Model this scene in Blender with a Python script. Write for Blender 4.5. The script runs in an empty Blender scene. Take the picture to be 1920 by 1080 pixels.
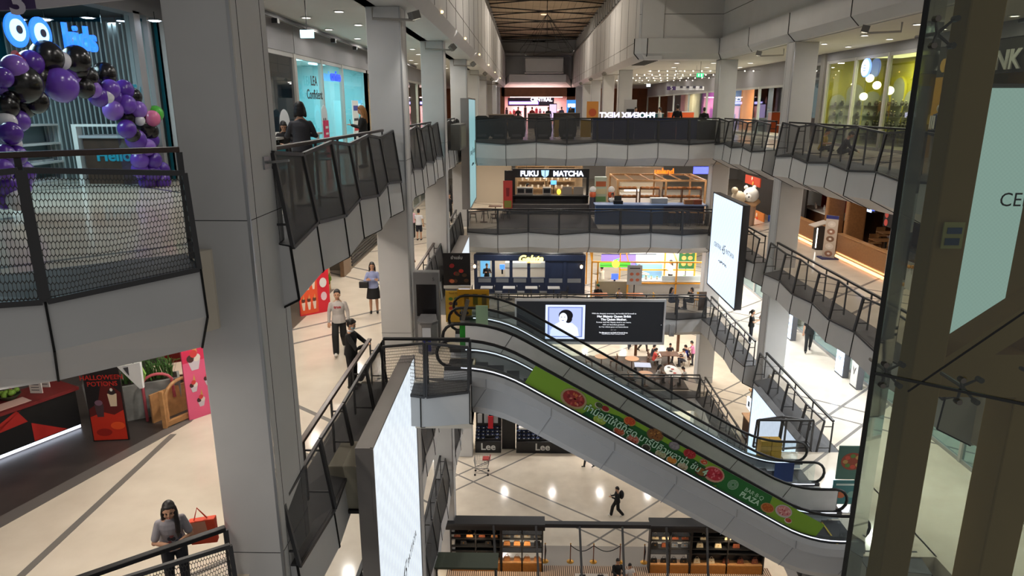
import bpy, bmesh, math, random
from mathutils import Vector, Matrix, Euler
random.seed(7)
S=bpy.context.scene
COL=S.collection
# ---------------- camera, world, exposure ----------------
PITCH=math.radians(14.875); YAW=math.radians(1.08); FPX=1280.; EYE=1.67
cam=bpy.data.cameras.new('camera'); cam.sensor_width=36.; cam.lens=FPX/1920*36.; cam.clip_start=.05; cam.clip_end=300
co=bpy.data.objects.new('camera',cam); COL.objects.link(co)
co.location=(0,0,EYE); co.rotation_euler=(math.pi/2-PITCH,0,YAW)
S.camera=co
S.view_settings.view_transform='Standard'; S.view_settings.look='None'
S.view_settings.exposure=0.2; S.view_settings.gamma=1.0
try: S.view_settings.use_curve_mapping=False
except Exception: pass
W=bpy.data.worlds.new('world'); S.world=W; W.use_nodes=True
W.node_tree.nodes['Background'].inputs[0].default_value=(1,.97,.93,1)
W.node_tree.nodes['Background'].inputs[1].default_value=.22
def arealight(name,loc,size,power,color=(1,1,1),rot=(0,0,0),sy=None,parent=None,spread=None):
    l=bpy.data.lights.new(name,'AREA'); l.energy=power; l.color=color
    if sy: l.shape='RECTANGLE'; l.size=size; l.size_y=sy
    else: l.shape='DISK'; l.size=size
    if spread: l.spread=math.radians(spread)
    o=bpy.data.objects.new(name,l); COL.objects.link(o); o.location=loc; o.rotation_euler=rot
    if parent: o.parent=parent; o.location=Vector(loc)-WL(parent)
    return o
WARM=(1,.87,.70); NEUT=(1,.94,.86); COOL=(.86,.93,1)

# ---------------- measuring helper: a pixel of the photograph to a point on a plane of the place ----------------
def at(u,v,X=None,Y=None,Z=None):
    a=(u-960)/FPX; b=-(v-540)/FPX
    cp,sp=math.cos(PITCH),math.sin(PITCH)
    x=a; y=cp+b*sp; z=-sp+b*cp
    c,s=math.cos(YAW),math.sin(YAW)
    d=Vector((c*x-s*y,s*x+c*y,z))
    t=X/d.x if X is not None else (Y/d.y if Y is not None else (Z-EYE)/d.z)
    return Vector((0,0,EYE))+d*t
# ---------------- objects ----------------
_wl={}
def WL(o):
    p=Vector((0,0,0))
    while o is not None:
        p=p+Vector(_wl.get(o.name,(0,0,0))); o=o.parent
    return p
def tag(o,label=None,cat=None,group=None,kind=None):
    if label: o['label']=label
    if cat: o['category']=cat
    if group: o['group']=group
    if kind: o['kind']=kind
    return o
def thing(name,label,cat,loc=(0,0,0),group=None,kind=None):
    o=bpy.data.objects.new(name,None); COL.objects.link(o); o.location=loc; o.empty_display_size=.1
    _wl[o.name]=tuple(loc)
    return tag(o,label,cat,group,kind)
def link(name,me,m,parent=None):
    o=bpy.data.objects.new(name,me); COL.objects.link(o)
    if m is not None:
        me.materials.clear(); me.materials.append(m)
    if parent is not None:
        o.parent=parent; off=WL(parent)
        if off.length>0: me.transform(Matrix.Translation(-off))
    return o
def dup(root,loc,rz=None,label=None,group=None,scale=None):
    r=root.copy(); COL.objects.link(r); r.location=loc; _wl[r.name]=tuple(loc)
    if rz is not None: r.rotation_euler=(0,0,rz)
    if scale: r.scale=(scale,)*3 if not isinstance(scale,tuple) else scale
    if label: r['label']=label
    if group: r['group']=group
    for ch in list(root.children):
        c=ch.copy(); COL.objects.link(c); c.parent=r
        for g in list(ch.children):
            d=g.copy(); COL.objects.link(d); d.parent=c
    return r
class MB:
    def __init__(s): s.v=[]; s.f=[]; s.uv={}
    def add(s,vs,fs):
        n=len(s.v); s.v+= [tuple(v) for v in vs]; s.f+=[tuple(n+i for i in f) for f in fs]; return s
    def box(s,x0,y0,z0,x1,y1,z1):
        x0,x1=min(x0,x1),max(x0,x1); y0,y1=min(y0,y1),max(y0,y1); z0,z1=min(z0,z1),max(z0,z1)
        return s.add([(x0,y0,z0),(x1,y0,z0),(x1,y1,z0),(x0,y1,z0),(x0,y0,z1),(x1,y0,z1),(x1,y1,z1),(x0,y1,z1)],
          [(0,3,2,1),(4,5,6,7),(0,1,5,4),(1,2,6,5),(2,3,7,6),(3,0,4,7)])
    def bar(s,p,q,w=.05,h=None,up=(0,0,1)):
        p=Vector(p); q=Vector(q); h=h or w; d=(q-p).normalized(); up=Vector(up)
        r=d.cross(up)
        if r.length<1e-3: r=d.cross(Vector((0,1,0)))
        r.normalize(); u=r.cross(d).normalized(); r=r*w/2; u=u*h/2
        return s.add([p-r-u,p+r-u,p+r+u,p-r+u,q-r-u,q+r-u,q+r+u,q-r+u],[(0,1,2,3),(7,6,5,4),(0,4,5,1),(1,5,6,2),(2,6,7,3),(3,7,4,0)])
    def slab(s,pts,z0,z1):
        n=len(pts); vs=[(p[0],p[1],z0) for p in pts]+[(p[0],p[1],z1) for p in pts]
        return s.add(vs,[tuple(range(n))[::-1],tuple(range(n,2*n))]+[(i,(i+1)%n,n+(i+1)%n,n+i) for i in range(n)])
    def prism(s,pts,off):
        off=Vector(off); n=len(pts); pts=[Vector(p) for p in pts]
        return s.add([tuple(p) for p in pts]+[tuple(p+off) for p in pts],[tuple(range(n)),tuple(range(2*n-1,n-1,-1))]+[(i,n+i,n+(i+1)%n,(i+1)%n) for i in range(n)])
    def quad(s,a,b,c,d): return s.add([a,b,c,d],[(0,1,2,3)])
    def tube(s,pts,r,n=8,cap=True):
        pts=[Vector(p) for p in pts]; k=len(pts); rs=r if isinstance(r,(list,tuple)) else [r]*k
        base=len(s.v); ref=None
        for i,p in enumerate(pts):
            d=(pts[min(i+1,k-1)]-pts[max(i-1,0)]).normalized()
            if ref is None:
                ref=d.cross(Vector((0,0,1)))
                if ref.length<1e-2: ref=d.cross(Vector((0,1,0)))
            a=(ref-d*ref.dot(d))
            if a.length<1e-4: a=d.orthogonal()
            a.normalize(); ref=a; b=d.cross(a)
            for j in range(n):
                t=2*math.pi*j/n; s.v.append(tuple(p+(a*math.cos(t)+b*math.sin(t))*rs[i]))
        for i in range(k-1):
            for j in range(n):
                s.f.append((base+i*n+j,base+i*n+(j+1)%n,base+(i+1)*n+(j+1)%n,base+(i+1)*n+j))
        if cap:
            s.f.append(tuple(base+j for j in range(n))[::-1]); s.f.append(tuple(base+(k-1)*n+j for j in range(n)))
        return s
    def lathe(s,prof,c=(0,0,0),n=16):
        base=len(s.v); k=len(prof)
        for r,z in prof:
            for j in range(n):
                t=2*math.pi*j/n; s.v.append((c[0]+r*math.cos(t),c[1]+r*math.sin(t),c[2]+z))
        for i in range(k-1):
            for j in range(n):
                s.f.append((base+i*n+j,base+i*n+(j+1)%n,base+(i+1)*n+(j+1)%n,base+(i+1)*n+j))
        s.f.append(tuple(base+j for j in range(n))[::-1]); s.f.append(tuple(base+(k-1)*n+j for j in range(n)))
        return s
    def ball(s,c,r,n=12,m=8,sc=(1,1,1)):
        base=len(s.v); c=Vector(c)
        s.v.append((c.x,c.y,c.z-r*sc[2]))
        for i in range(1,m):
            ph=-math.pi/2+math.pi*i/m
            for j in range(n):
                t=2*math.pi*j/n; s.v.append((c.x+r*sc[0]*math.cos(ph)*math.cos(t),c.y+r*sc[1]*math.cos(ph)*math.sin(t),c.z+r*sc[2]*math.sin(ph)))
        s.v.append((c.x,c.y,c.z+r*sc[2])); top=len(s.v)-1
        for j in range(n):
            s.f.append((base,base+1+(j+1)%n,base+1+j))
            s.f.append((top,base+1+(m-2)*n+j,base+1+(m-2)*n+(j+1)%n))
        for i in range(m-2):
            for j in range(n):
                a=base+1+i*n
                s.f.append((a+j,a+(j+1)%n,a+n+(j+1)%n,a+n+j))
        return s
    def mesh(s,name,smooth=False):
        me=bpy.data.meshes.new(name); me.from_pydata(s.v,[],s.f); me.update()
        bm=bmesh.new(); bm.from_mesh(me); bmesh.ops.recalc_face_normals(bm,faces=bm.faces); bm.to_mesh(me); bm.free()
        if smooth:
            for p in me.polygons: p.use_smooth=True
        return me
    def build(s,name,m,parent=None,smooth=False,bevel=0):
        me=s.mesh(name,smooth); o=link(name,me,m,parent)
        if bevel:
            b=o.modifiers.new('bevel','BEVEL'); b.width=bevel; b.segments=2; b.limit_method='ANGLE'
        return o
def box(name,m,a,b,parent=None,bevel=0): return MB().box(*a,*b).build(name,m,parent,bevel=bevel)
def st(o,label=None): o['kind']='structure'; return o

# ---------------- materials ----------------
_m={}
def mat(name,col,rough=.5,metal=0,emit=0,ecol=None,noise=0,nscale=8,alpha=1,bump=0,spec=.5):
    if name in _m: return _m[name]
    m=bpy.data.materials.new(name); m.use_nodes=True; nt=m.node_tree; N=nt.nodes; b=N['Principled BSDF']
    c=(*col,1)
    b.inputs['Base Color'].default_value=c; b.inputs['Roughness'].default_value=rough; b.inputs['Metallic'].default_value=metal
    b.inputs['Specular IOR Level'].default_value=spec
    if emit:
        b.inputs['Emission Color'].default_value=(*(ecol or col),1); b.inputs['Emission Strength'].default_value=emit
    if noise or bump:
        tc=N.new('ShaderNodeTexCoord'); nz=N.new('ShaderNodeTexNoise'); nz.inputs['Scale'].default_value=nscale; nz.inputs['Detail'].default_value=4
        nt.links.new(tc.outputs['Object'],nz.inputs['Vector'])
        if noise:
            r=N.new('ShaderNodeValToRGB'); nt.links.new(nz.outputs['Fac'],r.inputs['Fac'])
            r.color_ramp.elements[0].position=.3; r.color_ramp.elements[1].position=.7
            r.color_ramp.elements[0].color=(*[x*(1-noise) for x in col],1); r.color_ramp.elements[1].color=(*[min(1,x*(1+noise)) for x in col],1)
            nt.links.new(r.outputs[0],b.inputs['Base Color'])
        if bump:
            bp=N.new('ShaderNodeBump'); bp.inputs['Strength'].default_value=bump; bp.inputs['Distance'].default_value=.01
            nt.links.new(nz.outputs['Fac'],bp.inputs['Height']); nt.links.new(bp.outputs[0],b.inputs['Normal'])
    _m[name]=m; 
    return m
def rnd_mat(col,rough=.6,**k):
    return mat('paint_%02x%02x%02x_%s'%(*[int(255*min(1,c)) for c in col],str(rough)+str(sorted(k.items()))),col,rough,**k)
def s2l(r,g,b):
    f=lambda c:(c/255/12.92) if c/255<=.04045 else ((c/255+.055)/1.055)**2.4
    return (f(r),f(g),f(b))
def C(r,g,b,rough=.6,**k): return rnd_mat(s2l(r,g,b),rough,**k)
def G(r,g,b,e=1.0,name=None):    # lamps, screens and lit signs
    c=s2l(r,g,b); return mat(name or 'glow_%d_%d_%d_%s'%(r,g,b,e),c,.4,emit=e,ecol=c)
def glass(name,tint=(.9,.95,.95),mix=.12,rough=.02):
    if name in _m: return _m[name]
    m=bpy.data.materials.new(name); m.use_nodes=True; nt=m.node_tree; N=nt.nodes
    for n in list(N):
        if n.type!='OUTPUT_MATERIAL': N.remove(n)
    out=[n for n in N if n.type=='OUTPUT_MATERIAL'][0]
    t=N.new('ShaderNodeBsdfTransparent'); t.inputs[0].default_value=(*tint,1)
    g=N.new('ShaderNodeBsdfGlossy'); g.inputs['Roughness'].default_value=rough; g.inputs[0].default_value=(.9,.95,1,1)
    f=N.new('ShaderNodeFresnel'); f.inputs[0].default_value=1.45
    ma=N.new('ShaderNodeMath'); ma.operation='MULTIPLY_ADD'; ma.inputs[1].default_value=1; ma.inputs[2].default_value=mix*.3; ma.use_clamp=True
    gm=N.new('ShaderNodeNewGeometry'); iv=N.new('ShaderNodeMath'); iv.operation='SUBTRACT'; iv.inputs[0].default_value=1; nt.links.new(gm.outputs['Backfacing'],iv.inputs[1])
    mm=N.new('ShaderNodeMath'); mm.operation='MULTIPLY'; nt.links.new(f.outputs[0],ma.inputs[0])
    mx=N.new('ShaderNodeMixShader'); nt.links.new(ma.outputs[0],mm.inputs[0]); nt.links.new(iv.outputs[0],mm.inputs[1]); nt.links.new(mm.outputs[0],mx.inputs[0]); nt.links.new(t.outputs[0],mx.inputs[1]); nt.links.new(g.outputs[0],mx.inputs[2])
    nt.links.new(mx.outputs[0],out.inputs[0]); _m[name]=m; return m
def meshmat(name,col,fill,pattern=False):
    """expanded metal sheet: openings cut by the pattern, or an even open share when too fine to see"""
    if name in _m: return _m[name]
    m=bpy.data.materials.new(name); m.use_nodes=True; nt=m.node_tree; N=nt.nodes; b=N['Principled BSDF']; out=[n for n in N if n.type=='OUTPUT_MATERIAL'][0]
    b.inputs['Base Color'].default_value=(*col,1); b.inputs['Roughness'].default_value=.55; b.inputs['Metallic'].default_value=.3
    t=N.new('ShaderNodeBsdfTransparent'); mx=N.new('ShaderNodeMixShader')
    if pattern:
        uv=N.new('ShaderNodeUVMap'); sx=N.new('ShaderNodeSeparateXYZ'); nt.links.new(uv.outputs[0],sx.inputs[0])
        def Q(op,a,c=None,d=None):
            n=N.new('ShaderNodeMath'); n.operation=op
            for i,v in enumerate((a,c,d)):
                if v is None: continue
                if hasattr(v,'type'): nt.links.new(v,n.inputs[i])
                else: n.inputs[i].default_value=v
            return n.outputs[0]
        X=Q('DIVIDE',sx.outputs[0],.033); Y=Q('DIVIDE',sx.outputs[1],.078); r3=1.7320508
        ax=Q('SUBTRACT',Q('FLOORED_MODULO',X,1.),.5); ay=Q('SUBTRACT',Q('FLOORED_MODULO',Y,r3),r3/2)
        bx=Q('SUBTRACT',Q('FLOORED_MODULO',Q('SUBTRACT',X,.5),1.),.5); by=Q('SUBTRACT',Q('FLOORED_MODULO',Q('SUBTRACT',Y,r3/2),r3),r3/2)
        da=Q('ADD',Q('MULTIPLY',ax,ax),Q('MULTIPLY',ay,ay)); db=Q('ADD',Q('MULTIPLY',bx,bx),Q('MULTIPLY',by,by)); sel=Q('LESS_THAN',da,db)
        gx=Q('ADD',bx,Q('MULTIPLY',sel,Q('SUBTRACT',ax,bx))); gy=Q('ADD',by,Q('MULTIPLY',sel,Q('SUBTRACT',ay,by)))
        gx=Q('ABSOLUTE',gx); gy=Q('ABSOLUTE',gy)
        hd=Q('MAXIMUM',gx,Q('ADD',Q('MULTIPLY',gx,.5),Q('MULTIPLY',gy,.8660254)))
        nt.links.new(Q('GREATER_THAN',hd,.5-fill),mx.inputs[0])
    else: mx.inputs[0].default_value=fill
    nt.links.new(t.outputs[0],mx.inputs[1]); nt.links.new(b.outputs[0],mx.inputs[2]); nt.links.new(mx.outputs[0],out.inputs[0])
    _m[name]=m; return m
def floormat():
    m=bpy.data.materials.new('polished_terrazzo'); m.use_nodes=True; nt=m.node_tree; N=nt.nodes; b=N['Principled BSDF']; L=nt.links.new
    g=N.new('ShaderNodeNewGeometry'); sx=N.new('ShaderNodeSeparateXYZ'); L(g.outputs['Position'],sx.inputs[0])
    def M(op,a,c=None,d=None):
        n=N.new('ShaderNodeMath'); n.operation=op
        for i,v in enumerate((a,c,d)):
            if v is None: continue
            if hasattr(v,'type'): L(v,n.inputs[i])
            else: n.inputs[i].default_value=v
        return n.outputs[0]
    x,y=sx.outputs[0],sx.outputs[1]
    def fam(ax,ay,per,off,off2):
        d=M('ADD',M('MULTIPLY',x,ax),M('MULTIPLY',y,ay))
        r=None
        for o in (off,off2):
            f=M('FRACT',M('DIVIDE',M('ADD',d,o),per)); l=M('LESS_THAN',f,.11/per)
            r=l if r is None else M('MAXIMUM',r,l)
        return r
    l=M('MAXIMUM',fam(.69,-.72,9.2,17.05,18.2),fam(.61,.79,9.2,-26.06,-24.9))
    nz=N.new('ShaderNodeTexNoise'); nz.inputs['Scale'].default_value=1.3; nz.inputs['Detail'].default_value=6; L(g.outputs['Position'],nz.inputs['Vector'])
    r=N.new('ShaderNodeValToRGB'); L(nz.outputs['Fac'],r.inputs['Fac'])
    r.color_ramp.elements[0].position=.25; r.color_ramp.elements[1].position=.75
    r.color_ramp.elements[0].color=(*s2l(205,194,178),1); r.color_ramp.elements[1].color=(*s2l(222,212,196),1)
    mx=N.new('ShaderNodeMix'); mx.data_type='RGBA'; L(l,mx.inputs['Factor']); L(r.outputs[0],mx.inputs[6]); mx.inputs[7].default_value=(*s2l(128,124,120),1)
    L(mx.outputs[2],b.inputs['Base Color']); b.inputs['Roughness'].default_value=.13; b.inputs['Specular IOR Level'].default_value=.36
    return m
FLOOR=floormat()
WALL=mat('off_white_cladding',s2l(195,195,195),.55,noise=.03,nscale=1.5)
SOFF=mat('white_soffit_board',s2l(190,186,180),.7,noise=.02,nscale=2)
BLK=mat('black_metal',s2l(28,28,30),.45,metal=.3)
RAILM=mat('dark_frame_metal',s2l(62,62,64),.45,metal=.4)
WOODR=mat('dark_wood_handrail',s2l(58,38,30),.35,noise=.2,nscale=20)
JOINT=mat('black_joint',(.006,.006,.006),.9)
STEEL=mat('brushed_steel',s2l(170,172,175),.32,metal=.9)
CHROME=mat('bright_chrome',s2l(225,228,232),.15,metal=1)
MESHN=meshmat('expanded_metal_near',s2l(66,64,62),.075,True)
MESHD=meshmat('expanded_metal_dense',s2l(46,45,45),.90)
MESHM=meshmat('expanded_metal_medium',s2l(60,60,62),.70)
MESHL=meshmat('expanded_metal_light',s2l(84,82,80),.40)
GLASS=glass('clear_glass'); 
DARK=mat('dark_shop_interior',s2l(30,28,28),.6,noise=.2,nscale=3)
# ---------------- text ----------------
TMP=bpy.data.scenes.new('workbench')
def TMPD():
    vl=TMP.view_layers[0]; vl.update(); return vl.depsgraph
def text(name,body,size,loc,right,up,m,parent=None,extrude=.01,align='CENTER',shear=0,bold=0,squash=1):
    cu=bpy.data.curves.new(name,'FONT'); cu.body=body; cu.size=size; cu.extrude=extrude; cu.align_x=align; cu.align_y='CENTER'; cu.shear=shear; cu.offset=bold; cu.resolution_u=3
    t=bpy.data.objects.new(name,cu); TMP.collection.objects.link(t); dg=TMPD(); me=bpy.data.meshes.new_from_object(t.evaluated_get(dg))
    bpy.data.objects.remove(t); 
    R=Vector(right).normalized(); U=Vector(up); U=(U-R*U.dot(R)).normalized(); Nn=R.cross(U)
    M=Matrix(((R.x*squash,U.x,Nn.x,loc[0]),(R.y*squash,U.y,Nn.y,loc[1]),(R.z*squash,U.z,Nn.z,loc[2]),(0,0,0,1)))
    me.transform(M); return link(name,me,m,parent)
# ---------------- the building ----------------
LV={5:0.,4:-4.6,3:-9.2,2:-13.8,1:-18.4}
XL,XR=-3.55,9.95           # edges of the atrium void
YB=35.5                    # front edge of the cross galleries
diag=[(-9.4,3.0),(-4.92,6.70),(-3.80,7.52),(XL,7.9)]
for lv in (5,4,3,2):
    z=LV[lv]; zt=z-1.2
    st(MB().slab([(-18,3.0)]+[(a-.25,b+.12) for a,b in diag]+[(XL-.35,YB+.3),(XL-.35,96),(-18,96)],zt+(.2 if lv==5 else 0),z-.002).build('floor',FLOOR))
    if lv==5:
        st(MB().slab([(XL-.35,YB+.3),(22,YB+.3),(22,96),(XL-.35,96)],zt,z-.002).build('floor',FLOOR))
    else:
        st(MB().slab([(XL-.35,YB+.3),(22,YB+.3),(22,70),(XL-.35,70)],zt,z-.002).build('floor',FLOOR))
    st(MB().slab([(XR+.35,9),(22,9),(22,YB+.3),(XR+.35,YB+.3)],zt,z-.002).build('floor',FLOOR))
st(MB().slab([(-18,3),(22,3),(22,70),(-18,70)],LV[1]-.4,LV[1]-.002).build('floor',FLOOR))
# atrium landing of the escalators on level 4 and level 3
st(MB().slab([(XL-.4,14.95),(-1.25,14.95),(-1.25,20.3),(XL-.4,20.3)],LV[4]-1.2,LV[4]-.002).build('floor',FLOOR))
st(MB().slab([(8.3,14.95),(XR+.4,14.95),(XR+.4,20.3),(8.3,20.3)],LV[3]-1.2,LV[3]-.002).build('floor',FLOOR))

# gallery edges: folded fascia below, mesh railing above
tn=[0]
def fascia(p0,p1,z,n,out,par,label=None,h=1.3,fold=.63,bo=-.55):
    p0=Vector((*p0,0)); p1=Vector((*p1,0)); o=Vector((*out,0)).normalized()
    mb=MB(); js=[]; rows=[]
    for i in range(n+1):
        odd=(i+par)%2; b=p0.lerp(p1,i/n); k=.43 if odd else .37
        zb=z-(.16 if odd else .05)
        rows.append([b+o*-.32+Vector((0,0,z-.004)), b+o*(k-.03)+Vector((0,0,zb+.02)), b+o*(k+.03)+Vector((0,0,z-h*fold-(.07 if odd else 0))), b+o*(bo+(.18 if odd else 0))+Vector((0,0,z-h)), b+o*-.9+Vector((0,0,z-h+.05))])
    sb=MB()
    for i in range(n):
        a,b=rows[i],rows[i+1]
        for r in range(1,4): mb.add([a[r],b[r],b[r+1],a[r+1]],[(0,1,2,3)])
        up=Vector((0,0,.012)); sb.add([a[0]+up,b[0]+up,b[1]+up,a[1]+up,a[0]-up,b[0]-up,b[1]-up,a[1]-up],[(0,1,2,3),(7,6,5,4),(0,4,5,1),(1,5,6,2),(2,6,7,3),(3,7,4,0)])
    mb.add(rows[0],[(0,1,2,3,4)]); mb.add(rows[-1],[(4,3,2,1,0)])
    tn[0]+=1; f=mb.build('trim_%d'%tn[0],WALL); st(f); sb.build('sill',C(70,70,72),f)
    jb=MB()
    for i in range(n+1):
        r=rows[i]
        jb.bar(r[1]+o*.004,r[2]+o*.004,.022,.03,up=o); jb.bar(r[2]+o*.004,r[3]+o*.004,.022,.03,up=o)
    j=jb.build('panel_joint',JOINT,f)
    return rows
def sheet(a,b,c,d,m,parent,name='mesh_sheet'):
    a,b,c,d=map(Vector,(a,b,c,d)); w=(b-a).length; h=(d-a).length
    nrm=(b-a).cross(d-a).normalized()*.006
    me=bpy.data.meshes.new(name); me.from_pydata([a,b,c,d],[],[(0,1,2,3)]); u=me.uv_layers.new(name='UVMap')
    for k,t in enumerate(((0,0),(w,0),(w,h),(0,h))): u.data[k].uv=t
    return link(name,me,m,parent)
def railing(p0,p1,z,n,out,par,label,m=None,railz=1.1,wood=False,posts=True,top=1.0):
    m=m or MESHD
    p0=Vector((*p0,z)); p1=Vector((*p1,z)); o=Vector((*out,0)).normalized(); d=(p1-p0).normalized()
    T=thing('gallery_railing',label,'railing',tuple(p0.lerp(p1,.5)))
    MB().bar(p0+Vector((0,0,railz)),p1+Vector((0,0,railz)),.09,.06).build('handrail',WOODR if wood else BLK,T,bevel=.01)
    V=[]
    for i in range(n+1):
        odd=(i+par)%2; b=p0.lerp(p1,i/n); k=.43 if odd else .37
        V.append((b+o*(.22 if not odd else .27)+Vector((0,0,top+(.09 if odd else -.02))), b+o*k+Vector((0,0,-(.16 if odd else .05)))))
        if posts:
            pm=MB().bar(b+Vector((0,0,0)),b+Vector((0,0,railz-.03)),.06,.03,up=o)
            for t in (.25,.85):
                q=V[-1][1].lerp(V[-1][0],t); pm.bar(Vector((b.x,b.y,q.z)),q,.02,.03)
            pm.build('post',RAILM,T)
    for i in range(n):
        a,b=V[i],V[i+1]; g=d*.02
        TL,TR,BR,BL=a[0]+g,b[0]-g,b[1]-g,a[1]+g
        fr=MB()
        for q,w in ((TL,TR),(TR,BR),(BR,BL),(BL,TL)): fr.bar(q,w,.055,.05,up=o)
        f=fr.build('panel_frame',RAILM,T)
        sheet(BL,BR,TR,TL,m,f)
    return T
def edge(p0,p1,lv,n,out,par,label,m=None,fk={},**k):
    z=LV[lv]; fascia(p0,p1,z,n,out,par,**fk); return railing(p0,p1,z,n,out,par,label,m,**k)
nm={5:'top',4:'fourth floor',3:'third floor',2:'second floor'}
E_=(1,0); Wn=(-1,0)
# left front, diagonal
edge((-7.2,4.83),(-3.78,7.52),5,3,(.62,-.78),1,'dark mesh railing at the far left, in front of the balloon arch',MESHN,railz=1.22,wood=True,fk=dict(h=1.08,fold=.545,bo=-.05))
edge((-7.2,4.83),(-3.78,7.52),4,3,(.62,-.78),1,'dark mesh railing at the bottom left where the woman with the orange bag leans',MESHN)
# left side
edge((XL,8.95),(XL,17.3),5,6,E_,1,'dark zigzag mesh railing behind which the woman in the grey jacket stands',MESHD,wood=True)
edge((XL,18.4),(XL,26.2),5,6,E_,1,'dark zigzag mesh railing between the second and third left pillars, upper floor')
edge((XL,27.3),(XL,YB-.4),5,5,E_,1,'dark mesh railing with a grey box, at the left end of the upper cross gallery')
fascia((XL,8.3),(XL,14.8),LV[4],4,E_,0)
railing((XL,8.3),(XL,14.8),LV[4],4,E_,0,'mesh railing with brown handrail beside the masked woman in black',MESHM,wood=True)
edge((XL,20.4),(XL,26.2),4,4,E_,1,'dark mesh railing with brown handrail behind the ticket machine',MESHD,wood=True)
edge((XL,27.3),(XL,YB-.4),4,5,E_,1,'dark mesh railing left of the cross gallery, one floor below the balcony box')
for lv,w in ((3,'third floor'),(2,'second floor')):
    edge((XL,8.3),(XL,17.35),lv,6,E_,0,'dark mesh railing on the left side, %s, behind the big white screen'%w,MESHD)
    edge((XL,18.4),(XL,26.2),lv,5,E_,1,'dark mesh railing with slanted handrail, %s, right of the big white screen'%w,MESHM)
    edge((XL,27.3),(XL,YB-.4),lv,5,E_,1,'dark mesh railing on the left side, %s, near the shopping cart pillar'%w,MESHM)
# cross galleries
edge((-2.5,YB),(9.75,YB),5,8,(0,-1),0,'long dark railing across the upper gallery in front of the blue banner',MESHM)
edge((-3.0,YB),(9.75,YB),4,8,(0,-1),0,'long dark railing across the middle gallery below the matcha cafe',MESHM)
edge((-3.0,YB),(9.75,YB),3,8,(0,-1),0,'dark railing across the lower gallery behind the black memorial screen',MESHM)
edge((-3.0,YB),(9.75,YB),2,8,(0,-1),0,'thin dark railing in front of the open cafe seating',MESHL)
# right side
for lv,m,k in ((5,MESHM,{}),(4,MESHL,{}),(3,MESHL,{}),(2,MESHL,{})):
    y0={5:14.5,4:14.5,3:20.3,2:12.5}[lv]
    edge((XR,26.6),(XR,y0),lv,int((26.6-y0)/1.5+.5),Wn,1,'dark railing along the right gallery nearer than the white screen, %s'%nm[lv],m)
    edge((XR,YB-.3),(XR,28.0),lv,5,Wn,1,'dark railing along the right gallery beyond the corner pillar, %s'%nm[lv],m)
# landing railings
z4=LV[4]
fascia((XL+.05,14.85),(-1.25,14.85),z4,2,(0,-1),0)
railing((XL+.3,14.85),(-1.25,14.85),z4,2,(0,-1),0,'short mesh railing at the top of the escalators, under a black handrail',MESHN)
fascia((8.4,14.85),(XR,14.85),LV[3],1,(0,-1),0)
railing((9.35,20.35),(7.6,20.35),LV[3],2,(0,1),0,'short railing with wide black top behind the foot of the escalators',MESHL)
# ---------------- pillars ----------------
def pillar(x0,y0,x1,y1,z0,z1,seams=True):
    mb=MB().box(x0,y0,z0,x1,y1,z1); p=mb.build('pillar',WALL,None,bevel=.02); st(p)
    g=MB()
    for z in (0.35,-4.25,-8.85,-13.45):
        if z0<z<z1: g.box(x0-.002,y0-.003,z-.008,x1+.003,y1,z+.0)
    xx=(x1-.0 if x0<0 else x0)
    s=.003 if x0<0 else -.003
    for f in (.18,.82):
        yy=y0+(y1-y0)*f; g.box(xx-s,yy-.004,z0,xx+s,yy+.004,z1-.02)
    if g.f: g.build('panel_joint',JOINT,p)
    MB().box(x1-.03 if x0<0 else x0-.006,y0-.006,z0,x1+.006 if x0<0 else x0+.03,y0+.03,z1-.01).build('corner_strip',STEEL,p)
    return p
pillar(-4.07,8.07,-3.30,9.2,LV[1],4.0)
PYS=[17.5,26.35,36.5]
for y in PYS: pillar(-3.86,y,-3.03,y+.85,LV[1],4.0)
for y in (27.0,37.0): pillar(10.0,y,10.9,y+.85,LV[1],4.0)
for y in (47,56.5,66.5,76.5,86.5):
    pillar(-3.9,y,-3.1,y+.8,0,4.0); pillar(6.15,y,7.05,y+.8,0,4.0)
# ---------------- upper void: walls, soffits, ceiling ----------------
def wall(name,m,a,b): return st(box(name,m,a,b))
zc=4.0
# left upper wall with chamfered soffit
st(MB().prism([(-2.5,6,4.35),(-2.7,6,4.0),(-3.9,6,4.0),(-3.9,6,10),(-3.1,6,10),(-3.1,6,8.6),(-2.5,6,7.9)],(0,86.5,0)).build('wall_left_upper',WALL))
st(MB().prism([(5.9,37,4.35),(6.1,37,4.0),(7.0,37,4.0),(7.0,37,10),(6.4,37,10),(6.4,37,8.6),(5.9,37,7.9)],(0,55.5,0)).build('wall_right_upper',WALL))
st(MB().box(-3.6,92,4.0,6.9,92.3,10.2).build('wall_far',WALL))
gs=MB(); 
for y in range(8,92,3): gs.box(-2.503,y,4.36,-2.49,y+.02,7.85)
for y in range(39,92,3): gs.box(5.89,y,4.36,5.903,y+.02,7.85)
for z in (5.0,): gs.box(-2.503,6,z,-2.492,92,z+.015); gs.box(5.892,37,z,5.903,92,z+.015)
st(gs.build('wall_panel_joints',JOINT))
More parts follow.
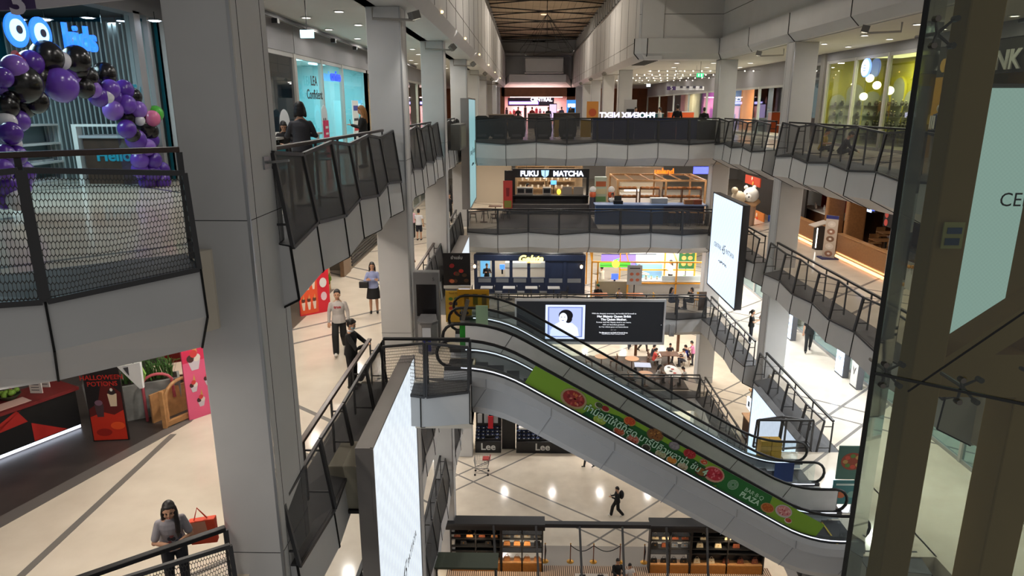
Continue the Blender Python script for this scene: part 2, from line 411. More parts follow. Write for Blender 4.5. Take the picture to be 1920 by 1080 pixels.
# clerestory: dark glazing with fins
def clerestory(x,y0,y1,side):
    w=st(MB().box(x,y0,8.62,x+.04*side,y1,9.9).build('window_%d'%(1 if side>0 else 2),mat('dark_clerestory_glass',s2l(22,24,24),.15)))
    f=MB()
    y=y0
    while y<y1: f.box(x,y,8.62,x+.14*side,y+.35,9.9); y+=1.5
    f.build('window_fin',WALL,w)
clerestory(-3.1,8,92,1); clerestory(6.4,37.5,92,-1)
CEILW=mat('beige_timber_ceiling',s2l(196,176,148),.8,noise=.06,nscale=1.2)
st(MB().box(-3.2,6,10,6.5,92.3,10.1).build('ceiling',CEILW))
sl=MB()
for x in [-3+.6*i for i in range(16)]: sl.box(x,6,9.985,x+.012,92,10)
st(sl.build('ceiling_seams',mat('ceiling_seam',s2l(90,80,70),.9)))
tr=thing('roof_bracing','dark crossed tie rods under the high beige ceiling','roof truss',(1.6,64,9.6))
k=0
for y in range(40,92,7):
    mb=MB()
    mb.tube([(-3,y,9.7),(6.3,y+5.2,9.7)],.05,5); mb.tube([(-3,y+5.2,9.7),(6.3,y,9.7)],.05,5); mb.tube([(-3,y+2.4,9.6),(6.3,y+3.1,9.6)],.035,5)
    mb.build('tie_rod',BLK,tr)
# far end bulkheads
st(MB().prism([(-3.0,91.9,4.0),(6.0,91.9,4.0),(5.0,88,4.6),(-2.0,88,4.6)],(0,0,.9)).build('trim_far',WALL))
st(MB().box(-.1,86.5,5.6,4.6,91.8,7.4).build('ceiling_drop',WALL)); 
gg=MB()
for a,b in (((-.1,86.4,5.7),(4.6,86.4,5.7)),((-.1,86.4,7.3),(4.6,86.4,7.3)),((.0,86.4,5.7),(-.1,86.4,7.3)),((4.5,86.4,5.7),(4.6,86.4,7.3))): gg.bar(a,b,.04)
st(gg.build('ceiling_drop_joints',JOINT))
wall('wall_far_step',WALL,(-3.1,90.5,7.9),(6.4,92,8.2))
# right front: faceted bulkhead band above the cross gallery and along the right side
def band(pts,name):
    f=MB(); j=MB()
    prof=[(-.9,4.0),(.05,4.03),(.32,4.3),(.32,5.03),(.1,5.06),(.1,7.6),(-.9,7.6)]
    rows=[]
    for (x,y,nx,ny) in pts: rows.append([(x+nx*o,y+ny*o,z) for o,z in prof])
    for a,b in zip(rows,rows[1:]):
        for i in range(len(prof)-1): f.add([a[i],b[i],b[i+1],a[i+1]],[(0,1,2,3)])
    f.add(rows[0],[tuple(range(len(prof)))]); f.add(rows[-1],[tuple(range(len(prof)))])
    w=st(f.build(name,WALL))
    for a,b in zip(rows,rows[1:]):
        for r in (a,):
            for i in (1,2): j.bar(r[i],r[i+1],.04,.04)
        n=max(1,round((Vector(a[3])-Vector(b[3])).length/4.6))
        for q in range(1,n+0):
            t=q/n; 
            for i in (1,2): j.bar(Vector(a[i]).lerp(Vector(b[i]),t),Vector(a[i+1]).lerp(Vector(b[i+1]),t),.03,.03)
        for z in (6.1,): j.bar(Vector(a[5]).lerp(Vector(a[4]),.55),Vector(b[5]).lerp(Vector(b[4]),.55),.02,.02)
    for i in (1,2): j.bar(rows[-1][i],rows[-1][i+1],.04,.04)
    j.build('panel_joint',JOINT,w); return w
band([(5.9,37.3,-1,-.4),(6.2,37.2,0,-1),(10.1,37.2,-.7,-.7),(10.1,27.2,-1,0),(10.1,12,-1,0)],'wall_right_front')
wall('ceiling_front_right',CEILW,(5.4,8,7.6),(11,37.3,7.7))
wall('ceiling_front',CEILW,(-3.2,8,10),(6.5,37.3,10.05))
wall('wall_upper_step',WALL,(6.4,36.9,7.6),(7,37.3,10))
# grille slots at the right soffit
gr=thing('vent_grille','slotted air grille under the upper right soffit','vent',(6.3,38.3,4.0))
for i in range(9): MB().box(6.15,37.6+i*.5,3.975,6.9,37.78+i*.5,4.0).build('slot',BLK,gr)
# ceilings of the top floor galleries
st(MB().slab([(-18,3),(-3.6,3),(-3.6,96),(-18,96)],4.0,4.4).build('ceiling',SOFF))
st(MB().slab([(10.2,9),(22,9),(22,37.9),(10.2,37.9)],4.0,4.4).build('ceiling',SOFF))
st(MB().slab([(7.0,37.9),(22,37.9),(22,96),(7.0,96)],4.0,4.4).build('ceiling',SOFF))
# end walls that close the shell
for lv in (4,3,2,1): wall('wall_back',WALL,(-18,62,LV[lv]),(22,62.3,LV[lv]+3.4))
wall('wall_left_end',WALL,(-12.3,3,LV[1]),(-12,96,4)); wall('wall_right_end',WALL,(19,9,LV[1]),(19.3,96,4))
wall('wall_back_top',mat('walnut_panels',s2l(120,70,35),.5,noise=.15,nscale=2),(-18,95,0),(22,95.3,4))
# ---------------- lamps ----------------
DIFF=G(255,246,232,7.0); DIFFC=G(235,245,255,7.0)
def make_dl(c=False,r=.11):
    t=thing('downlight','round recessed ceiling downlight','ceiling light',(0,0,0))
    MB().lathe([(r+.03,0),(r+.03,-.012),(r,-.02),(r,0)],n=16).build('frame',C(225,225,225),t)
    MB().lathe([(r,-.004),(r,-.008)],n=16).build('diffuser',DIFFC if c else DIFF,t)
    return t
dl0=make_dl(); dlc=make_dl(True,.13); used={}
def downlight(x,y,z,power,col,label,group,src=None,size=.2,lamp=True,sc=None):
    src=src or dl0
    if src.name not in used: used[src.name]=1; t=src; t.location=(x,y,z); _wl[t.name]=(x,y,z); t['label']=label; t['group']=group
    else: t=dup(src,(x,y,z),label=label,group=group,scale=sc)
    if lamp:
        l=LMP.get((power,col,size))
        if l is None:
            l=bpy.data.lights.new('downlight_lamp','AREA'); l.shape='DISK'; l.size=size; l.energy=power; l.color=col; LMP[(power,col,size)]=l
        o=bpy.data.objects.new('lamp',l); COL.objects.link(o); o.parent=t; o.location=(0,0,-.025)
    return t
LMP={}
LWARM=(1,.88,.74); LNEU=(1,.95,.89); LCOOL=(.93,.97,1)
# top floor, left gallery
for i,y in enumerate([9.6+2.9*i for i in range(17)]):
    for j,x in enumerate((-4.9,-6.1)):
        if y>40 and j: continue
        downlight(x+(.2 if i%2 else 0),y+(1.2 if j else 0),3.99,13,LNEU,'round downlight in the white ceiling over the upper left gallery','downlights over the upper left gallery',lamp=(j==0 and i<13))
# top floor, right gallery and far right hall
for i,y in enumerate([15+3.2*i for i in range(7)]):
    for j,x in enumerate((11.4,12.9)):
        downlight(x,y+(1.3 if j else 0),3.99,13,LNEU,'round downlight in the ceiling over the upper right gallery','downlights over the upper right gallery',lamp=(j==0))
for i in range(9):
    for j in range(4):
        x=8.3+2.0*j+(.7 if i%2 else 0); y=39.5+4.2*i
        downlight(x,y,3.99,36,LNEU,'round downlight in the ceiling of the hall right of the far pillars','downlights of the far right hall',lamp=(j==1 and i<7),size=.25,sc=1.3)
# string of small bulbs in the right hall
bt=thing('light_string','strings of small bright bulbs under the ceiling of the far right hall','string lights',(9,50,3.95))
for r in range(4):
    y=42+5*r; MB().tube([(7.2,y,3.72),(13.7,y,3.72)],.008,4).tube([(10,y,3.72),(10,y,4.0)],.008,4).build('wire',BLK,bt)
    for i in range(13): MB().ball((7.3+.5*i,y,3.68),.035,8,6).build('bulb',G(255,240,215,6),bt)
# lower floors
for lv in (4,3,2,1):
    zc_=LV[lv]+3.39
    nmz={4:'fourth',3:'third',2:'second',1:'first'}[lv]
    for i,y in enumerate([6.0+3.1*i for i in range(13)]):
        downlight(-5.3+(.5 if i%2 else -.2),y,zc_+(.2 if lv==4 else 0),{4:34,3:26,2:26,1:26}[lv],LWARM if lv==4 else LNEU,'round downlight in the left gallery ceiling, %s floor'%nmz,'downlights left gallery, %s floor'%nmz)
    if lv==4:
        for i,y in enumerate([7.2+2.9*i for i in range(9)]):
            for x in (-6.35,-4.3): downlight(x,y,zc_+.2,0,LWARM,'round downlight in the left gallery ceiling, fourth floor','downlights left gallery, fourth floor',lamp=False)
    for i,y in enumerate([14+3.3*i for i in range(10)]):
        downlight(11.9,y,zc_,{4:30,3:60,2:40,1:30}[lv],LCOOL if lv==3 else LWARM,'round downlight in the right gallery ceiling, %s floor'%nmz,'downlights right gallery, %s floor'%nmz,src=dlc if lv==3 else dl0)
    for i in range(4):
        for j in range(5):
            downlight(-1.2+3.0*j,38.2+4.2*i,zc_,{4:26,3:30,2:44,1:44}[lv],LNEU,'round downlight behind the cross gallery, %s floor'%nmz,'downlights behind the cross gallery, %s floor'%nmz,size=.25)
# bracket spotlights on the soffits at the pillar heads
def bracket(x,y,side,power,tgt,lab):
    t=thing('bracket_floodlight',lab,'spotlight',(x,y,4.0))
    MB().tube([(x-.9*side,y,3.95),(x-.9*side,y,3.7),(x+.1*side,y,3.66)],.03,6).build('bracket_arm',C(150,146,140),t)
    d=(Vector(tgt)-Vector((x,y,3.7))).normalized()
    c=Vector((x+.1*side,y,3.76))
    MB().bar(c-d*.1,c+d*.08,.26,.2).build('lamp_head',C(120,118,114),t)
    MB().bar(c+d*.082,c+d*.09,.2,.15).build('lens',G(255,246,225,4 if y>30 else .6),t)
    l=bpy.data.lights.new('floodlight','SPOT'); l.energy=power; l.spot_size=math.radians(100); l.spot_blend=.8; l.shadow_soft_size=.12; l.color=(1,.95,.88)
    o=bpy.data.objects.new('lamp',l); COL.objects.link(o); o.location=c+d*.12-WL(t); o.rotation_euler=d.to_track_quat('-Z','Y').to_euler(); o.parent=t
for i,y in enumerate((17.3,26.2,36.3,46.8,56.3,66.3)):
    bracket(-2.75,y,1,(300 if y<20 else (420 if y>60 else 65)),((3,y+4,-18) if y<20 else ((1.8,92,6.5) if y>60 else (3.2,y+3,10))),'floodlight on a bracket at the head of the %s pillar on the left'%('nearest complete','second','third','fourth','fifth','sixth')[i])
for i,y in enumerate((20.5,29.5)):
    bracket(9.6,y,-1,300,(5,y+2,-18),'floodlight on a bracket under the right soffit, %s'%('nearer one','farther one'))if 0 else bracket(9.6,y,-1,300,(5,y+2,-18),('nearer' if i==0 else 'farther')+' floodlight on a bracket under the right soffit')
for i,y in enumerate((47,56.5,66.5)):
    bracket(5.25,y,-1,60,(1,y+3,10),'floodlight at the head of the %s of the far right pillars'%('nearest','second','third')[i])
# tiny warm marker lights on the left soffit edge
for i,y in enumerate((21.5,29.6,38.5,48,58,70)):
    t=tag(MB().ball((-2.47,y,4.37),.045,8,6).build('marker_light',G(255,200,120,6)),'tiny warm light on the left soffit edge','light','tiny warm lights along the left soffit edge')
# fill lights added under the high ceiling to brighten the void
for y in (28,48,68): 
    t=thing('added_void_light','added round fill light on the high ceiling','ceiling light',(1.7,y,9.95),'added fill lights on the high ceiling')
    MB().lathe([(.3,0),(.3,-.03)],(1.7,y,9.97)).build('diffuser',G(255,225,190,1.0),t)
    arealight('lamp',(1.7,y,9.9),.6,420,(1,.88,.74),parent=t)
# ---------------- escalators ----------------
TH=math.radians(30); XA,XB=-.72,7.25
def fl(x):
    k=.75
    def ramp(t): return 0 if t<-k else (t if t>k else (t+k)**2/(4*k))
    return -4.6-(ramp(x-XA)-ramp(x-XB))*math.tan(TH)
XS=[-1.9,-1.5]+[-1.47+i*.25 for i in range(9)]+[1.5,3.5,5.5]+[6.5+i*.25 for i in range(8)]+[8.45,8.6]
STEPM=mat('escalator_step',s2l(44,44,46),.45,metal=.6); TREAD=mat('step_comb',s2l(58,58,60),.5,metal=.5)
PANELG=mat('grey_steel_panel',s2l(236,236,238),.45,metal=.0,noise=.04,nscale=3)
CLAD=mat('white_escalator_cladding',s2l(188,191,196),.5,noise=.02,nscale=2)
LEDW=G(236,242,255,1.1); SKD=mat('skirt_deck_dark',s2l(62,62,64),.4,metal=.3)
def ribbon(mb,xs,ya,yb,lo,hi):
    for a,b in zip(xs,xs[1:]):
        za,zb=fl(a),fl(b)
        mb.add([(a,ya,za+lo),(b,ya,zb+lo),(b,yb,zb+lo),(a,yb,za+lo),(a,ya,za+hi),(b,ya,zb+hi),(b,yb,zb+hi),(a,yb,za+hi)],[(0,3,2,1),(4,5,6,7),(0,1,5,4),(1,2,6,5),(2,3,7,6),(3,0,4,7)])
    return mb
def escalator(y0,y1,label,near_panel,far_panel):
    T=thing('escalator',label,'escalator',(3.3,(y0+y1)/2,-7))
    xs=XS
    prof=[(x,fl(x)+.24) for x in xs]; 
    # truss with a fold in the side cladding
    mb=MB(); sec=lambda x:[(x,y0-.14,fl(x)+.22),(x,y0-.2,fl(x)+.1),(x,y0-.2,fl(x)-.12),(x,y0-.06,fl(x)-.2),(x,y0-.06,fl(x)-.72),(x,y0+.15,fl(x)-.97),(x,y1-.1,fl(x)-.97),(x,y1+.1,fl(x)-.6),(x,y1+.14,fl(x)+.22),(x,y1+.02,fl(x)-.08),(x,y0-.02,fl(x)-.08)]
    S_=[sec(x) for x in xs]; n=len(S_[0])
    for a,b in zip(S_,S_[1:]):
        for i in range(n): mb.add([a[i],b[i],b[(i+1)%n],a[(i+1)%n]],[(0,1,2,3)])
    mb.add(S_[0],[tuple(range(n))]); mb.add(S_[-1],[tuple(range(n))])
    tr=mb.build('truss_cladding',CLAD,T)
    j=MB()
    for x in [-.9+1.55*i for i in range(7)]:
        s=sec(x); off=(.0,-.004,0)
        for i in (1,3): 
            a,b=Vector(s[i]),Vector(s[i+1]); j.bar(a+Vector(off),b+Vector(off)-Vector((.1*(i==3)*3.2,0,0)),.014,.012)
        a=Vector(s[4])-Vector((.32,0,0)); 
    j.build('cladding_joint',C(150,153,158),tr)
    # steps
    x=XA-.6
    while x<XB+.9:
        za=fl(x+.2); s=MB().box(x,y0+.1,za-.26,x+.4,y1-.1,za-.03); s.build('step',STEPM,T); x+=.4
    for a,b,nm_ in ((-1.9,-1.3,'comb_plate'),(8.1,8.6,'comb_plate')): MB().box(a,y0+.02,fl(a)-.08,b,y1-.02,fl(a)+.0).build(nm_,TREAD,T)
    for sx in (-1.28,8.06): MB().box(sx,y0+.1,fl(sx)-.02,sx+.04,y1-.1,fl(sx)+.004).build('yellow_edge',C(190,160,20),T)
    for k,(yy,pan) in enumerate(((y0,near_panel),(y1,far_panel))):
        g=MB(); ribbon(g,xs[1:-1],yy-.012,yy+.012,.3,.9); g.build('balustrade',PANELG if pan else GLASS,T)
        if pan:
            q=MB()
            for x in [-.6+1.5*i for i in range(6)]: q.bar((x,yy-.014,fl(x)+.3),(x+.3,yy-.014,fl(x+.3)+.9),.012,.01)
            q.build('panel_joint',JOINT,T)
        sk=MB(); ribbon(sk,xs,yy-.09,yy+.09,.2,.3); sk.build('skirt_deck',SKD,T)
        l=MB(); ribbon(l,xs[1:-1],yy-.1,yy-.092,.262,.288); l.build('skirt_light',LEDW,T)
        pts=[]
        for i in range(9):
            t=math.pi/2+math.pi*i/8; pts.append((-1.75+.33*math.cos(t)*-1*-1,yy,fl(-1.75)+.6+.33*math.sin(t)))
        pts=pts[::-1]+[(x,yy,fl(x)+.93) for x in xs[2:-2]]
        for i in range(9):
            t=math.pi/2-math.pi*i/8; pts.append((8.4+.33*math.cos(t),yy,fl(8.5)+.6+.33*math.sin(t)))
        MB().tube(pts,.04,8).build('handrail',BLK,T,smooth=True)
    return T
e1=escalator(15.25,16.5,'nearer escalator carrying the green food banner on its glass side',False,True)
e2=escalator(17.95,19.2,'farther escalator behind the one with the green banner',False,False)
mb=MB(); ribbon(mb,XS,16.68,17.8,-.8,-.05); st(mb.build('trim_between_escalators',PANELG))
# green advertising banner on the near balustrade glass
BP=lambda s,t,d=0:Vector((.02+s*math.cos(TH)+t*math.sin(TH),15.225-d,fl(3)+ (3-(.02))*math.tan(TH)+.31-s*math.sin(TH)+t*math.cos(TH)))
BT=thing('advertising_banner','long green food banner with Thai lettering along the escalator glass','banner',tuple(BP(4,.2)),)
def bpoly(pts,d,name,m,par=BT,th=.003): return MB().prism([BP(s,t,d) for s,t in pts],(0,-th,0)).build(name,m,par)
H_=.50; 
GRN=mat('banner_light_green',s2l(128,172,44),.45); GRD=mat('banner_dark_green',s2l(18,92,36),.45); GR2=mat('banner_mid_green',s2l(60,150,60),.45)
bpoly([(0,0),(8.45,0),(8.45,H_),(0,H_)],0,'sheet',GRN)
bpoly([(1.6,0),(5.4,0),(5.5,.06),(5.4,.3),(4.6,.36),(2.4,.40),(1.9,.30),(1.65,.1)],.004,'dark_field',GRD)
bpoly([(5.5,0),(7.0,0),(6.85,H_),(5.35,H_)],.006,'logo_field',mat('banner_logo_green',s2l(24,110,44),.45))
def disc(s,t,rs,rt,c,d=.008,name='dish',n=18,tilt=0,par=BT):
    return bpoly([(s+rs*math.cos(2*math.pi*i/n)*math.cos(tilt)-rt*math.sin(2*math.pi*i/n)*math.sin(tilt),t+rt*math.sin(2*math.pi*i/n)*math.cos(tilt)+rs*math.cos(2*math.pi*i/n)*math.sin(tilt)) for i in range(n)],d,name,c,par)
def dish(s,t,r,rim,food,bits,seed):
    o=disc(s,t,r,r*.72,C(*rim)); rr=random.Random(seed)
    disc(s,t+.01,r*.84,r*.56,C(*food),.012,'food',par=BT)
    for i in range(max(6,int(r*70))):
        a=rr.random()*6.28; q=rr.random()**.5*r*.7
        disc(s+q*math.cos(a),t+.01+q*.62*math.sin(a),r*.12,r*.07,C(*rr.choice(bits)),.015+.0005*(i%4),'morsel',8,a)
G_=(70,120,40)
dish(1.22,.235,.34,(170,150,110),(150,40,40),[(190,80,70),(120,25,30),(210,130,110),(200,110,60),(160,60,60)],1)
for (s,t,r,rim,food,bits) in [(1.98,.40,.12,(190,185,170),(60,80,30),[(90,110,40),(40,50,20)]),(2.2,.40,.12,(180,170,150),(140,20,20),[(170,40,30)]),
  (2.25,.08,.18,(190,200,90),(160,190,70),[(200,215,130)]),(2.95,.06,.17,(200,190,170),(180,80,50),[(210,130,90)]),(3.45,.05,.19,(190,180,165),(200,110,90),[(220,160,140),(160,60,50)]),
  (3.05,.42,.17,(200,120,60),(190,70,30),[(210,100,50)]),(3.95,.43,.24,(120,90,60),(140,90,40),[(190,140,70),(100,60,30)]),(3.95,.03,.13,(220,215,205),(60,60,50),[(90,90,70)]),
  (4.65,.42,.16,(120,115,120),(150,145,150),[(130,120,130)]),(4.45,.06,.16,(215,210,190),(190,190,150),[(150,160,110)]),(5.2,.43,.18,(190,60,60),(170,30,40),[(200,80,80)]),
  (4.85,.06,.16,(220,210,190),(220,140,50),[(230,170,80)]),(5.25,.06,.15,(220,210,190),(200,190,160),[(170,150,110)]),(5.85,.16,.19,(50,45,40),(150,100,50),[(190,140,60),(120,130,50)]),
  (5.72,.42,.12,(160,160,140),(200,80,40),[(220,200,180)]),(6.22,.27,.31,(200,150,130),(190,40,60),[(215,80,95),(160,20,45),(225,120,130)]),
  (7.55,.17,.2,(190,140,90),(180,90,30),[(200,120,50)]),(7.95,.3,.25,(200,190,190),(215,140,140),[(235,190,185),(180,70,80)]),(8.2,.14,.11,(230,220,215),(180,70,50),[(220,120,80)])]:
    s2_=1.25+(s-1.25)*.805 if s<6.5 else s-.62
    dish(s2_,t,r*.92,rim,food,bits,int(s*100))
rv=(math.cos(TH),0,-math.sin(TH)); uv_=(math.sin(TH),0,math.cos(TH))
LET=mat('banner_letters',s2l(190,228,200),.45); LETS=mat('banner_letter_edge',s2l(6,70,44),.45)
tb=text('slogan_edge','ทำมื้อนี้ให้ดีที่สุด บาร์บีคิวพลาซ่า ชั้น 4',.245,BP(3.32,.20,.022),rv,uv_,LETS,BT,.001,bold=.010)
tb=text('slogan','ทำมื้อนี้ให้ดีที่สุด บาร์บีคิวพลาซ่า ชั้น 4',.245,BP(3.32,.20,.027),rv,uv_,LET,BT,.001,bold=.0035)
# fit the slogan to its run on the banner
text('logo_text','BAR·B·Q',.15,BP(6.42,.32,.014),rv,uv_,LET,BT,.001)
text('logo_text','PLAZA',.19,BP(6.40,.16,.014),rv,uv_,LET,BT,.001,bold=.006)
for r in (.13,.10,.07,.04):
    MB().tube([BP(5.82+r*math.cos(i*math.pi/12),.27+r*math.sin(i*math.pi/12),.014) for i in range(25)],.005,4).build('logo_ring',LET,BT)
# landing furniture ends: steel rail ends by the upper landing handled below
# ---------------- big screens ----------------
def screenmat(name,c,e,s=3.0,wav=.05):
    m=bpy.data.materials.new(name); m.use_nodes=True; nt=m.node_tree; N=nt.nodes; b=N['Principled BSDF']
    g=N.new('ShaderNodeNewGeometry'); w=N.new('ShaderNodeTexChecker'); w.inputs['Scale'].default_value=s
    w.inputs['Color1'].default_value=(*s2l(*c),1); w.inputs['Color2'].default_value=(*[x*(1-wav) for x in s2l(*c)],1)
    nt.links.new(g.outputs['Position'],w.inputs['Vector']); nt.links.new(w.outputs[0],b.inputs['Emission Color']); b.inputs['Emission Strength'].default_value=e
    b.inputs['Base Color'].default_value=(.02,.02,.02,1); b.inputs['Roughness'].default_value=.4
    return m
SCR=screenmat('screen_white_blue',(222,232,240),.95,4.0,.08); SCRB=screenmat('screen_ice_blue',(214,232,252),1.15,5.0,.05); SCRT=screenmat('screen_teal',(150,200,205),.75,7.0,.2)
GREYH=mat('screen_housing',s2l(120,116,114),.5,noise=.04,nscale=3)
def scribble(p,r,u,w,h,m,par):
    mb=MB(); p=Vector(p); r=Vector(r).normalized(); u=Vector(u); rr=random.Random(3); q=[]
    for i in range(26): q.append(p+r*(w*(i/25-.5))+u*(h*rr.uniform(-.5,.5)))
    mb.tube(q,h*.09,4); return mb.build('small_script',m,par)
INK=mat('screen_ink',(.004,.004,.004),.5)
def bigscreen(label,corner,r,w,h,th,m,big=True,txt=True,housing=GREYH):
    """corner = upper left seen from the front, r = direction to the right, front normal = r x up"""
    r=Vector(r).normalized(); up=Vector((0,0,1)); n=r.cross(up).normalized(); c=Vector(corner)
    T=thing('led_screen',label,'screen',tuple(c+r*w/2-up*h/2))
    e=.05
    P0=[c-r*e+up*e,c+r*(w+e)+up*e,c+r*(w+e)-up*(h+e),c-r*e-up*(h+e)]
    MB().prism([p-n*.02 for p in P0],-n*th).build('housing',housing,T)
    f=MB()
    for a,b in zip(P0,P0[1:]+P0[:1]): f.bar(a-n*.01,b-n*.01,.04,.05,up=n)
    f.build('frame',housing,T)
    MB().prism([c,c+r*w,c+r*w-up*h,c-up*h],-n*.018).build('display',m,T)
    if txt:
        k=w/4.5; cc=c+r*w*.5-up*h*txt+n*.004
        text('screen_text','CENTRAL',.30*k,cc-r*.95*k,r,up,INK,T,.001,squash=.95); text('screen_text','45',.62*k,cc,r,up,INK,T,.001,shear=.25,squash=.8)
        text('screen_text','PATTAYA',.30*k,cc+r*1.0*k,r,up,INK,T,.001,squash=.95)
        scribble(cc-up*.62*k,r,up,1.3*k,.14*k,INK,T)
    return T
# left: facing the void (+X); seen from the front its right is +Y
s1=bigscreen('huge white lit screen hanging at the lower left beside the brown handrail',(-2.6,10.62,-4.05),(0,1,0),4.45,7.6,.28,SCR,txt=.56)
s2=bigscreen('large white screen on the right wall reading CENTRAL 45 PATTAYA',(9.2,33.45,-2.4),(0,-1,0),4.55,4.5,.28,SCRB,txt=.52,housing=C(70,70,72))
s3=bigscreen('white lit screen low on the right, behind the escalator foot',(9.2,25.6,-9.25),(0,-1,0),4.5,4.6,.28,SCRB,txt=0,housing=C(110,110,112))
s4=bigscreen('narrow teal screen seen edge on, at the left end of the upper cross gallery',(-2.6,32.3,2.0),(0,1,0),4.2,5.0,.35,SCRT,txt=.5)
s5=bigscreen('white screen seen edge on, left of the navy gelato kiosk',(-2.6,25.2,-4.2),(0,1,0),6.2,4.0,.42,SCR,txt=0)
s6=bigscreen('pale screen reading CENTRAL behind the lift glass at the right edge',(7.78,12.0,1.97),(1,0,0),3.9,4.6,.3,screenmat('screen_pale_teal',(178,208,214),1.1,26.0,.05),txt=0)
text('screen_text','CENTRAL',.34,(8.93,11.99,.10),(1,0,0),(0,0,1),INK,s6,.001,squash=.95)
# connection: brackets from screens to galleries
b=thing('screen_junction_box','beige equipment box between the brown railing and the huge white screen','box',(-3.3,10.6,-6.6))
MB().box(-3.45,10.75,-5.3,-2.9,11.7,-4.45).build('body',mat('beige_box',s2l(150,145,128),.6),b,bevel=.02)
MB().box(-3.5,10.7,-5.36,-2.88,11.75,-5.3).build('shelf',BLK,b)
# memorial screen on the lower cross gallery
ms=thing('memorial_screen','wide black screen with a pale portrait and white lettering below the kiosks','screen',(3.4,34.9,-9.4))
MB().box(-.5,34.92,-10.68,7.5,35.04,-8.2).build('housing',C(168,168,170),ms)
fr=MB()
for a,b_ in (((-.5,34.86,-8.24),(7.5,34.86,-8.24)),((-.5,34.86,-10.64),(7.5,34.86,-10.64)),((-.46,34.86,-8.2),(-.46,34.86,-10.68)),((7.46,34.86,-8.2),(7.46,34.86,-10.68))): fr.bar(a,b_,.09,.12)
fr.build('frame',C(190,190,192),ms)
MB().box(-.42,34.9,-10.6,7.42,34.92,-8.3).build('display',G(16,18,22,1,'display_black'),ms)
pw=mat('portrait_pale',s2l(168,184,232),.5,emit=.9,ecol=s2l(178,192,240))

def pbox(x0,z0,x1,z1,y,m,name): return MB().box(x0,y,z0,x1,y+.004,z1).build(name,m,ms)
X0,X1,Z0,Z1=1.13,3.24,-10.42,-8.52
pbox(X0,Z0,X1,Z1,34.892,G(205,215,250,.95),'portrait_frame')
pbox(X0+.12,Z0+.1,X1-.12,Z1-.1,34.886,G(120,136,190,.8),'portrait_mat')
pbox(X0+.2,Z0+.16,X1-.2,Z1-.16,34.880,G(170,184,232,.85),'portrait_field')
def pell(cx,cz,rx,rz,y,m,name,n=22): return MB().prism([(cx+rx*math.cos(2*math.pi*i/n),y,cz+rz*math.sin(2*math.pi*i/n)) for i in range(n)],(0,.003,0)).build(name,m,ms)
cx=(X0+X1)/2-.05
MB().prism([(cx-.75,34.876,Z0+.16),(cx+.8,34.876,Z0+.16),(cx+.72,34.876,Z0+.62),(cx+.45,34.876,Z0+.88),(cx+.12,34.876,Z0+.98),(cx-.2,34.876,Z0+.98),(cx-.5,34.876,Z0+.82),(cx-.72,34.876,Z0+.5)],(0,.003,0)).build('portrait_dress',G(215,224,250,.9),ms)
pell(cx+.08,Z0+1.32,.38,.33,34.872,G(10,10,20,.6),'portrait_hair'); pell(cx+.22,Z0+1.12,.2,.22,34.871,G(10,10,20,.6),'portrait_hair')
pell(cx-.06,Z0+1.18,.22,.29,34.868,G(225,232,250,.9),'portrait_face'); pbox(cx-.12,Z0+.86,cx+.06,Z0+1.0,34.867,G(215,224,248,.9),'portrait_neck')
for dx in (-.15,.02): pell(cx+dx,Z0+1.24,.045,.015,34.865,G(40,40,70,.6),'portrait_eye')
pell(cx-.07,Z0+1.05,.07,.018,34.865,G(90,90,140,.6),'portrait_mouth')
WT=G(235,238,245,1.0)
for i,(s,sz,bo) in enumerate([('With the deepest reverence, we humbly bid farewell to',.105,0),('Her Majesty Queen Sirikit',.17,.005),('The Queen Mother.',.17,.005),('Forever shall Her Majesty dwell in our hearts,',.10,0),('with our boundless gratitude',.10,0),('for Her infinite grace and benevolence',.10,0),('— · —',.1,0),('The Management and Staff of Central Group',.085,.002),('Central Pattana Public Company Limited',.075,0)]):
    zz=[-8.98,-9.14,-9.31,-9.47,-9.60,-9.73,-9.89,-10.05,-10.13][i]
    text('screen_text',s,sz,(4.78,34.88,zz),(1,0,0),(0,0,1),WT,ms,.001,bold=bo)
pbox(7.3,-9.62,7.33,-9.59,34.885,WT,'status_light')
# ---------------- glass lift shaft at the right edge ----------------
GL=glass('lift_glass',(.60,.63,.56),.1,.03); BEIGE=mat('beige_painted_steel',s2l(196,162,100),.6,noise=.04,nscale=1)
EDG=mat('black_glass_edge',(.01,.012,.012),.3)
lt=thing('glass_lift_shaft','glass lift shaft with beige steel columns at the right edge of the view','lift shaft',(4.6,7.3,-9))
A_=Vector((3.79,7.0)); B_=Vector((6.6,4.93))
def pane(p,q,z0,z1): 
    mb=MB().prism([(p.x,p.y,z0),(q.x,q.y,z0),(q.x,q.y,z1),(p.x,p.y,z1)],(.008,.011,0)); return mb.build('glass_pane',GL,lt)
pane(A_,B_,-18.4,-1.13); pane(A_,B_,-1.11,4.5)
MB().prism([(3.79,7.0,-18.4),(3.79,7.0,4.5),(5.05,8.9,4.5),(5.05,8.9,-18.4)],(.012,0,0)).build('side_pane',GL,lt)
MB().bar((A_.x,A_.y,-18.4),(A_.x,A_.y,4.5),.045,.03,up=(.8,.6,0)).build('glass_edge',EDG,lt)
d_=(B_-A_)
MB().bar((A_.x,A_.y-.01,-1.12),(B_.x,B_.y-.01,-1.12),.02,.03).build('glass_joint',EDG,lt)
MB().bar((A_.x+.1*d_.x,A_.y+.1*d_.y-.0,-1.25),(A_.x+.6*d_.x,A_.y+.6*d_.y,.9),.018).build('tension_cable',BLK,lt)
MB().bar((A_.x+.25*d_.x,A_.y+.25*d_.y+.2,-6.5),(A_.x+.85*d_.x,A_.y+.85*d_.y+.2,-2.2),.018).build('tension_cable',BLK,lt)
MB().box(4.62,7.7,-18.4,5.0,8.0,4.4).build('column',BEIGE,lt,bevel=.02)
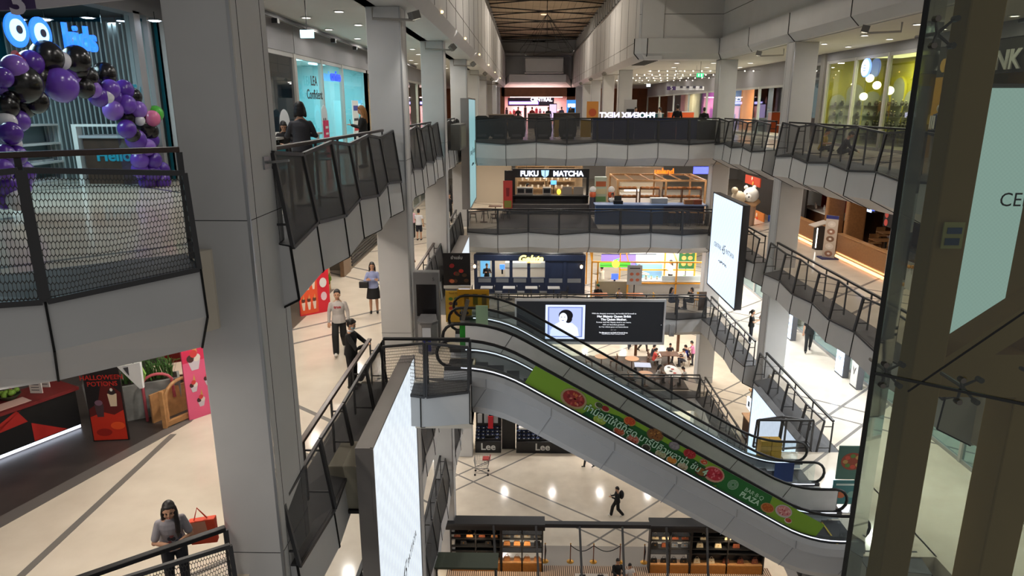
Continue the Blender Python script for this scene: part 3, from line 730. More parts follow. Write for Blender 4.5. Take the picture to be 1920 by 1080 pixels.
MB().box(6.05,7.9,-18.4,6.5,8.4,4.4).build('column',BEIGE,lt,bevel=.02)
MB().box(4.92,7.8,-1.75,8.6,8.2,-1.2).build('beam',BEIGE,lt)
MB().bar((4.95,7.95,-1.5),(8.3,7.95,1.1),.32,.36,up=(0,1,0)).build('diagonal_brace',BEIGE,lt)
MB().box(4.92,7.8,-5.6,8.6,8.2,-5.2).build('beam',BEIGE,lt)
def spider(p,lab='x'):
    c=Vector(p); m=MB()
    for dx,dz in ((-.09,.12),(.09,.12),(-.09,-.12),(.09,-.12)):
        m.tube([c+Vector((0,.14,0)),c+Vector((dx,.04,dz))],[.018,.012],6); m.tube([c+Vector((dx,.06,dz)),c+Vector((dx,-.01,dz))],.03,8)
    m.tube([c+Vector((0,.12,0)),c+Vector((0,.5,0))],.02,6)
    m.build('glass_clamp',mat('clamp_steel',s2l(110,106,100),.35,metal=.8),lt,smooth=False)
def onp(t,z): return (A_.x+d_.x*t,A_.y+d_.y*t+.04,z)
for t,z in ((.06,-1.12),(.26,-1.12),(.06,2.35),(.30,2.45),(.45,-.9),(.40,-3.7),(.47,-4.1),(.62,-1.12)): spider(onp(t,z))
nb=tag(MB().box(4.70,7.66,.12,4.93,7.68,.42).build('notice',mat('notice_paper',s2l(235,228,160),.6)),'small yellow and blue notice on the beige lift column','notice')
MB().box(4.73,7.65,.16,4.89,7.66,.24).build('blue_patch',C(70,100,150),nb); MB().box(4.74,7.65,.29,4.9,7.66,.36).build('blue_patch',C(80,110,170),nb)
# bracket rod on corner pillar and A pillar
for (p,q,lab) in (((-3.3,8.75,.98),(-2.95,8.6,1.02),'short steel rod fixed to the big near pillar beside the handrail'),((9.95,26.9,.98),(9.5,26.7,1.0),'short steel rod fixed to the right corner pillar')):
    r_=thing('rail_stay',lab,'metal bracket',p); MB().tube([p,q],.018,6).build('rod',STEEL,r_); MB().box(p[0]-.02,p[1]-.1,p[2]-.08,p[0]+.02,p[1]+.1,p[2]+.08).build('plate',STEEL,r_)

# ================= shops and things: generic builders =================
def R_(seed): return random.Random(seed)
def sign(name,label,body,size,loc,right,m,cat='sign',up=(0,0,1),**k):
    t=thing(name,label,cat,loc); text('letters',body,size,loc,right,up,m,t,**k); return t
def storefront(x,side,y0,y1,z,h,band,panes,label_n,glassm=None,basez=0):
    """glazed shop wall on the plane X=x; side=+1 faces +X"""
    g=glassm or GLASS
    w=st(MB().box(x-.15*side,y0,z+h,x,y1,z+band).build('wall_shop_band',C(118,116,118),None))
    ys=[y0+(y1-y0)*i/panes for i in range(panes+1)] if isinstance(panes,int) else panes
    f=st(MB().box(x-.12*side,y0,z+h-.12,x-.02*side,y1,z+h).box(x-.12*side,y0,z,x-.02*side,y1,z+.12).build('window_%d'%label_n,C(150,148,144)))
    for y in ys: MB().box(x-.14*side,y-.06,z,x,y+.06,z+h).build('mullion',C(165,162,156),f)
    for a,b in zip(ys,ys[1:]): MB().box(x-.08*side,a+.06,z+.12,x-.07*side,b-.06,z+h-.12).build('pane',g,f)
    return f
def room(x,side,y0,y1,z,h,depth,m,mfloor=None):
    xb=x-depth*side
    a,b=min(x,xb),max(x,xb)
    st(MB().box(xb-.1*side,y0,z,xb,y1,z+h).build('wall_shop',m)); st(box('wall_shop',m,(a,y0-.1,z),(b,y0,z+h))); st(box('wall_shop',m,(a,y1,z),(b,y1+.1,z+h)))
def make_poster(name,label,cat,p,r,w,h,base,tilt=0,th=.04,legs=True):
    r=Vector(r).normalized(); n=r.cross(Vector((0,0,1))); up=(Vector((0,0,1))-n*tilt).normalized()
    t=thing(name,label,cat,p); p=Vector(p)
    MB().prism([p,p+r*w,p+r*w+up*h,p+up*h],-n*th).build('board',base,t)
    def q(u,v,d=.004): return p+r*(u*w)+up*(v*h)+n*d
    return t,q,r,up,n
def ell(q,u,v,ru,rv,m,par,name='picture',d=.006,n=14,asp=1):
    return MB().add([q(u+ru*math.cos(2*math.pi*i/n),v+rv*math.sin(2*math.pi*i/n),d) for i in range(n)],[tuple(range(n))]).build(name,m,par)
def poly(q,pts,m,par,name='picture',d=.005):
    return MB().add([q(a,b,d) for a,b in pts],[tuple(range(len(pts)))]).build(name,m,par)
def shelf_unit(name,label,x0,y0,z0,x1,y1,h,rows,m,cat='shelf',back=None):
    t=thing(name,label,cat,((x0+x1)/2,(y0+y1)/2,z0))
    MB().box(x0,y0,z0,x0+.03,y1,z0+h).build('side_panel',m,t); MB().box(x1-.03,y0,z0,x1,y1,z0+h).build('side_panel',m,t)
    for i in range(rows+1): MB().box(x0+.03,y0,z0+h*i/rows,x1-.03,y1,z0+h*i/rows+.03).build('shelf_board',m,t)
    if back: MB().box(x0,y1-.02,z0,x1,y1,z0+h).build('back_panel',back,t)
    return t
def make_chair(m,m2,h=.82,w=.45):
    t=thing('cafe_chair','x','chair')
    for a in (-1,1):
        for b in (-1,1): MB().tube([(a*w*.42,b*w*.42,0),(a*w*.36,b*w*.36,.44)],.018,6).build('leg',m2,t)
    MB().box(-w/2,-w/2,.43,w/2,w/2,.47).build('seat',m,t,bevel=.01)
    bk=MB(); 
    for a in (-1,1): bk.tube([(a*w*.42,w*.45,.45),(a*w*.42,w*.52,h)],.016,6)
    bk.box(-w*.45,w*.44,h-.18,w*.45,w*.52,h); bk.box(-w*.45,w*.44,h-.34,w*.45,w*.5,h-.28)
    bk.build('backrest',m,t)
    return t
def make_table(m,m2,r=None,w=.7,d=.7,h=.74):
    t=thing('cafe_table','x','table')
    if r: MB().lathe([(r,h-.03),(r,h)],n=20).build('table_top',m,t)
    else: MB().box(-w/2,-d/2,h-.03,w/2,d/2,h).build('table_top',m,t,bevel=.008)
    MB().tube([(0,0,.02),(0,0,h-.03)],.03,8).build('pedestal',m2,t); MB().lathe([(.22,0),(.2,.025),(.03,.04)],n=14).build('foot',m2,t)
    return t
def make_stool(m,m2,h=.72):
    t=thing('bar_stool','x','stool')
    for a in (-1,1):
        for b in (-1,1): MB().tube([(a*.2,b*.2,0),(a*.13,b*.13,h-.03)],.013,6).build('leg',m2,t)
    MB().box(-.18,-.18,h-.04,.18,.18,h).build('seat',m,t,bevel=.01)
    MB().tube([(-.17,-.17,.28),(.17,-.17,.28),(.17,.17,.28),(-.17,.17,.28),(-.17,-.17,.28)],.009,5).build('foot_ring',m2,t)
    return t
class Proto:
    def __init__(s,t): s.t=t; s.first=True
    def put(s,loc,rz=0,label=None,group=None,scale=None):
        if s.first:
            s.first=False; o=s.t; o.location=loc; o.rotation_euler=(0,0,rz); _wl[o.name]=tuple(loc)
            if scale: o.scale=(scale,)*3 if not isinstance(scale,tuple) else scale
            o['label']=label
            if group: o['group']=group
            return o
        return dup(s.t,loc,rz,label,group,scale)
WOODL=mat('light_oak',s2l(176,130,84),.5,noise=.15,nscale=9); WOODD=mat('dark_walnut',s2l(92,58,36),.5,noise=.2,nscale=9)
WHT=C(225,224,220); BLACK=mat('black_paint',s2l(22,22,24),.45); GOLD=mat('brass',s2l(190,140,60),.3,metal=.9)
# ================= balloon shop, upper left =================
TEAL=mat('teal_wall',s2l(20,110,128),.6,noise=.1,nscale=2); CYAN=G(60,190,215,.35)
room(-8.3,1,8.0,16.3,0,3.7,3.6,TEAL)
st(box('wall_shop',WALL,(-8.35,16.3,0),(-6.9,16.45,4.0))); st(box('trim_shop',C(150,148,150),(-8.35,15.0,0),(-8.15,15.25,3.6))); st(box('trim_shop',C(150,148,150),(-8.3,15.6,0),(-8.2,15.7,3.6)))
st(box('wall_shop_band',C(120,118,120),(-8.5,6,3.55),(-8.15,16.4,4.0)))
st(box('ceiling_shop',mat('dark_shop_ceiling',s2l(40,46,50),.7),(-12,6,3.62),(-8.5,16.4,3.7)))
st(box('window_glass_shop',GLASS,(-8.26,14.0,.05),(-8.25,15.0,3.5)))
sl=thing('slat_screen','screen of upright pale slats behind the blue lit sign','screen',(-10,16.1,0))
MB().box(-11.8,16.18,0,-8.4,16.25,3.5).build('backing',C(26,40,44),sl)
for i in range(30): 
    x=-11.7+i*.112; MB().box(x,16.02,0,x+.035,16.18,3.5).build('slat',C(150,160,160),sl)
arealight('lamp',(-10,12.3,3.55),2.2,130,(.62,.92,1),parent=sl)
BLU=G(40,120,255,1.25); BLUW=G(170,215,255,1.5)
sg=thing('blue_lit_sign','blue glowing sign reading kids after two letters with eyes, over the balloon arch','sign',(-8.2,12.4,2.85))
text('letters','i',.62,(-8.12,10.95,2.86),(0,1,0),(0,0,1),BLU,sg,.03,bold=.012)
for yy,nm_ in ((11.42,'eye'),(11.98,'eye')):
    def dsk(r,dx,m,nm): return MB().tube([(-8.2+dx-.03,yy,2.85),(-8.2+dx,yy,2.85)],[r,r],28).build(nm,m,sg)
    dsk(.265,.1,BLU,'letter_ring'); dsk(.17,.115,BLUW,'eye_white'); 
    MB().tube([(-8.1,yy+.02,2.86),(-8.07,yy+.02,2.86)],.065,16).build('pupil',G(10,20,60,.2),sg)
text('letters','kids',.60,(-8.12,13.05,2.86),(0,1,0),(0,0,1),BLU,sg,.03,bold=.012)
MB().tube([(-8.1,11.25,2.5),(-8.1,11.4,2.38),(-8.1,11.6,2.36)],.05,8).build('red_smile',C(190,50,50),sg)
sign('glass_lettering','teal lettering on the glass right of the balloon arch','cur o',.42,(-8.2,14.75,2.05),(0,1,0),G(30,110,130,.5),extrude=.004,bold=.01)
# pendant lamps
pl=thing('pendant_lamp','x','lamp'); MB().tube([(0,0,.0),(0,0,.35)],.008,5).build('cord',BLK,pl); MB().lathe([(.16,-.02),(.15,.0),(.04,.03)],n=18).build('shade',C(200,205,210),pl); MB().lathe([(.09,-.05),(.12,-.02)],n=14).build('bulb',G(225,240,255,14),pl)
P_=Proto(pl)
for i,(u,v,x) in enumerate([(83,35,-9.6),(165,33,-9.4),(215,43,-9.2),(245,67,-9.2),(33,35,-9.8),(140,63,-10.2),(290,38,-7.9)]):
    p=at(u,v,X=x); P_.put(p,0,'round white pendant lamp in the balloon shop, %s'%['second from the left','above the blue letters','right of the blue letters','lowest, before the slats','partly behind the blue letter i','small one behind the letters','by the white door frame'][i],scale=(1,1,max(.3,min(1.5,(3.62-p.z)/.35))))
# shelves, desk, television, wall poster
su=thing('white_shelf','white shelf unit with books left of the desk inside the balloon shop','shelf',at(75,325,X=-10.6))
a=at(42,325,X=-10.8); b_=at(112,235,X=-10.8); z1=b_.z
MB().box(-11.2,a.y,0,-10.8,a.y+.05,z1).build('side_panel',WHT,su); MB().box(-11.2,b_.y,0,-10.8,b_.y+.05,z1).build('side_panel',WHT,su); MB().box(-11.22,a.y,0,-11.18,b_.y,z1).build('back_panel',C(120,140,145),su)
for i in range(4): MB().box(-11.2,a.y+.05,i*z1/3,-10.8,b_.y,i*z1/3+.04).build('shelf_board',WHT,su)
bk=Proto(tag(MB().box(-.08,-.15,0,.08,.15,.05).build('book',C(200,200,200)),'x','book'))
for i in range(6):
    y_=a.y+.3+(i%3)*.4; bk.put((-11.0,y_,[.04,z1/3+.04,z1*2/3+.04][i//3]+.0),0,'book lying on the white shelf unit of the balloon shop','books on the white shelf unit')
tv=thing('wall_television','screen showing a pale drawing on the teal wall behind the balloons','television',at(70,198,X=-11.85))
c1=at(38,168,X=-11.85); c2=at(104,226,X=-11.85)
MB().box(-11.9,c1.y,c2.z,-11.8,c2.y,c1.z).build('housing',BLACK,tv); MB().box(-11.8,c1.y+.04,c2.z+.04,-11.79,c2.y-.04,c1.z-.04).build('display',G(90,110,190,.7),tv)
MB().box(-11.79,c1.y+.3,c2.z+.1,-11.785,c2.y-.1,c2.z+.3).build('picture',G(200,120,170,.7),tv)
wp=thing('wall_chart','tall teal wall chart with faint white lines','poster',at(125,260,X=-11.8)); c1=at(104,168,X=-11.82); c2=at(140,318,X=-11.82)
MB().box(-11.85,c1.y,c2.z,-11.82,c2.y,c1.z).build('sheet',G(14,120,145,.15),wp)
for i in range(9): MB().box(-11.82,c1.y+.1,c1.z-.25-i*.16,-11.815,c1.y+.1+(.3+.2*(i%3)),c1.z-.22-i*.16).build('text_line',C(140,190,200),wp)
dk=thing('reception_desk','dark brown reception desk reading Hello beside the purple balloons','desk',(-9.7,15.0,0))
MB().box(-9.75,15.2,0,-8.42,15.8,1.0).build('body',mat('brown_desk',s2l(70,48,36),.5,noise=.15,nscale=4),dk); MB().box(-9.8,15.14,1.0,-8.38,15.85,1.06).build('desk_top',C(170,170,175),dk); MB().box(-9.9,15.1,0,-9.8,15.3,1.25).box(-9.9,15.1,1.25,-8.5,15.3,1.3).build('frame',WHT,dk)
text('letters','Hello',.36,(-9.1,15.19,.62),(1,0,0),(0,0,1),G(25,110,130,.5),dk,.01,bold=.01)
# balloon arch: every balloon a thing
PUR=[s2l(84,46,150),s2l(104,66,172),s2l(130,92,186),s2l(146,110,196)]
def bmat(c,nm): return mat(nm,c,.22,spec=.6)
BM={'k':bmat(s2l(20,18,20),'balloon_black'),'p':bmat(PUR[0],'balloon_purple'),'m':bmat(PUR[1],'balloon_mid_purple'),'l':bmat(PUR[2],'balloon_lilac'),'w':bmat(s2l(205,205,212),'balloon_white'),'g':bmat(s2l(80,180,60),'balloon_green'),'r':bmat(s2l(214,110,150),'balloon_pink')}
proto={}
def balloon(u,v,rpx,c,X,lab,grp=None):
    p=at(u,v,X=X); r=rpx*p.length/FPX*.97
    if c not in proto:
        mb=MB().ball((0,0,0),1,20,14,(1,1,1.06)); mb.tube([(0,0,-1.05),(0,0,-1.13)],[.04,.07],8)
        o=mb.build('balloon',BM[c],smooth=True); proto[c]=o; tag(o,cat='balloon')
        o.location=p; o.scale=(r,)*3
    else: o=proto[c].copy(); COL.objects.link(o); o.location=p; o.scale=(r,)*3
    o.rotation_euler=(.3*math.sin(u),.3*math.cos(v),u)
    o['label']=lab; 
    if grp: o['group']=grp
    return o
nmc={'k':'black','p':'deep purple','m':'purple','l':'lilac','w':'white','g':'green','r':'pink'}
BL=[(87,108,23,'k'),(143,112,20,'k'),(57,119,18,'p'),(27,128,18,'l'),(115,114,13,'w'),(133,131,17,'p'),(41,157,27,'k'),(77,148,18,'k'),(98,143,17,'k'),(114,160,24,'m'),(142,155,15,'l'),(162,145,17,'k'),(158,165,15,'k'),
(10,170,17,'l'),(5,146,14,'p'),(12,200,17,'k'),(42,197,19,'k'),(68,190,17,'k'),(35,226,15,'m'),(12,229,14,'w'),(20,250,16,'p'),(17,271,17,'w'),(8,292,16,'p'),(30,292,15,'p'),(38,325,20,'p'),(5,318,15,'m'),
(196,139,17,'k'),(189,152,14,'k'),(207,167,14,'m'),(232,169,15,'p'),(185,181,15,'p'),(201,181,10,'w'),(214,184,13,'p'),(250,182,13,'k'),(238,196,14,'m'),(212,207,15,'l'),(259,206,13,'l'),(237,222,14,'k'),(262,219,11,'k'),(262,226,8,'w'),(270,238,18,'k'),(283,246,12,'k'),(286,222,12,'r'),(292,213,12,'g'),
(238,242,14,'p'),(255,262,16,'p'),(284,263,12,'p'),(276,276,13,'l'),(258,280,12,'w'),(262,300,14,'m'),(288,300,13,'p'),(262,318,13,'m'),(285,324,14,'p'),(304,318,12,'p'),(276,340,14,'p'),(304,340,14,'p'),
(12,348,16,'p'),(38,350,15,'m'),(32,376,15,'w'),(8,375,14,'p'),(170,155,14,'k'),(150,131,12,'k'),(50,175,14,'k'),(20,185,12,'k'),(175,168,12,'l'),(222,190,10,'k'),(248,252,12,'k')]
for i,(u,v,r,c) in enumerate(BL):
    if (u,c)==(286,'r'): lab='pink balloon at the right of the balloon arch'
    elif c=='g': lab='green balloon at the right of the balloon arch'
    else: lab='%s balloon in the arch at the upper left'%nmc[c]
    balloon(u,v,r*1.04,c,-8.0+.12*math.sin(i*2.3)-(.06 if c=='k' else 0),lab,'%s balloons of the arch'%nmc[c])
tk=tag(MB().box(-.0,0,0,.001,.001,.001).build('tick',BLACK),'x','mark'); bpy.data.objects.remove(tk)
# hanging direction sign at the top left
hs=thing('hanging_direction_sign','hanging purple and white direction sign with the number 3, cut by the top left corner','sign',at(90,8,Y=7.0))
a=at(-60,22,Y=6.6); b_=at(68,16,Y=6.9); c_=at(230,-2,Y=7.3); H1=.26
MB().prism([a,b_,b_+Vector((0,0,H1)),a+Vector((0,0,H1))],(.0,.06,0)).build('purple_panel',C(58,38,88),hs)
MB().prism([b_,c_,c_+Vector((0,0,H1)),b_+Vector((0,0,H1))],(.0,.06,0)).build('white_panel',C(176,172,178),hs)
text('number','3',.3,at(31,6,Y=6.75),(b_-a),(0,0,1),C(190,185,200),hs,.004,bold=.01)
MB().tube([c_-Vector((.3,0,-.2)),c_-Vector((.3,0,-1.6))],.01,5).build('hanger',BLK,hs)
# ================= glazed shop, upper left behind the women =================
GD=glass('dark_shop_glass',(.5,.55,.6),.35); GC=glass('pale_shop_glass',(.85,.97,1),.15)
ys=[16.4,21.3,24.2,26.9,30.6]
storefront(-6.9,1,16.45,21.35,0,3.2,4.0,1,1,GD); storefront(-6.9,1,21.4,31,0,3.2,4.0,[21.45,24.2,26.9,31],2,GC); storefront(-6.9,1,31,60,0,3.2,4.0,8,3,GC)
st(box('wall_shop',C(60,66,74),(-10.2,16.5,0),(-10.1,21.3,3.5)))
room(-7.0,1,21.5,31,0,3.4,3.0,mat('pale_cyan_wall',s2l(150,205,210),.6))
for yy,p in ((22.8,75),(26.3,60),(29.3,60)):
    t=thing('shop_ceiling_panel','lit square ceiling panel inside the cyan shop','ceiling light',(-8.4,yy,3.36),'ceiling panels inside the cyan shop'); MB().box(-8.8,yy-.4,3.34,-8.0,yy+.4,3.4).build('diffuser',G(225,250,255,2.5),t); arealight('lamp',(-8.4,yy,3.3),.7,p,(.72,.97,1),parent=t)
st(box('ceiling_shop',WHT,(-10,21.5,3.4),(-7.0,31,3.5)))
tk_=thing('lighting_track','black lighting track along the grey band over the upper left shops','lighting track',(-6.3,25,3.9)); MB().box(-6.45,14,3.86,-6.4,42,3.96).build('rail',BLK,tk_)
for y in (16,18.5,21,24,27,31,35): MB().box(-6.5,y,3.74,-6.35,y+.16,3.86).build('spot_head',BLK,tk_)
sign('shop_window_lettering','black lettering LEA Confident on the cyan shop window','LEA\nConfident',.42,(-6.86,23.0,2.25),(0,1,0),BLACK,extrude=.003,bold=.006)
sign('shop_door_lettering','blue lit lettering over the shop door','curioo',.5,(-6.84,25.6,2.72),(0,1,0),G(40,70,220,1.0),extrude=.02,bold=.012)
sign('green_window_lettering','green lettering on the dark shop window','สมัคร\nเรียน',.34,(-6.86,18.6,.95),(0,1,0),G(50,190,90,.6),extrude=.003,bold=.012)
oc=tag(MB().prism([(-6.86,16.6,1.05),(-6.86,17.2,1.4),(-6.86,17.35,1.95),(-6.86,17.0,2.35),(-6.86,16.5,2.45),(-6.86,16.3,1.9)],(.02,0,0)).build('red_window_shape',C(120,30,32)),'dark red angular sticker at the left of the dark shop window','sticker')
for (y,z,r,lab) in ((19.9,1.05,.36,'round pink sticker with a face on the dark shop window'),(23.9,1.25,.3,'small pink sticker on the cyan shop window')):
    t=thing('pink_sticker',lab,'sticker',(-6.86,y,z)); MB().tube([(-6.87,y,z),(-6.86,y,z)],[r,r],20).build('disc',C(205,160,160),t); MB().tube([(-6.86,y,z+.12),(-6.85,y,z+.12)],[r*1.2,r*1.2],20).build('outline',C(190,195,200),t)
    for dy in (-.12,.1): MB().tube([(-6.85,y+dy,z),(-6.84,y+dy,z)],.05,10).build('eye',BLACK,t)
make_p=make_poster
t,q,r_,up,n=make_poster('door_poster','white and red notice poster beside the shop door','poster',(-6.6,26.9,0),(0,1,0),.9,1.9,WHT)
poly(q,[(.1,.4),(.9,.4),(.9,.5),(.1,.5)],C(190,30,40),t); poly(q,[(.1,.8),(.9,.8),(.9,.9),(.1,.9)],C(60,70,150),t); poly(q,[(.1,.6),(.9,.6),(.9,.65),(.1,.65)],C(60,60,70),t)
t,q,r_,up,n=make_poster('pink_standee','pink upright sign behind the woman in the grey jacket','sign board',(-6.3,21.9,0),(0,1,0),.5,1.25,C(205,40,90))
poly(q,[(.2,.8),(.8,.8),(.8,.86),(.2,.86)],WHT,t); poly(q,[(.2,.65),(.8,.65),(.8,.7),(.2,.7)],WHT,t)
ct=thing('waiting_counter','pale counter with a blue chair behind the grey-jacket woman','counter',(-5.9,15.8,0)); MB().box(-6.5,14.8,.98,-5.3,18.2,1.03).build('counter_top',C(190,186,180),ct)
for x,y in ((-6.4,14.9),(-5.4,14.9),(-6.4,18.1),(-5.4,18.1)): MB().box(x-.03,y-.03,0,x+.03,y+.03,.98).build('leg',WHT,ct)
ch=Proto(make_chair(C(70,150,160),WHT)); ch.put((-4.9,14.2,0),1.2,'pale blue chair behind the railing by the grey-jacket woman')
ch.put((-4.9,16.6,0),.6,'pale blue chair at the far end of the waiting counter')
ex=thing('exit_sign','white lit box sign under the upper left ceiling','sign',(-4.4,16.8,3.55)); a=at(562,56,Y=16.5); b_=at(588,71,Y=16.5); MB().box(a.x,16.5,b_.z,b_.x,16.56,a.z).build('lit_face',G(190,225,235,1.2),ex); MB().tube([((a.x+b_.x)/2,16.53,a.z),((a.x+b_.x)/2,16.53,4.0)],.012,5).build('hanger',BLK,ex)
# further shops on the upper left
room(-7.0,1,31.2,60,0,3.4,3.0,mat('warm_shop_wall',s2l(170,130,90),.6,noise=.2,nscale=2))
for yy in (36,44): 
    t=thing('shop_ceiling_panel','lit ceiling panel inside a warm shop at the far upper left','ceiling light',(-8.4,yy,3.36),'ceiling panels inside the warm shops'); MB().box(-8.8,yy-.4,3.34,-8.0,yy+.4,3.4).build('diffuser',G(255,225,180,3),t); arealight('lamp',(-8.4,yy,3.3),.8,110,(1,.85,.65),parent=t)
# ================= level 4 left: drinks counter, planters, booth, posters =================
z=LV[4]
DF=st(MB().slab([(-13,4.5),(-8.5,8.3),(-7.05,12.75),(-6.9,16.3),(-13,16.3)],z-.001,z+.008).build('floor_dark_planks',mat('dark_plank_floor',s2l(62,56,54),.35,noise=.25,nscale=2)))
st(MB().slab([(-9.2,7.5),(-8.35,8.15),(-6.85,12.75),(-6.7,16.3),(-6.95,16.3),(-7.1,12.75),(-8.6,8.4)],z-.0005,z+.010).build('floor_border',C(104,100,98,.3)))
ct=thing('drinks_counter','black and red drinks counter with red triangles and a lit foot','counter',(-9.2,10.9,z))
def cpt(s,d=0): # along the front
    a=Vector((-10.6,9.15,0)); b=Vector((-8.9,12.4,0)); dd=(b-a).normalized(); nn=Vector((dd.y,-dd.x,0)); return a+dd*s+nn*d
def cq(s,h,d=0): p=cpt(s,d); return Vector((p.x,p.y,z+h))
Ls=3.67
MB().add([cq(0,.1),cq(Ls,.1),cq(Ls,.1,-.8),cq(0,.1,-.8),cq(0,.84),cq(Ls,.84),cq(Ls,.84,-.8),cq(0,.84,-.8)],[(0,3,2,1),(4,5,6,7),(0,1,5,4),(1,2,6,5),(2,3,7,6),(3,0,4,7)]).build('body',BLACK,ct)
MB().bar(cq(0,.87,-.38),cq(Ls+.05,.87,-.38),.86,.06).build('counter_top',C(120,30,30),ct)
MB().bar(cq(0,.06,-.04),cq(Ls,.06,-.04),.03,.06).build('foot_light',G(225,235,255,3.0),ct)
MB().bar(cq(0,.05,-.1),cq(Ls,.05,-.1),.05,.1).build('kick_plate',C(120,120,120),ct)
RED=C(176,34,28)
for tri in ([(1.6,.12),(2.15,.55),(1.6+.55*2,.83)],[(1.1,.1),(1.75,.1),(1.95,.55)],[(1.9,.5),(2.75,.55),(2.6,.83)],[(2.8,.5),(2.8,.12),(3.4,.12)]):
    MB().add([cq(s,h,.006) for s,h in tri],[(0,1,2)]).build('red_triangle',RED,ct)
mc=tag(MB().bar(cq(1.2,.91,-.2),cq(2.9,.91,-.2),.32,.01).build('menu_sheet',C(214,180,172)),'long pink and white menu sheet lying on the drinks counter','menu')
pm=R_(4)
bt_=Proto(thing('drink_bottle','x','bottle'))
MB().lathe([(.035,0),(.035,.16),(.015,.2),(.015,.25)],n=10).build('body',mat('bottle_glass',s2l(120,60,50),.2),bt_.t); MB().lathe([(.018,.25),(.018,.28)],n=8).build('cap',WHT,bt_.t)
for i in range(22): p=cq(.2+pm.random()*2.6,.90,-.45-.3*pm.random()); bt_.put(p,0,'small bottle or cup among the clutter on the drinks counter','bottles and cups on the drinks counter',scale=.8+.5*pm.random())
bw=thing('fruit_bowl','green bowl of limes on the drinks counter','bowl',cq(2.75,.90,-.5)); MB().lathe([(.1,0),(.2,.1),(.18,.1),(.09,.02)],cq(2.75,.90,-.5),16).build('bowl',C(60,70,50),bw)
LM=Proto(tag(MB().ball((0,0,0),.05,10,7).build('lime',C(120,160,60)),'x','fruit'))
for i in range(12): LM.put(cq(2.75+.13*math.cos(i*1.3)*(i%3)/2,1.02+.03*(i%2),-.5+.13*math.sin(i*1.3)*(i%3)/2),0,'lime in the green bowl on the drinks counter','limes in the green bowl')
for i,(s,d,hh,w) in enumerate([(3.15,-.35,.3,.24),(3.4,-.5,.32,.16)]):
    c0=cq(s,.90,d); t=thing('price_card','white price card standing at the %s of the counter'%('end' if i else 'right end'),'sign',c0); MB().box(c0.x-w/2,c0.y-.01,c0.z,c0.x+w/2,c0.y+.01,c0.z+hh).build('card',WHT,t)
    for k in range(4): MB().box(c0.x-w*.35,c0.y-.013,c0.z+.06+k*.055,c0.x+w*.3,c0.y-.011,c0.z+.075+k*.055).build('text_line',C(90,90,95),t)
mch=thing('blender_machine','dark drinks machine at the back of the counter','machine',cq(1.0,.90,-.6))
c0=cq(.9,.90,-.6); MB().box(c0.x-.2,c0.y-.15,c0.z,c0.x+.2,c0.y+.15,c0.z+.45).build('body',C(50,48,50,.3),mch); MB().box(c0.x-.22,c0.y-.17,c0.z+.45,c0.x+.22,c0.y+.17,c0.z+.5).build('lid',STEEL,mch)
st(box('floor_inlay',C(120,116,112,.3),(-7.0,6.0,z+.0),(-6.88,12.2,z+.004)))
# planters
CONC=mat('concrete',s2l(140,142,140),.8,noise=.18,nscale=5,bump=.3); LEAF=mat('fern_leaf',s2l(62,104,42),.5,noise=.4,nscale=12)
def planter(p,r,w,d,h,lab,seed):
    r=Vector(r).normalized(); n=Vector((-r.y,r.x,0)); p=Vector(p); t=thing('planter',lab,'planter',p)
    tp=.04
    pts=lambda e,zz:[p+r*-e+n*-e+Vector((0,0,zz)),p+r*(w+e)+n*-e+Vector((0,0,zz)),p+r*(w+e)+n*(d+e)+Vector((0,0,zz)),p+r*-e+n*(d+e)+Vector((0,0,zz))]
    MB().add(pts(-tp,0)+pts(0,h),[(3,2,1,0),(4,5,6,7),(0,1,5,4),(1,2,6,5),(2,3,7,6),(3,0,4,7)]).build('pot',CONC,t,bevel=.01)
    MB().add(pts(-.05,h+.004),[(0,1,2,3)]).build('soil',C(40,32,26),t)
    rr=R_(seed); mb=MB()
    for i in range(150):
        b=p+r*rr.uniform(.08,w-.08)+n*rr.uniform(.08,d-.08)+Vector((0,0,h)); a=rr.random()*6.28; l=rr.uniform(.25,.5); o=Vector((math.cos(a),math.sin(a),0))*l*.6
        s=Vector((-math.sin(a),math.cos(a),0))*.012; m1=b+o*.45+Vector((0,0,l*.8)); m2=b+o+Vector((0,0,l*.85))
        mb.add([b-s,b+s,m1+s,m1-s],[(0,1,2,3)]); mb.add([m1-s,m1+s,m2],[(0,1,2)])
    f=mb.build('fern_foliage',LEAF,t); return t
pa=at(232,800,Z=z); planter((pa.x-.1,pa.y+.15,z),(.87,.5,0),1.15,.45,.78,'pale concrete planter with ferns between the red-black poster and the wooden booth',3)
planter((-9.0,12.75,z),(.87,.5,0),.75,.45,.78,'pale concrete planter with ferns behind the red-black poster',5)
# poster boards
t,q,r_,up,n=make_poster('promotion_board','black and red standing board reading HALLOWEEN POTIONS','sign board',(-8.32,11.85,z),(1,.12,0),.66,1.62,mat('poster_black',s2l(26,20,22),.5))
poly(q,[(.03,.02),(.97,.02),(.97,.4),(.7,.34),(.4,.38),(.03,.32)],C(196,44,20),t); poly(q,[(.03,.28),(.97,.30),(.97,.62),(.5,.8),(.3,.5),(.03,.42)],C(90,18,16),t,d=.0045)
ell(q,.35,.12,.22,.05,C(150,26,14),t); ell(q,.75,.2,.2,.05,C(226,80,30),t)
for u,v,c in ((.72,.55,(214,196,170)),(.32,.42,(70,50,56))):
    poly(q,[(u-.09,v-.1),(u+.09,v-.1),(u+.13,v+.06),(u-.13,v+.06)],C(*c),t,'cup_picture',d=.007); ell(q,u,v+.08,.11,.035,C(40,28,30) if u>.5 else C(120,90,110),t,'cup_picture',d=.008)
ell(q,.72,.66,.04,.02,WHT,t,d=.009)
for s_,v in (('HALLOWEEN',.815),('POTIONS',.735)): text('letters',s_,.13,q(.5,v,.006),r_,up,C(180,36,24),t,.002,bold=.002)
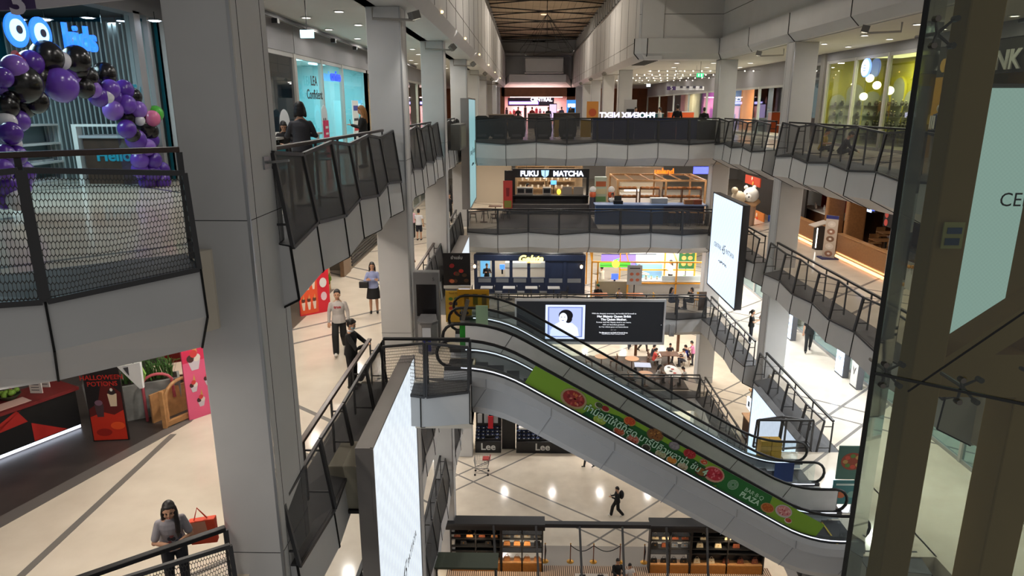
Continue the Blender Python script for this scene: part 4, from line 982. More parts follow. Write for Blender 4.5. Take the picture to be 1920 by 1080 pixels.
# hanging angular white sign
hg=thing('angular_hanging_sign','white angular lit sign hanging over the planter, partly hidden by the balcony','sign',at(245,705,Y=11.6))
A1=[at(u,v,Y=11.5) for u,v in ((219,688),(262,680),(268,728),(262,729))]
MB().prism(A1,(.0,.06,0)).build('panel',C(196,198,200),hg); MB().prism([at(u,v,Y=11.49) for u,v in ((231,690),(240,688),(242,704))],(.0,-.01,0)).build('dark_cut',C(60,60,64),hg)
MB().tube([at(250,690,Y=11.53),at(250,640,Y=11.53)+Vector((0,0,.25))],.01,5).build('hanger',BLK,hg)
MB().prism([at(u,v,Y=11.62) for u,v in ((248,682),(262,684),(272,702),(267,722))],(0,.04,0)).build('green_edge',C(110,150,60),hg)
# wooden booth with arches
bo=thing('arched_booth','oak booth panel with arched opening beside the pink ice cream poster','booth',(-6.9,12.7,z))
PA,PB=Vector((-7.22,12.45,z)),Vector((-6.78,13.25,z)); D=(PB-PA); 
def bq(s,h): return PA+D*s+Vector((0,0,h))
MB().bar(bq(0,.0),bq(0,.8),.08,.06).build('post',WOODL,bo); MB().bar(bq(1,0),bq(1,.8),.08,.06).build('post',WOODL,bo)
MB().tube([bq(.08,.1)]+[bq(.5-.42*math.cos(a),.62+.3*math.sin(a)) for a in [math.pi*i/10 for i in range(11)]]+[bq(.92,.1)],.035,8).build('arch',WOODL,bo); MB().bar(bq(0,.08),bq(1,.08),.08,.1).build('bottom_rail',WOODL,bo)
MB().prism([bq(0,.0)+Vector((-.35,.2,0)),bq(1,.0)+Vector((-.35,.2,0)),bq(1,.62)+Vector((-.35,.2,0)),bq(0,.62)+Vector((-.35,.2,0))],(-.04,.02,0)).build('back_panel',WOODL,bo)
pk=C(190,88,100)
pc=Proto(make_chair(pk,WOODL,h=.8,w=.55))
for i in range(2):
    rr_=thing('pink_tube_rail','pink bent tube rail at the %s of the cafe table'%('left' if i==0 else 'right'),'rail',(-7.6+.7*i,12.95+.5*i,z)); b0=Vector((-7.75+.95*i,12.75+.5*i,z))
    MB().tube([b0,b0+Vector((0,0,.8))]+[b0+Vector((.25-.25*math.cos(a),.12-.12*math.cos(a),.8+.2*math.sin(a))) for a in (.4,.8,1.2,1.57,2.0,2.4,2.8)]+[b0+Vector((.5,.24,.45))],.03,8).build('tube',pk,rr_,smooth=True)
tb=Proto(make_table(C(220,200,180),WOODL,w=1.2,d=.8)); tb.put((-7.5,13.9,z),.5,'cream cafe table behind the arched booth')
st(box('trim_red_bench_back',C(130,36,30),(-8.6,15.2,z),(-6.95,15.35,z+1.2)))
tag(box('menu_holder',C(200,120,110),(-7.0,13.75,z+.74),(-6.85,13.82,z+1.02)),'small pink menu holder standing on the cream cafe table','menu')
# pink ice cream poster board
def icecream(q,u,v,s,par,cup=C(200,190,200)):
    poly(q,[(u-.05*s,v),(u+.05*s,v),(u+.09*s,v+.09*s),(u-.09*s,v+.09*s)],cup,par,'sundae_picture',d=.006)
    for du,dv,c in ((-.05,.11,(70,40,40)),(.04,.11,(220,210,200)),(0,.15,(200,60,60))): ell(q,u+du*s,v+dv*s,.055*s,.035*s,C(*c),par,'sundae_picture',d=.007+.001*abs(dv))
    poly(q,[(u-.02*s,v+.15*s),(u+.06*s,v+.15*s),(u+.03*s,v+.28*s)],C(206,150,90),par,'cone_picture',d=.0055)
pb=at(356,789,Z=z)
t,q,r_,up,n=make_poster('ice_cream_poster','bright pink standing poster of ice cream sundaes left of the big pillar','poster',(pb.x,pb.y,z),(.62,.78,0),.95,1.55,C(222,92,132))
poly(q,[(0,.8),(1,.8),(1,1),(0,1)],C(206,44,84),t,d=.003)
for u,v,s in ((.25,.68,1.5),(.72,.68,1.5),(.18,.38,.9),(.5,.42,.9),(.82,.45,.9),(.3,.15,.9),(.58,.18,.9),(.86,.22,.9)): icecream(q,u,v,s,t)
# next shop: behind the pillar: red chair, posters, pot, doorway, louvred window
st(box('wall_shop_band',WALL,(-7.05,16.3,z+2.7),(-6.9,60,z+3.4)))
st(MB().slab([(-13,16.3),(-6.9,16.3),(-6.75,16.3),(-6.75,23.3),(-13,23.3)],z-.001,z+.009).build('floor_shop',C(110,100,90,.3)))
pc.put((-7.4,19.1,z),-.2,'pink upholstered chair left of the ice cream poster with two rows of cups')
tb.put((-8.1,20.1,z),0,'cream table behind the pink chair on the left gallery')
pb=at(567,594,Z=z)
t,q,r_,up,n=make_poster('sundae_poster','orange-red poster board with rows of tall sundaes behind the man in the sweatshirt','poster',(pb.x-.05,pb.y,z),(.75,.66,0),1.0,1.75,C(214,34,52))
poly(q,[(.02,.03),(.6,.03),(.6,.8),(.02,.8)],C(222,84,44),t,d=.003)
for i in range(3):
    for j in range(2): 
        u,v=.12+.18*i,.1+.36*j; poly(q,[(u-.03,v),(u+.03,v),(u+.06,v+.14),(u-.06,v+.14)],C(225,205,190),t,'sundae_picture',d=.006); ell(q,u,v+.18,.06,.04,C(90,50,40),t,'sundae_picture',d=.007); poly(q,[(u-.02,v+.2),(u+.04,v+.2),(u+.02,v+.28)],C(210,150,90),t,'cone_picture',d=.008)
ell(q,.8,.55,.12,.09,WHT,t,'cup_picture'); ell(q,.8,.3,.1,.08,C(230,200,210),t,'cup_picture'); text('letters','19.-',.2,q(.72,.9,.006),r_,up,WHT,t,.002,bold=.006)
pp=at(610,570,Z=z); t=thing('round_green_plant','round green potted plant between the poster and the oak door post','plant',(pp.x-.2,pp.y+.4,z)); c0=Vector((pp.x-.2,pp.y+.4,z)); MB().lathe([(.16,0),(.2,.3)],c0,14).build('pot',C(120,60,50),t); mb=MB()
for i in range(60):
    a=i*2.4; k=i/60; b=c0+Vector((0,0,.3)); e=b+Vector((math.cos(a)*.33*math.sin(k*3),math.sin(a)*.33*math.sin(k*3),.7*k+.05)); s=Vector((-math.sin(a),math.cos(a),0))*.04; mb.add([b-s*.4,b+s*.4,e+s,e+Vector((0,0,.12)),e-s],[(0,1,2,3,4)])
mb.build('foliage',C(120,150,60),t)
for k,(y,w) in enumerate(((22.9,.35),(25.1,1.0))): st(box('door_%d'%(k+1),WOODL if k==0 else mat('bronze_door',s2l(110,84,60),.4,noise=.1),(-7.0,y,z),(-6.85,y+w,z+2.8)))
st(box('wall_dark_display',DARK,(-7.6,23.4,z),(-7.5,25.0,z+2.7)))
lw=st(box('wall_louvre_base',C(150,140,125),(-7.0,26.3,z),(-6.9,36,z+.95)))
for i in range(6): MB().box(-6.9,26.4,z+.12+i*.13,-6.85,36,z+.19+i*.13).build('louvre',C(60,56,54),lw)
storefront(-6.92,1,26.3,36,z+.95,1.8,2.5,3,11,GC); room(-7.0,1,26.3,45,z,3.3,2.6,C(130,120,105))
st(box('wall_shop',mat('tan_shop_wall',s2l(140,110,80),.6,noise=.2,nscale=1),(-9.8,36,z),(-9.7,60,z+3.4)))
storefront(-6.9,1,36.2,60,z,2.7,3.4,8,12,GC)
# shops on the lower left galleries
for lv,k in ((3,13),(2,14)): storefront(-6.9,1,8,60,LV[lv],2.7,3.4,16,k,GC); st(box('wall_shop',C(150,135,115),(-9.8,8,LV[lv]),(-9.7,60,LV[lv]+3.4)))
# ticket machine, bin and notice boards at the top landing
def pbx(u0,v0,u1,v1,Y): a=at(u0,v1,Y=Y); b=at(u1,v0,Y=Y); return a,b
tm=thing('information_kiosk','tall grey machine with a dark screen beside the pillar at the top landing','machine',(-3.2,18.2,z))
a=at(777,640,Y=17.6); x0=-2.95; x1=x0+.68
MB().box(x0,17.45,z,x1,17.75,z+2.05).build('body',C(104,104,106,.4),tm,bevel=.02); MB().box(x0+.08,17.43,z+.85,x1-.08,17.45,z+1.72).build('display',C(26,24,26,.2),tm)
text('brand_mark','5',.12,(x1-.14,17.44,z+1.86),(1,0,0),(0,0,1),C(40,40,42),tm,.002)
for i in range(3): MB().box(x0+.14+.1*i,17.43,z+.78,x0+.18+.1*i,17.44,z+.81).build('button',BLACK,tm)
bn=thing('litter_bin','grey litter bin with a blue label at the top landing','bin',(-2.4,16.7,z)); bx=-2.78
MB().prism([(bx,16.9,z),(bx+.12,16.75,z),(bx+.38,16.75,z),(bx+.5,16.9,z),(bx+.5,17.2,z),(bx,17.2,z)],(0,0,.82)).build('body',C(120,120,122,.4),bn); MB().prism([(bx-.02,16.9,z+.82),(bx+.1,16.73,z+.82),(bx+.4,16.73,z+.82),(bx+.52,16.9,z+.82),(bx+.45,17.2,z+.92),(bx+.05,17.2,z+.92)],(0,0,.06)).build('lid',C(96,96,98),bn)
MB().box(bx+.14,16.74,z+.42,bx+.36,16.745,z+.74).build('white_label',C(190,195,205),bn); MB().box(bx+.14,16.738,z+.1,bx+.36,16.745,z+.42).build('blue_label',C(30,40,110),bn)
t,q,r_,up,n=make_poster('food_menu_board','black food menu board with red dishes on a stand at the top landing','sign board',(-2.4,19.6,z+1.14),(1,0,0),.80,.97,mat('poster_black2',s2l(26,20,20),.5))
rr=R_(8)
for i in range(10): ell(q,.15+.7*rr.random(),.12+.5*rr.random(),.09,.06,C(*rr.choice([(190,50,40),(150,30,30),(200,110,70),(90,60,40)])),t,'dish_picture',d=.005+.0006*i)
text('letters','ยำแซ่บ',.13,q(.5,.86,.006),r_,up,WHT,t,.002); MB().box(-2.02,19.65,z,-1.97,19.7,z+1.2).build('stand_pole',STEEL,t); MB().box(-2.2,19.5,z,-1.8,19.9,z+.03).build('stand_base',C(60,60,62),t); MB().box(-2.4,19.58,z+1.04,-1.6,19.63,z+1.13).build('white_strip',WHT,t)
t,q,r_,up,n=make_poster('yellow_notice_board','yellow notice board with small pictures below the food menu board','sign board',(-2.34,19.45,z+.04),(1,0,0),.78,.96,C(200,160,50))
for i in range(4):
    for j in range(4): ell(q,.2+.2*i,.3+.15*j,.08,.055,C(*rr.choice([(180,60,40),(90,140,60),(120,70,50),(200,200,180),(60,60,60)])),t,'picture')
text('letters','Food MATCHING',.075,q(.5,.93,.006),r_,up,C(90,60,10),t,.002); MB().box(-2.3,19.4,z,-2.25,19.6,z+.04).build('stand_foot',STEEL,t); MB().box(-1.65,19.4,z,-1.6,19.6,z+.04).build('stand_foot',STEEL,t)
yb=thing('yellow_safety_sign','yellow escalator safety sign with pictograms at the far escalator top','sign',(-.9,19.5,z+.9))
a=at(858,572,Y=19.35); b_=at(917,551,Y=19.35); MB().box(a.x,19.33,z+.5,b_.x,19.36,z+1.08).build('panel',C(206,150,20),yb)
for i in range(3): MB().box(a.x+.2+.26*i,19.32,z+.62,a.x+.34+.26*i,19.33,z+.95).build('pictogram',C(110,80,10),yb)
MB().box(a.x+.1,19.34,z,a.x+.14,19.38,z+.5).build('leg',STEEL,yb)
gb=thing('green_post_panel','bright green panel between the handrails at the escalator top','panel',(-1.4,17.0,z)); g0=at(862,606,Y=17.1); g1=at(886,656,Y=17.1); MB().box(g0.x,17.05,max(z,g1.z),g1.x,17.1,g0.z).build('panel',C(30,140,34),gb); MB().box(g0.x+.05,17.06,z,g0.x+.1,17.09,g0.z-.1).build('leg',STEEL,gb); g0=at(892,573,Y=17.5); g1=at(915,611,Y=17.5); MB().box(g0.x,17.48,g1.z,g1.x,17.52,g0.z).build('pale_panel',mat('pale_green_panel',s2l(150,180,150),.4),gb); MB().box(g0.x+.1,17.49,z,g0.x+.15,17.51,g1.z).build('leg',STEEL,gb)
wd=thing('folded_wet_floor_sign','grey folded sign standing by the green panel','sign',(-1.2,16.2,z)); MB().prism([at(864,600,Y=16.9),at(871,602,Y=16.9),at(881,563,Y=16.9),at(874,561,Y=16.9)],(0,.02,0)).build('board',C(96,92,84),wd); MB().box(-1.2,16.9,z,-1.17,16.93,z+.8).build('pole',STEEL,wd)

# ================= level 5, cross gallery and far hall =================
NAVY=mat('navy_banner',s2l(24,42,92),.6,noise=.08,nscale=3)
bnn=thing('blue_banner_wall','long dark blue banner wall behind the upper cross gallery','banner',(6.6,37.0,0))
for i in range(5): MB().box(3.55+1.1*i,37.0,0,4.63+1.1*i,37.06,1.08).build('banner_panel',NAVY,bnn)
MB().box(3.5,36.98,1.08,9.1,37.1,1.12).build('top_rail',BLK,bnn)
dkb=tag(box('black_cloth_counter',mat('black_cloth',s2l(16,16,18),.9),(9.1,36.8,0),(9.95,37.6,.95)),'black draped counter at the right end of the blue banner wall','counter')
pn=thing('backlit_hall_sign','white backlit letters seen from behind on top of the blue banner wall','sign',(5.5,38.4,1.05)); text('letters','PHOENIX NEXT',.42,(5.55,38.4,1.2),(-1,0,0),(0,0,1),G(225,220,255,2.6),pn,.03,bold=.012); MB().box(4.2,38.42,.0,4.24,38.46,1.05).box(7.0,38.42,0,7.04,38.46,1.05).build('support',BLK,pn)
# massage chairs
mcp=thing('massage_chair','x','chair'); MB().add([(-.42,0,.12),(.42,0,.12),(.48,0,.5),(.4,.12,1.12),(.22,.16,1.22),(-.22,.16,1.22),(-.4,.12,1.12),(-.48,0,.5),(-.42,.9,.12),(.42,.9,.12),(.46,.9,.5),(.3,.4,1.1),(.2,.36,1.16),(-.2,.36,1.16),(-.3,.4,1.1),(-.46,.9,.5)],[tuple(range(8)),tuple(range(15,7,-1))]+[(i,8+i,8+(i+1)%8,(i+1)%8) for i in range(8)]).build('body',mat('black_leather',s2l(18,18,20),.4),mcp,bevel=.03)
MB().box(-.25,-.01,.14,.25,.01,.26).build('foot_plate',C(80,80,84),mcp); MB().box(-.34,.05,0,.34,.8,.13).build('base',BLACK,mcp)
M_=Proto(mcp)
for i,x in enumerate((-2.3,-1.4,-.45,.95,2.25)): M_.put((x,37.0,0),0,'black massage chair seen from behind on the upper cross gallery, %s from the left'%('first','second','third','fourth','fifth')[i])
for i,(x0,x1,h) in enumerate(((-1.2,-.95,.85),(1.55,1.8,1.05),(2.95,3.5,1.0))): tag(box('yellow_banner',C(200,160,30),(x0,37.4,.1),(x1,37.46,h)),'yellow panel between the black massage chairs, %s'%('leftmost','middle','widest one beside the blue banner')[i],'panel')
for i,(x0,x1) in enumerate(((-2.6,-.8),(.2,1.9),(2.5,4.8))):
    t=thing('low_kiosk_counter','dark low kiosk counter in the far hall, %s'%('left','centre','right')[i],'counter',(x0,50,0)); MB().box(x0,50+6*i,0,x1,51+6*i,1.1).build('body',C(50,46,46),t); MB().box(x0-.05,49.95+6*i,1.1,x1+.05,51.05+6*i,1.15).build('counter_top',C(130,120,110),t)
ob=thing('orange_sign_board','small orange advertising board in the far hall beside a right pillar','sign board',(4.3,46,0)); MB().box(4.0,46,.9,4.75,46.06,2.0).build('board',C(220,150,70),ob); MB().box(4.3,46.06,0,4.4,46.1,1).build('stand_leg',BLK,ob); MB().tube([(4.38,45.99,1.3),(4.38,45.98,1.3)],.25,16).build('picture',C(200,90,50),ob)
# department store at the far end
bw_=95-7
st(box('wall_store_surround',mat('walnut_panels',s2l(120,70,35)),(-3.0,89,2.9),(6.4,89.4,4.0))); st(box('wall_store_surround',mat('walnut_panels',s2l(120,70,35)),(-3.6,89,0),(-2.6,89.4,4))); st(box('wall_store_surround',mat('walnut_panels',s2l(150,95,50)),(5.2,89,0),(7.0,89.4,4)))
room(0,1,89,89.1,0,.1,.1,WALL) if 0 else None
st(box('wall_store_back',mat('pink_store_wall',s2l(226,170,170),.6,emit=0,noise=.15,nscale=.8),(-3.5,94,0),(7,94.2,4)))
dl=thing('store_ceiling_light','bright long ceiling light inside the far department store','ceiling light',(1.3,92,2.88)); MB().box(-2,91.4,2.84,4.8,92.6,2.88).build('diffuser',G(255,225,220,5),dl); arealight('lamp',(1.3,91.5,2.8),6,650,(1,.82,.80),sy=2,parent=dl)
cs=thing('store_sign','white CENTRAL sign with a glowing purple strip below, over the far store entrance','sign',(1.5,88.8,2.4))
MB().box(-2.2,88.85,1.75,3.6,89.0,2.75).build('sign_board',C(70,60,80),cs); text('letters','CENTRAL',.62,(2.0,88.8,2.52),(1,0,0),(0,0,1),G(255,245,250,3.0),cs,.02,bold=.02)
MB().box(-2.0,88.8,1.98,1.6,88.85,2.26).build('lit_strip',G(205,195,255,3.4),cs); MB().box(-2.1,88.82,1.9,1.7,88.84,2.34).build('strip_halo',G(110,70,170,1.0),cs)
rr=R_(21)
for i in range(16):
    x=-2.4+.48*i; y=90.5+rr.random()*2.5; h=.7+rr.random()*.9
    t=thing('store_display','coloured display stand inside the far department store','display stand',(x,y,0),'display stands inside the far department store'); c=rr.choice([(190,60,80),(230,200,200),(90,50,70),(210,130,90),(240,220,210),(60,50,60)]); MB().box(x-.18,y-.2,0,x+.18,y+.2,h).build('stand',C(*c),t); MB().ball((x,y,h+.14),.14,8,6).build('topper',C(*rr.choice([(240,230,230),(60,40,50),(200,90,110)])),t)
ap=thing('blue_lit_kiosk','blue and white lit kiosk at the right of the far store entrance','kiosk',(5.2,80,0)); MB().box(4.7,80,0,5.7,80.6,2.4).build('body',G(60,140,220,.9),ap); MB().box(4.9,79.95,.3,5.6,80,1.5).build('dark_panel',BLACK,ap); MB().box(4.8,79.95,1.6,5.65,80,2.0).build('white_panel',G(230,240,255,1.2),ap)
t=thing('lit_info_pillar','pale lit upright screen in the far hall','screen',(2.9,74,0)); MB().box(2.5,74,.2,3.3,74.15,2.0).build('housing',BLACK,t); MB().box(2.55,73.98,.3,3.25,74,1.9).build('display',G(190,170,220,1.3),t)
# chandelier of cables and hanging frame in the void
chd=thing('cable_mobile','cone of thin black cables hanging from the high ceiling in the void','chandelier',(1.65,56,9.5))
apx=Vector((1.65,56,8.55)); MB().tube([apx,(1.65,56,9.97)],.03,5).build('main_cable',BLK,chd)
for i in range(12):
    a=2*math.pi*i/12; MB().tube([apx,(1.65+2.1*math.cos(a),56+2.1*math.sin(a),5.9+.3*math.sin(2*a))],.015,4).build('cable',BLK,chd)
MB().tube([(1.65+2.1*math.cos(2*math.pi*i/24),56+2.1*math.sin(2*math.pi*i/24),5.9+.3*math.sin(4*math.pi*i/24)) for i in range(25)],.012,4).build('ring',BLK,chd)
# right hall beyond the pillars, level 5
st(box('ceiling_shop',WHT,(13.85,38,3.13),(17,80,3.2)))
storefront(13.7,-1,38,80,0,2.8,4.0,[38,42,47,49,54,60,66,73,80],4,GC)
rr=R_(5)
for i,(y,c) in enumerate([(40,(70,100,110)),(44,(200,150,90)),(48,(60,60,70)),(51,(220,130,70)),(57,(80,110,170)),(63,(150,60,150)),(70,(200,180,150))]):
    st(box('wall_shop',C(*c,.7),(16.5,y-2.5,0),(16.6,y+3.5,3.2)))
    t=thing('shop_light','lit ceiling strip inside a shop of the far right hall','ceiling light',(15,y,3.1),'ceiling strips in the far right shops'); MB().box(14.4,y-1,3.06,15.6,y+1,3.125).build('diffuser',G(255,225,190,5),t); arealight('lamp',(15,y,3.0),1.4,130,(1,.85,.68),parent=t)
fs=thing('floor_number_sign','hanging purple sign with the number 5 and white arrows panel','sign',(9.3,44.5,3.0))
a=at(1251,162,Y=44); b_=at(1267,169,Y=44); c_=at(1320,169,Y=44); MB().box(a.x,44,b_.z,b_.x,44.08,a.z).build('purple_panel',C(60,36,90),fs); MB().box(b_.x,44,b_.z,c_.x,44.08,a.z).build('white_panel',C(190,188,190),fs); text('number','5',.34,((a.x+b_.x)/2,43.99,(a.z+b_.z)/2),(1,0,0),(0,0,1),WHT,fs,.004)
for i in range(4): MB().box(b_.x+.25+.4*i,43.98,b_.z+.12,b_.x+.42+.4*i,44,b_.z+.24).build('pictogram',C(50,45,60),fs)
MB().tube([(b_.x,44.04,a.z),(b_.x,44.04,4.0)],.012,5).build('hanger',BLK,fs)
for (u,v,w,h,Y,lab,c) in ((1313,141,12,7,38.5,'green lit exit sign under the ceiling of the far right hall',(60,200,130)),(1748,56,20,12,9.0,'green lit exit sign behind the lift glass',(30,120,80)),(1216,160,7,5,60,'small white lit sign far in the right hall',(230,240,250))):
    p=at(u,v,Y=Y); k=Y/1280; t=thing('exit_sign',lab,'sign',p); MB().box(p.x-w*k/2,p.y,p.z-h*k/2,p.x+w*k/2,p.y+.06,p.z+h*k/2).build('lit_face',G(*c,1.3),t)
    for s_ in (-.22,.2): MB().box(p.x+(s_-.07)*w*k,p.y-.01,p.z-h*k*.3,p.x+(s_+.07)*w*k,p.y,p.z+h*k*.3).build('pictogram',G(235,250,240,1.4),t)
    MB().tube([(p.x,p.y+.03,p.z+h*k/2),(p.x,p.y+.03,max(p.z+h*k/2+.05,4.0))],.01,5).build('hanger',BLK,t)
# hall kiosks right: teal bench, orange box, poster stand
for (x,y,w,h,c,lab) in ((7.6,43,1.6,1.25,(20,90,95),'teal kiosk in the far right hall'),(10.4,47,1.6,1.3,(220,90,30),'orange kiosk box in the far right hall'),(12,47,.9,.9,(180,190,190),'pale kiosk counter beside the orange one')):
    t=thing('hall_kiosk',lab,'kiosk',(x,y,0)); MB().box(x-w/2,y,0,x+w/2,y+.7,h).build('body',C(*c),t); MB().box(x-w/2-.03,y-.03,h,x+w/2+.03,y+.73,h+.05).build('counter_top',C(200,198,190),t)
t,q,r_,up,n=make_poster('white_standee','white poster stand beside the nearest far right pillar','sign board',(6.2,44.5,.2),(1,0,0),.8,1.9,C(180,178,176)); poly(q,[(.2,.6),(.8,.6),(.8,.7),(.2,.7)],C(40,40,44),t); poly(q,[(.2,.4),(.8,.4),(.8,.45),(.2,.45)],C(60,60,64),t)
# right gallery level 5: dark shop, yellow arch shop, corner shop
storefront(13.7,-1,33.4,37.9,0,3.65,4.0,2,5,GD); st(box('wall_shop',mat('dark_red_wall',s2l(60,34,30),.6,noise=.3,nscale=1),(16.8,32.9,0),(16.9,38,3.4)))
for i,(y,h,c) in enumerate(((34,1.2,(40,36,60)),(35.5,1.5,(80,60,50)),(37,1.1,(150,60,40)))): 
    t=thing('dark_shop_fixture','dark display fixture inside the dim shop on the right gallery','display stand',(15.2,y,0),'fixtures inside the dim shop on the right gallery'); MB().box(14.8,y-.4,0,15.6,y+.4,h).build('body',C(*c),t); MB().box(14.78,y-.3,h*.6,14.8,y+.3,h*.75).build('price_strip',C(200,190,190),t)
st(box('wall_shop',C(120,116,110),(13.6,32.9,0),(17,33.3,4)))
storefront(13.7,-1,24.6,32.9,0,3.65,4.0,[24.7,27.4,30.1,32.8],6,glass('shop_glass_olive',(.78,.8,.68),.25))
YG=mat('olive_yellow_wall',s2l(168,160,40),.6,noise=.06,nscale=2); GW=mat('grey_arch_panel',s2l(150,152,140),.6)
st(box('wall_shop',YG,(16.3,24.4,0),(16.4,33,3.75))); st(box('ceiling_shop',C(120,120,110),(13.8,24.4,3.7),(16.4,33,3.8))); st(box('wall_shop',YG,(13.9,24.3,0),(16.4,24.4,3.5)))
arc=[(26.5,1.2,2.5),(27.8,1.2,2.3),(29.0,1.1,2.8),(30.1,1.05,2.35),(31.2,1.05,2.9),(32.3,1.0,2.3)]
for i,(y,w,h) in enumerate(arc):
    t=thing('arched_niche','pale arched niche with glass shelves in the yellow shop','niche',(16.2,y,0),'arched niches of the yellow shop'); pts=[(16.25,y-w/2,0),(16.25,y-w/2,h-w/2)]+[(16.25,y-w/2*math.cos(a),h-w/2+w/2*math.sin(a)) for a in [math.pi*k/10 for k in range(1,10)]]+[(16.25,y+w/2,h-w/2),(16.25,y+w/2,0)]
    MB().prism(pts,(-.05,0,0)).build('back_panel',GW,t); MB().tube(pts,.06,6).build('rim',YG,t)
    for k in range(4): MB().box(15.9,y-w/2+.05,.35+.45*k,16.2,y+w/2-.05,.37+.45*k).build('shelf_board',C(90,96,90,.2),t)
for i,(x,w,h) in enumerate(((14.35,.7,2.2),(15.1,.75,2.65),(15.9,.75,2.35))):
    t=thing('arched_niche','pale arched niche with glass shelves on the end wall of the yellow shop','niche',(x,32.8,0),'arched niches on the end wall of the yellow shop'); pts=[(x-w/2,32.85,0),(x-w/2,32.85,h-w/2)]+[(x-w/2*math.cos(a),32.85,h-w/2+w/2*math.sin(a)) for a in [math.pi*k/10 for k in range(1,10)]]+[(x+w/2,32.85,h-w/2),(x+w/2,32.85,0)]
    MB().prism(pts,(0,-.05,0)).build('back_panel',GW,t); MB().tube(pts,.05,6).build('rim',YG,t)
    for k in range(4): MB().box(x-w/2+.04,32.5,.35+.45*k,x+w/2-.04,32.8,.37+.45*k).build('shelf_board',C(90,96,90,.2),t)
st(box('wall_shop',YG,(13.8,32.86,0),(16.4,32.9,3.7)))
itm=Proto(thing('shop_item','x','ornament')); MB().lathe([(.05,0),(.08,.08),(.04,.15),(.05,.18)],n=8).build('body',C(70,66,58),itm.t); MB().ball((0,0,.2),.03,6,5).build('knob',C(200,190,140),itm.t)
for i,(y,w,h) in enumerate(arc):
    for k in range(4):
        for j in range(3): itm.put((16.03,y-.3+.3*j,.37+.45*k),0,'small ornament on a shelf of the yellow arch shop','ornaments in the yellow arch shop',scale=.8+.5*rr.random())
for x in (14.35,15.1,15.9):
    for k in range(4):
        for j in range(2): itm.put((x-.15+.3*j,32.65,.37+.45*k),0,'small ornament on a shelf of the yellow arch shop','ornaments in the yellow arch shop',scale=.8+.5*rr.random())
gl=Proto(thing('globe_lamp','x','lamp')); MB().ball((0,0,0),.17,14,10).build('globe',G(255,250,225,3.5),gl.t,smooth=True); MB().tube([(0,0,.17),(0,0,1.0)],.008,4).build('cord',BLK,gl.t)
for i,(u,v) in enumerate([(1576,173),(1598,161),(1619,181),(1644,160),(1668,170),(1631,147)]):
    p=at(u,v,X=15.0); gl.put(p,0,'white globe lamp in the yellow arch shop, %s'%('leftmost','second from the left','lowest','large one right of the lowest','rightmost','highest')[i],scale=(1,1,1))
t=thing('yellow_shop_light','ceiling light in the yellow arch shop','ceiling light',(15.2,28.5,3.65)); MB().box(14.6,26.5,3.64,15.8,30.5,3.69).build('diffuser',G(240,240,205,1.0),t); arealight('lamp',(15.2,28.5,3.6),1.2,280,(.98,1,.78),sy=4,parent=t)
t=thing('oval_lit_sign','oval white and blue glowing sign in the yellow shop window','sign',at(1625,127,X=13.6)); p=at(1625,127,X=13.6); MB().tube([(13.62,p.y,p.z),(13.55,p.y,p.z)],[.36,.36],24).build('halo_rim',G(120,160,255,1.2),t); MB().tube([(13.56,p.y,p.z),(13.53,p.y,p.z)],[.31,.31],24).build('lit_face',G(225,235,255,1.5),t)
for k in range(3): MB().box(13.52,p.y-.12,p.z-.12+.1*k,13.53,p.y+.12,p.z-.09+.1*k).build('lettering',G(60,110,220,1),t)
st(box('wall_shop',C(150,146,138),(13.55,24.2,0),(13.8,24.6,3.3)))
st(box('wall_shop_yellow',C(190,140,20),(13.6,22.9,0),(13.75,24.2,2.6))); st(box('wall_shop_dark',mat('dark_olive',s2l(46,42,26),.6),(13.6,16,2.6),(13.75,24.2,3.55)))
st(box('wall_shop_band',C(118,116,118),(13.55,14,3.55),(13.8,24.4,4))); st(box('wall_shop_yellow',C(150,125,20),(15.2,14,0),(15.3,22.8,3)))
t=thing('shop_sign','dark shop sign with pale letters behind the lift glass edge','sign',(13.5,22.5,2.95)); text('letters','KLINK',.75,(13.5,20.9,2.92),(0,-1,0),(0,0,1),C(200,200,190),t,.02,bold=.012); MB().tube([(13.52,23.3,2.95),(13.45,23.3,2.95)],[.2,.22],10).build('emblem',C(190,150,60),t)
def mannequin(x,y,z0,shirt,lab,stripe=None):
    t=thing('mannequin',lab,'mannequin',(x,y,z0)); sk=C(205,195,180)
    MB().tube([(x,y-.1,z0),(x,y-.1,z0+.85)],[.05,.09],8).tube([(x,y+.12,z0),(x,y+.12,z0+.85)],[.05,.09],8).build('legs',sk,t); MB().tube([(x,y,z0+.78),(x,y,z0+1.0)],[.17,.15],10).build('shorts',C(40,40,60),t)
    MB().tube([(x,y,z0+.95),(x,y,z0+1.2),(x,y,z0+1.42),(x,y,z0+1.48)],[.16,.19,.17,.06],10).tube([(x,y-.2,z0+1.42),(x,y-.3,z0+1.15)],.07,8).tube([(x,y+.2,z0+1.42),(x,y+.3,z0+1.15)],.07,8).build('shirt',shirt,t)
    MB().ball((x,y,z0+1.62),.1,10,8,(1,1,1.25)).build('head',sk,t)
    if stripe:
        for k in (-.1,0,.1): MB().box(x-.2,y+k-.02,z0+1.0,x-.17,y+k+.02,z0+1.4).build('stripe',stripe,t)
mannequin(12.9,22.2,0,C(36,40,64),'mannequin in a navy and white striped football shirt by the lift glass',WHT); mannequin(14.0,20.8,0,C(200,160,30),'mannequin in a yellow shirt behind the lift glass')
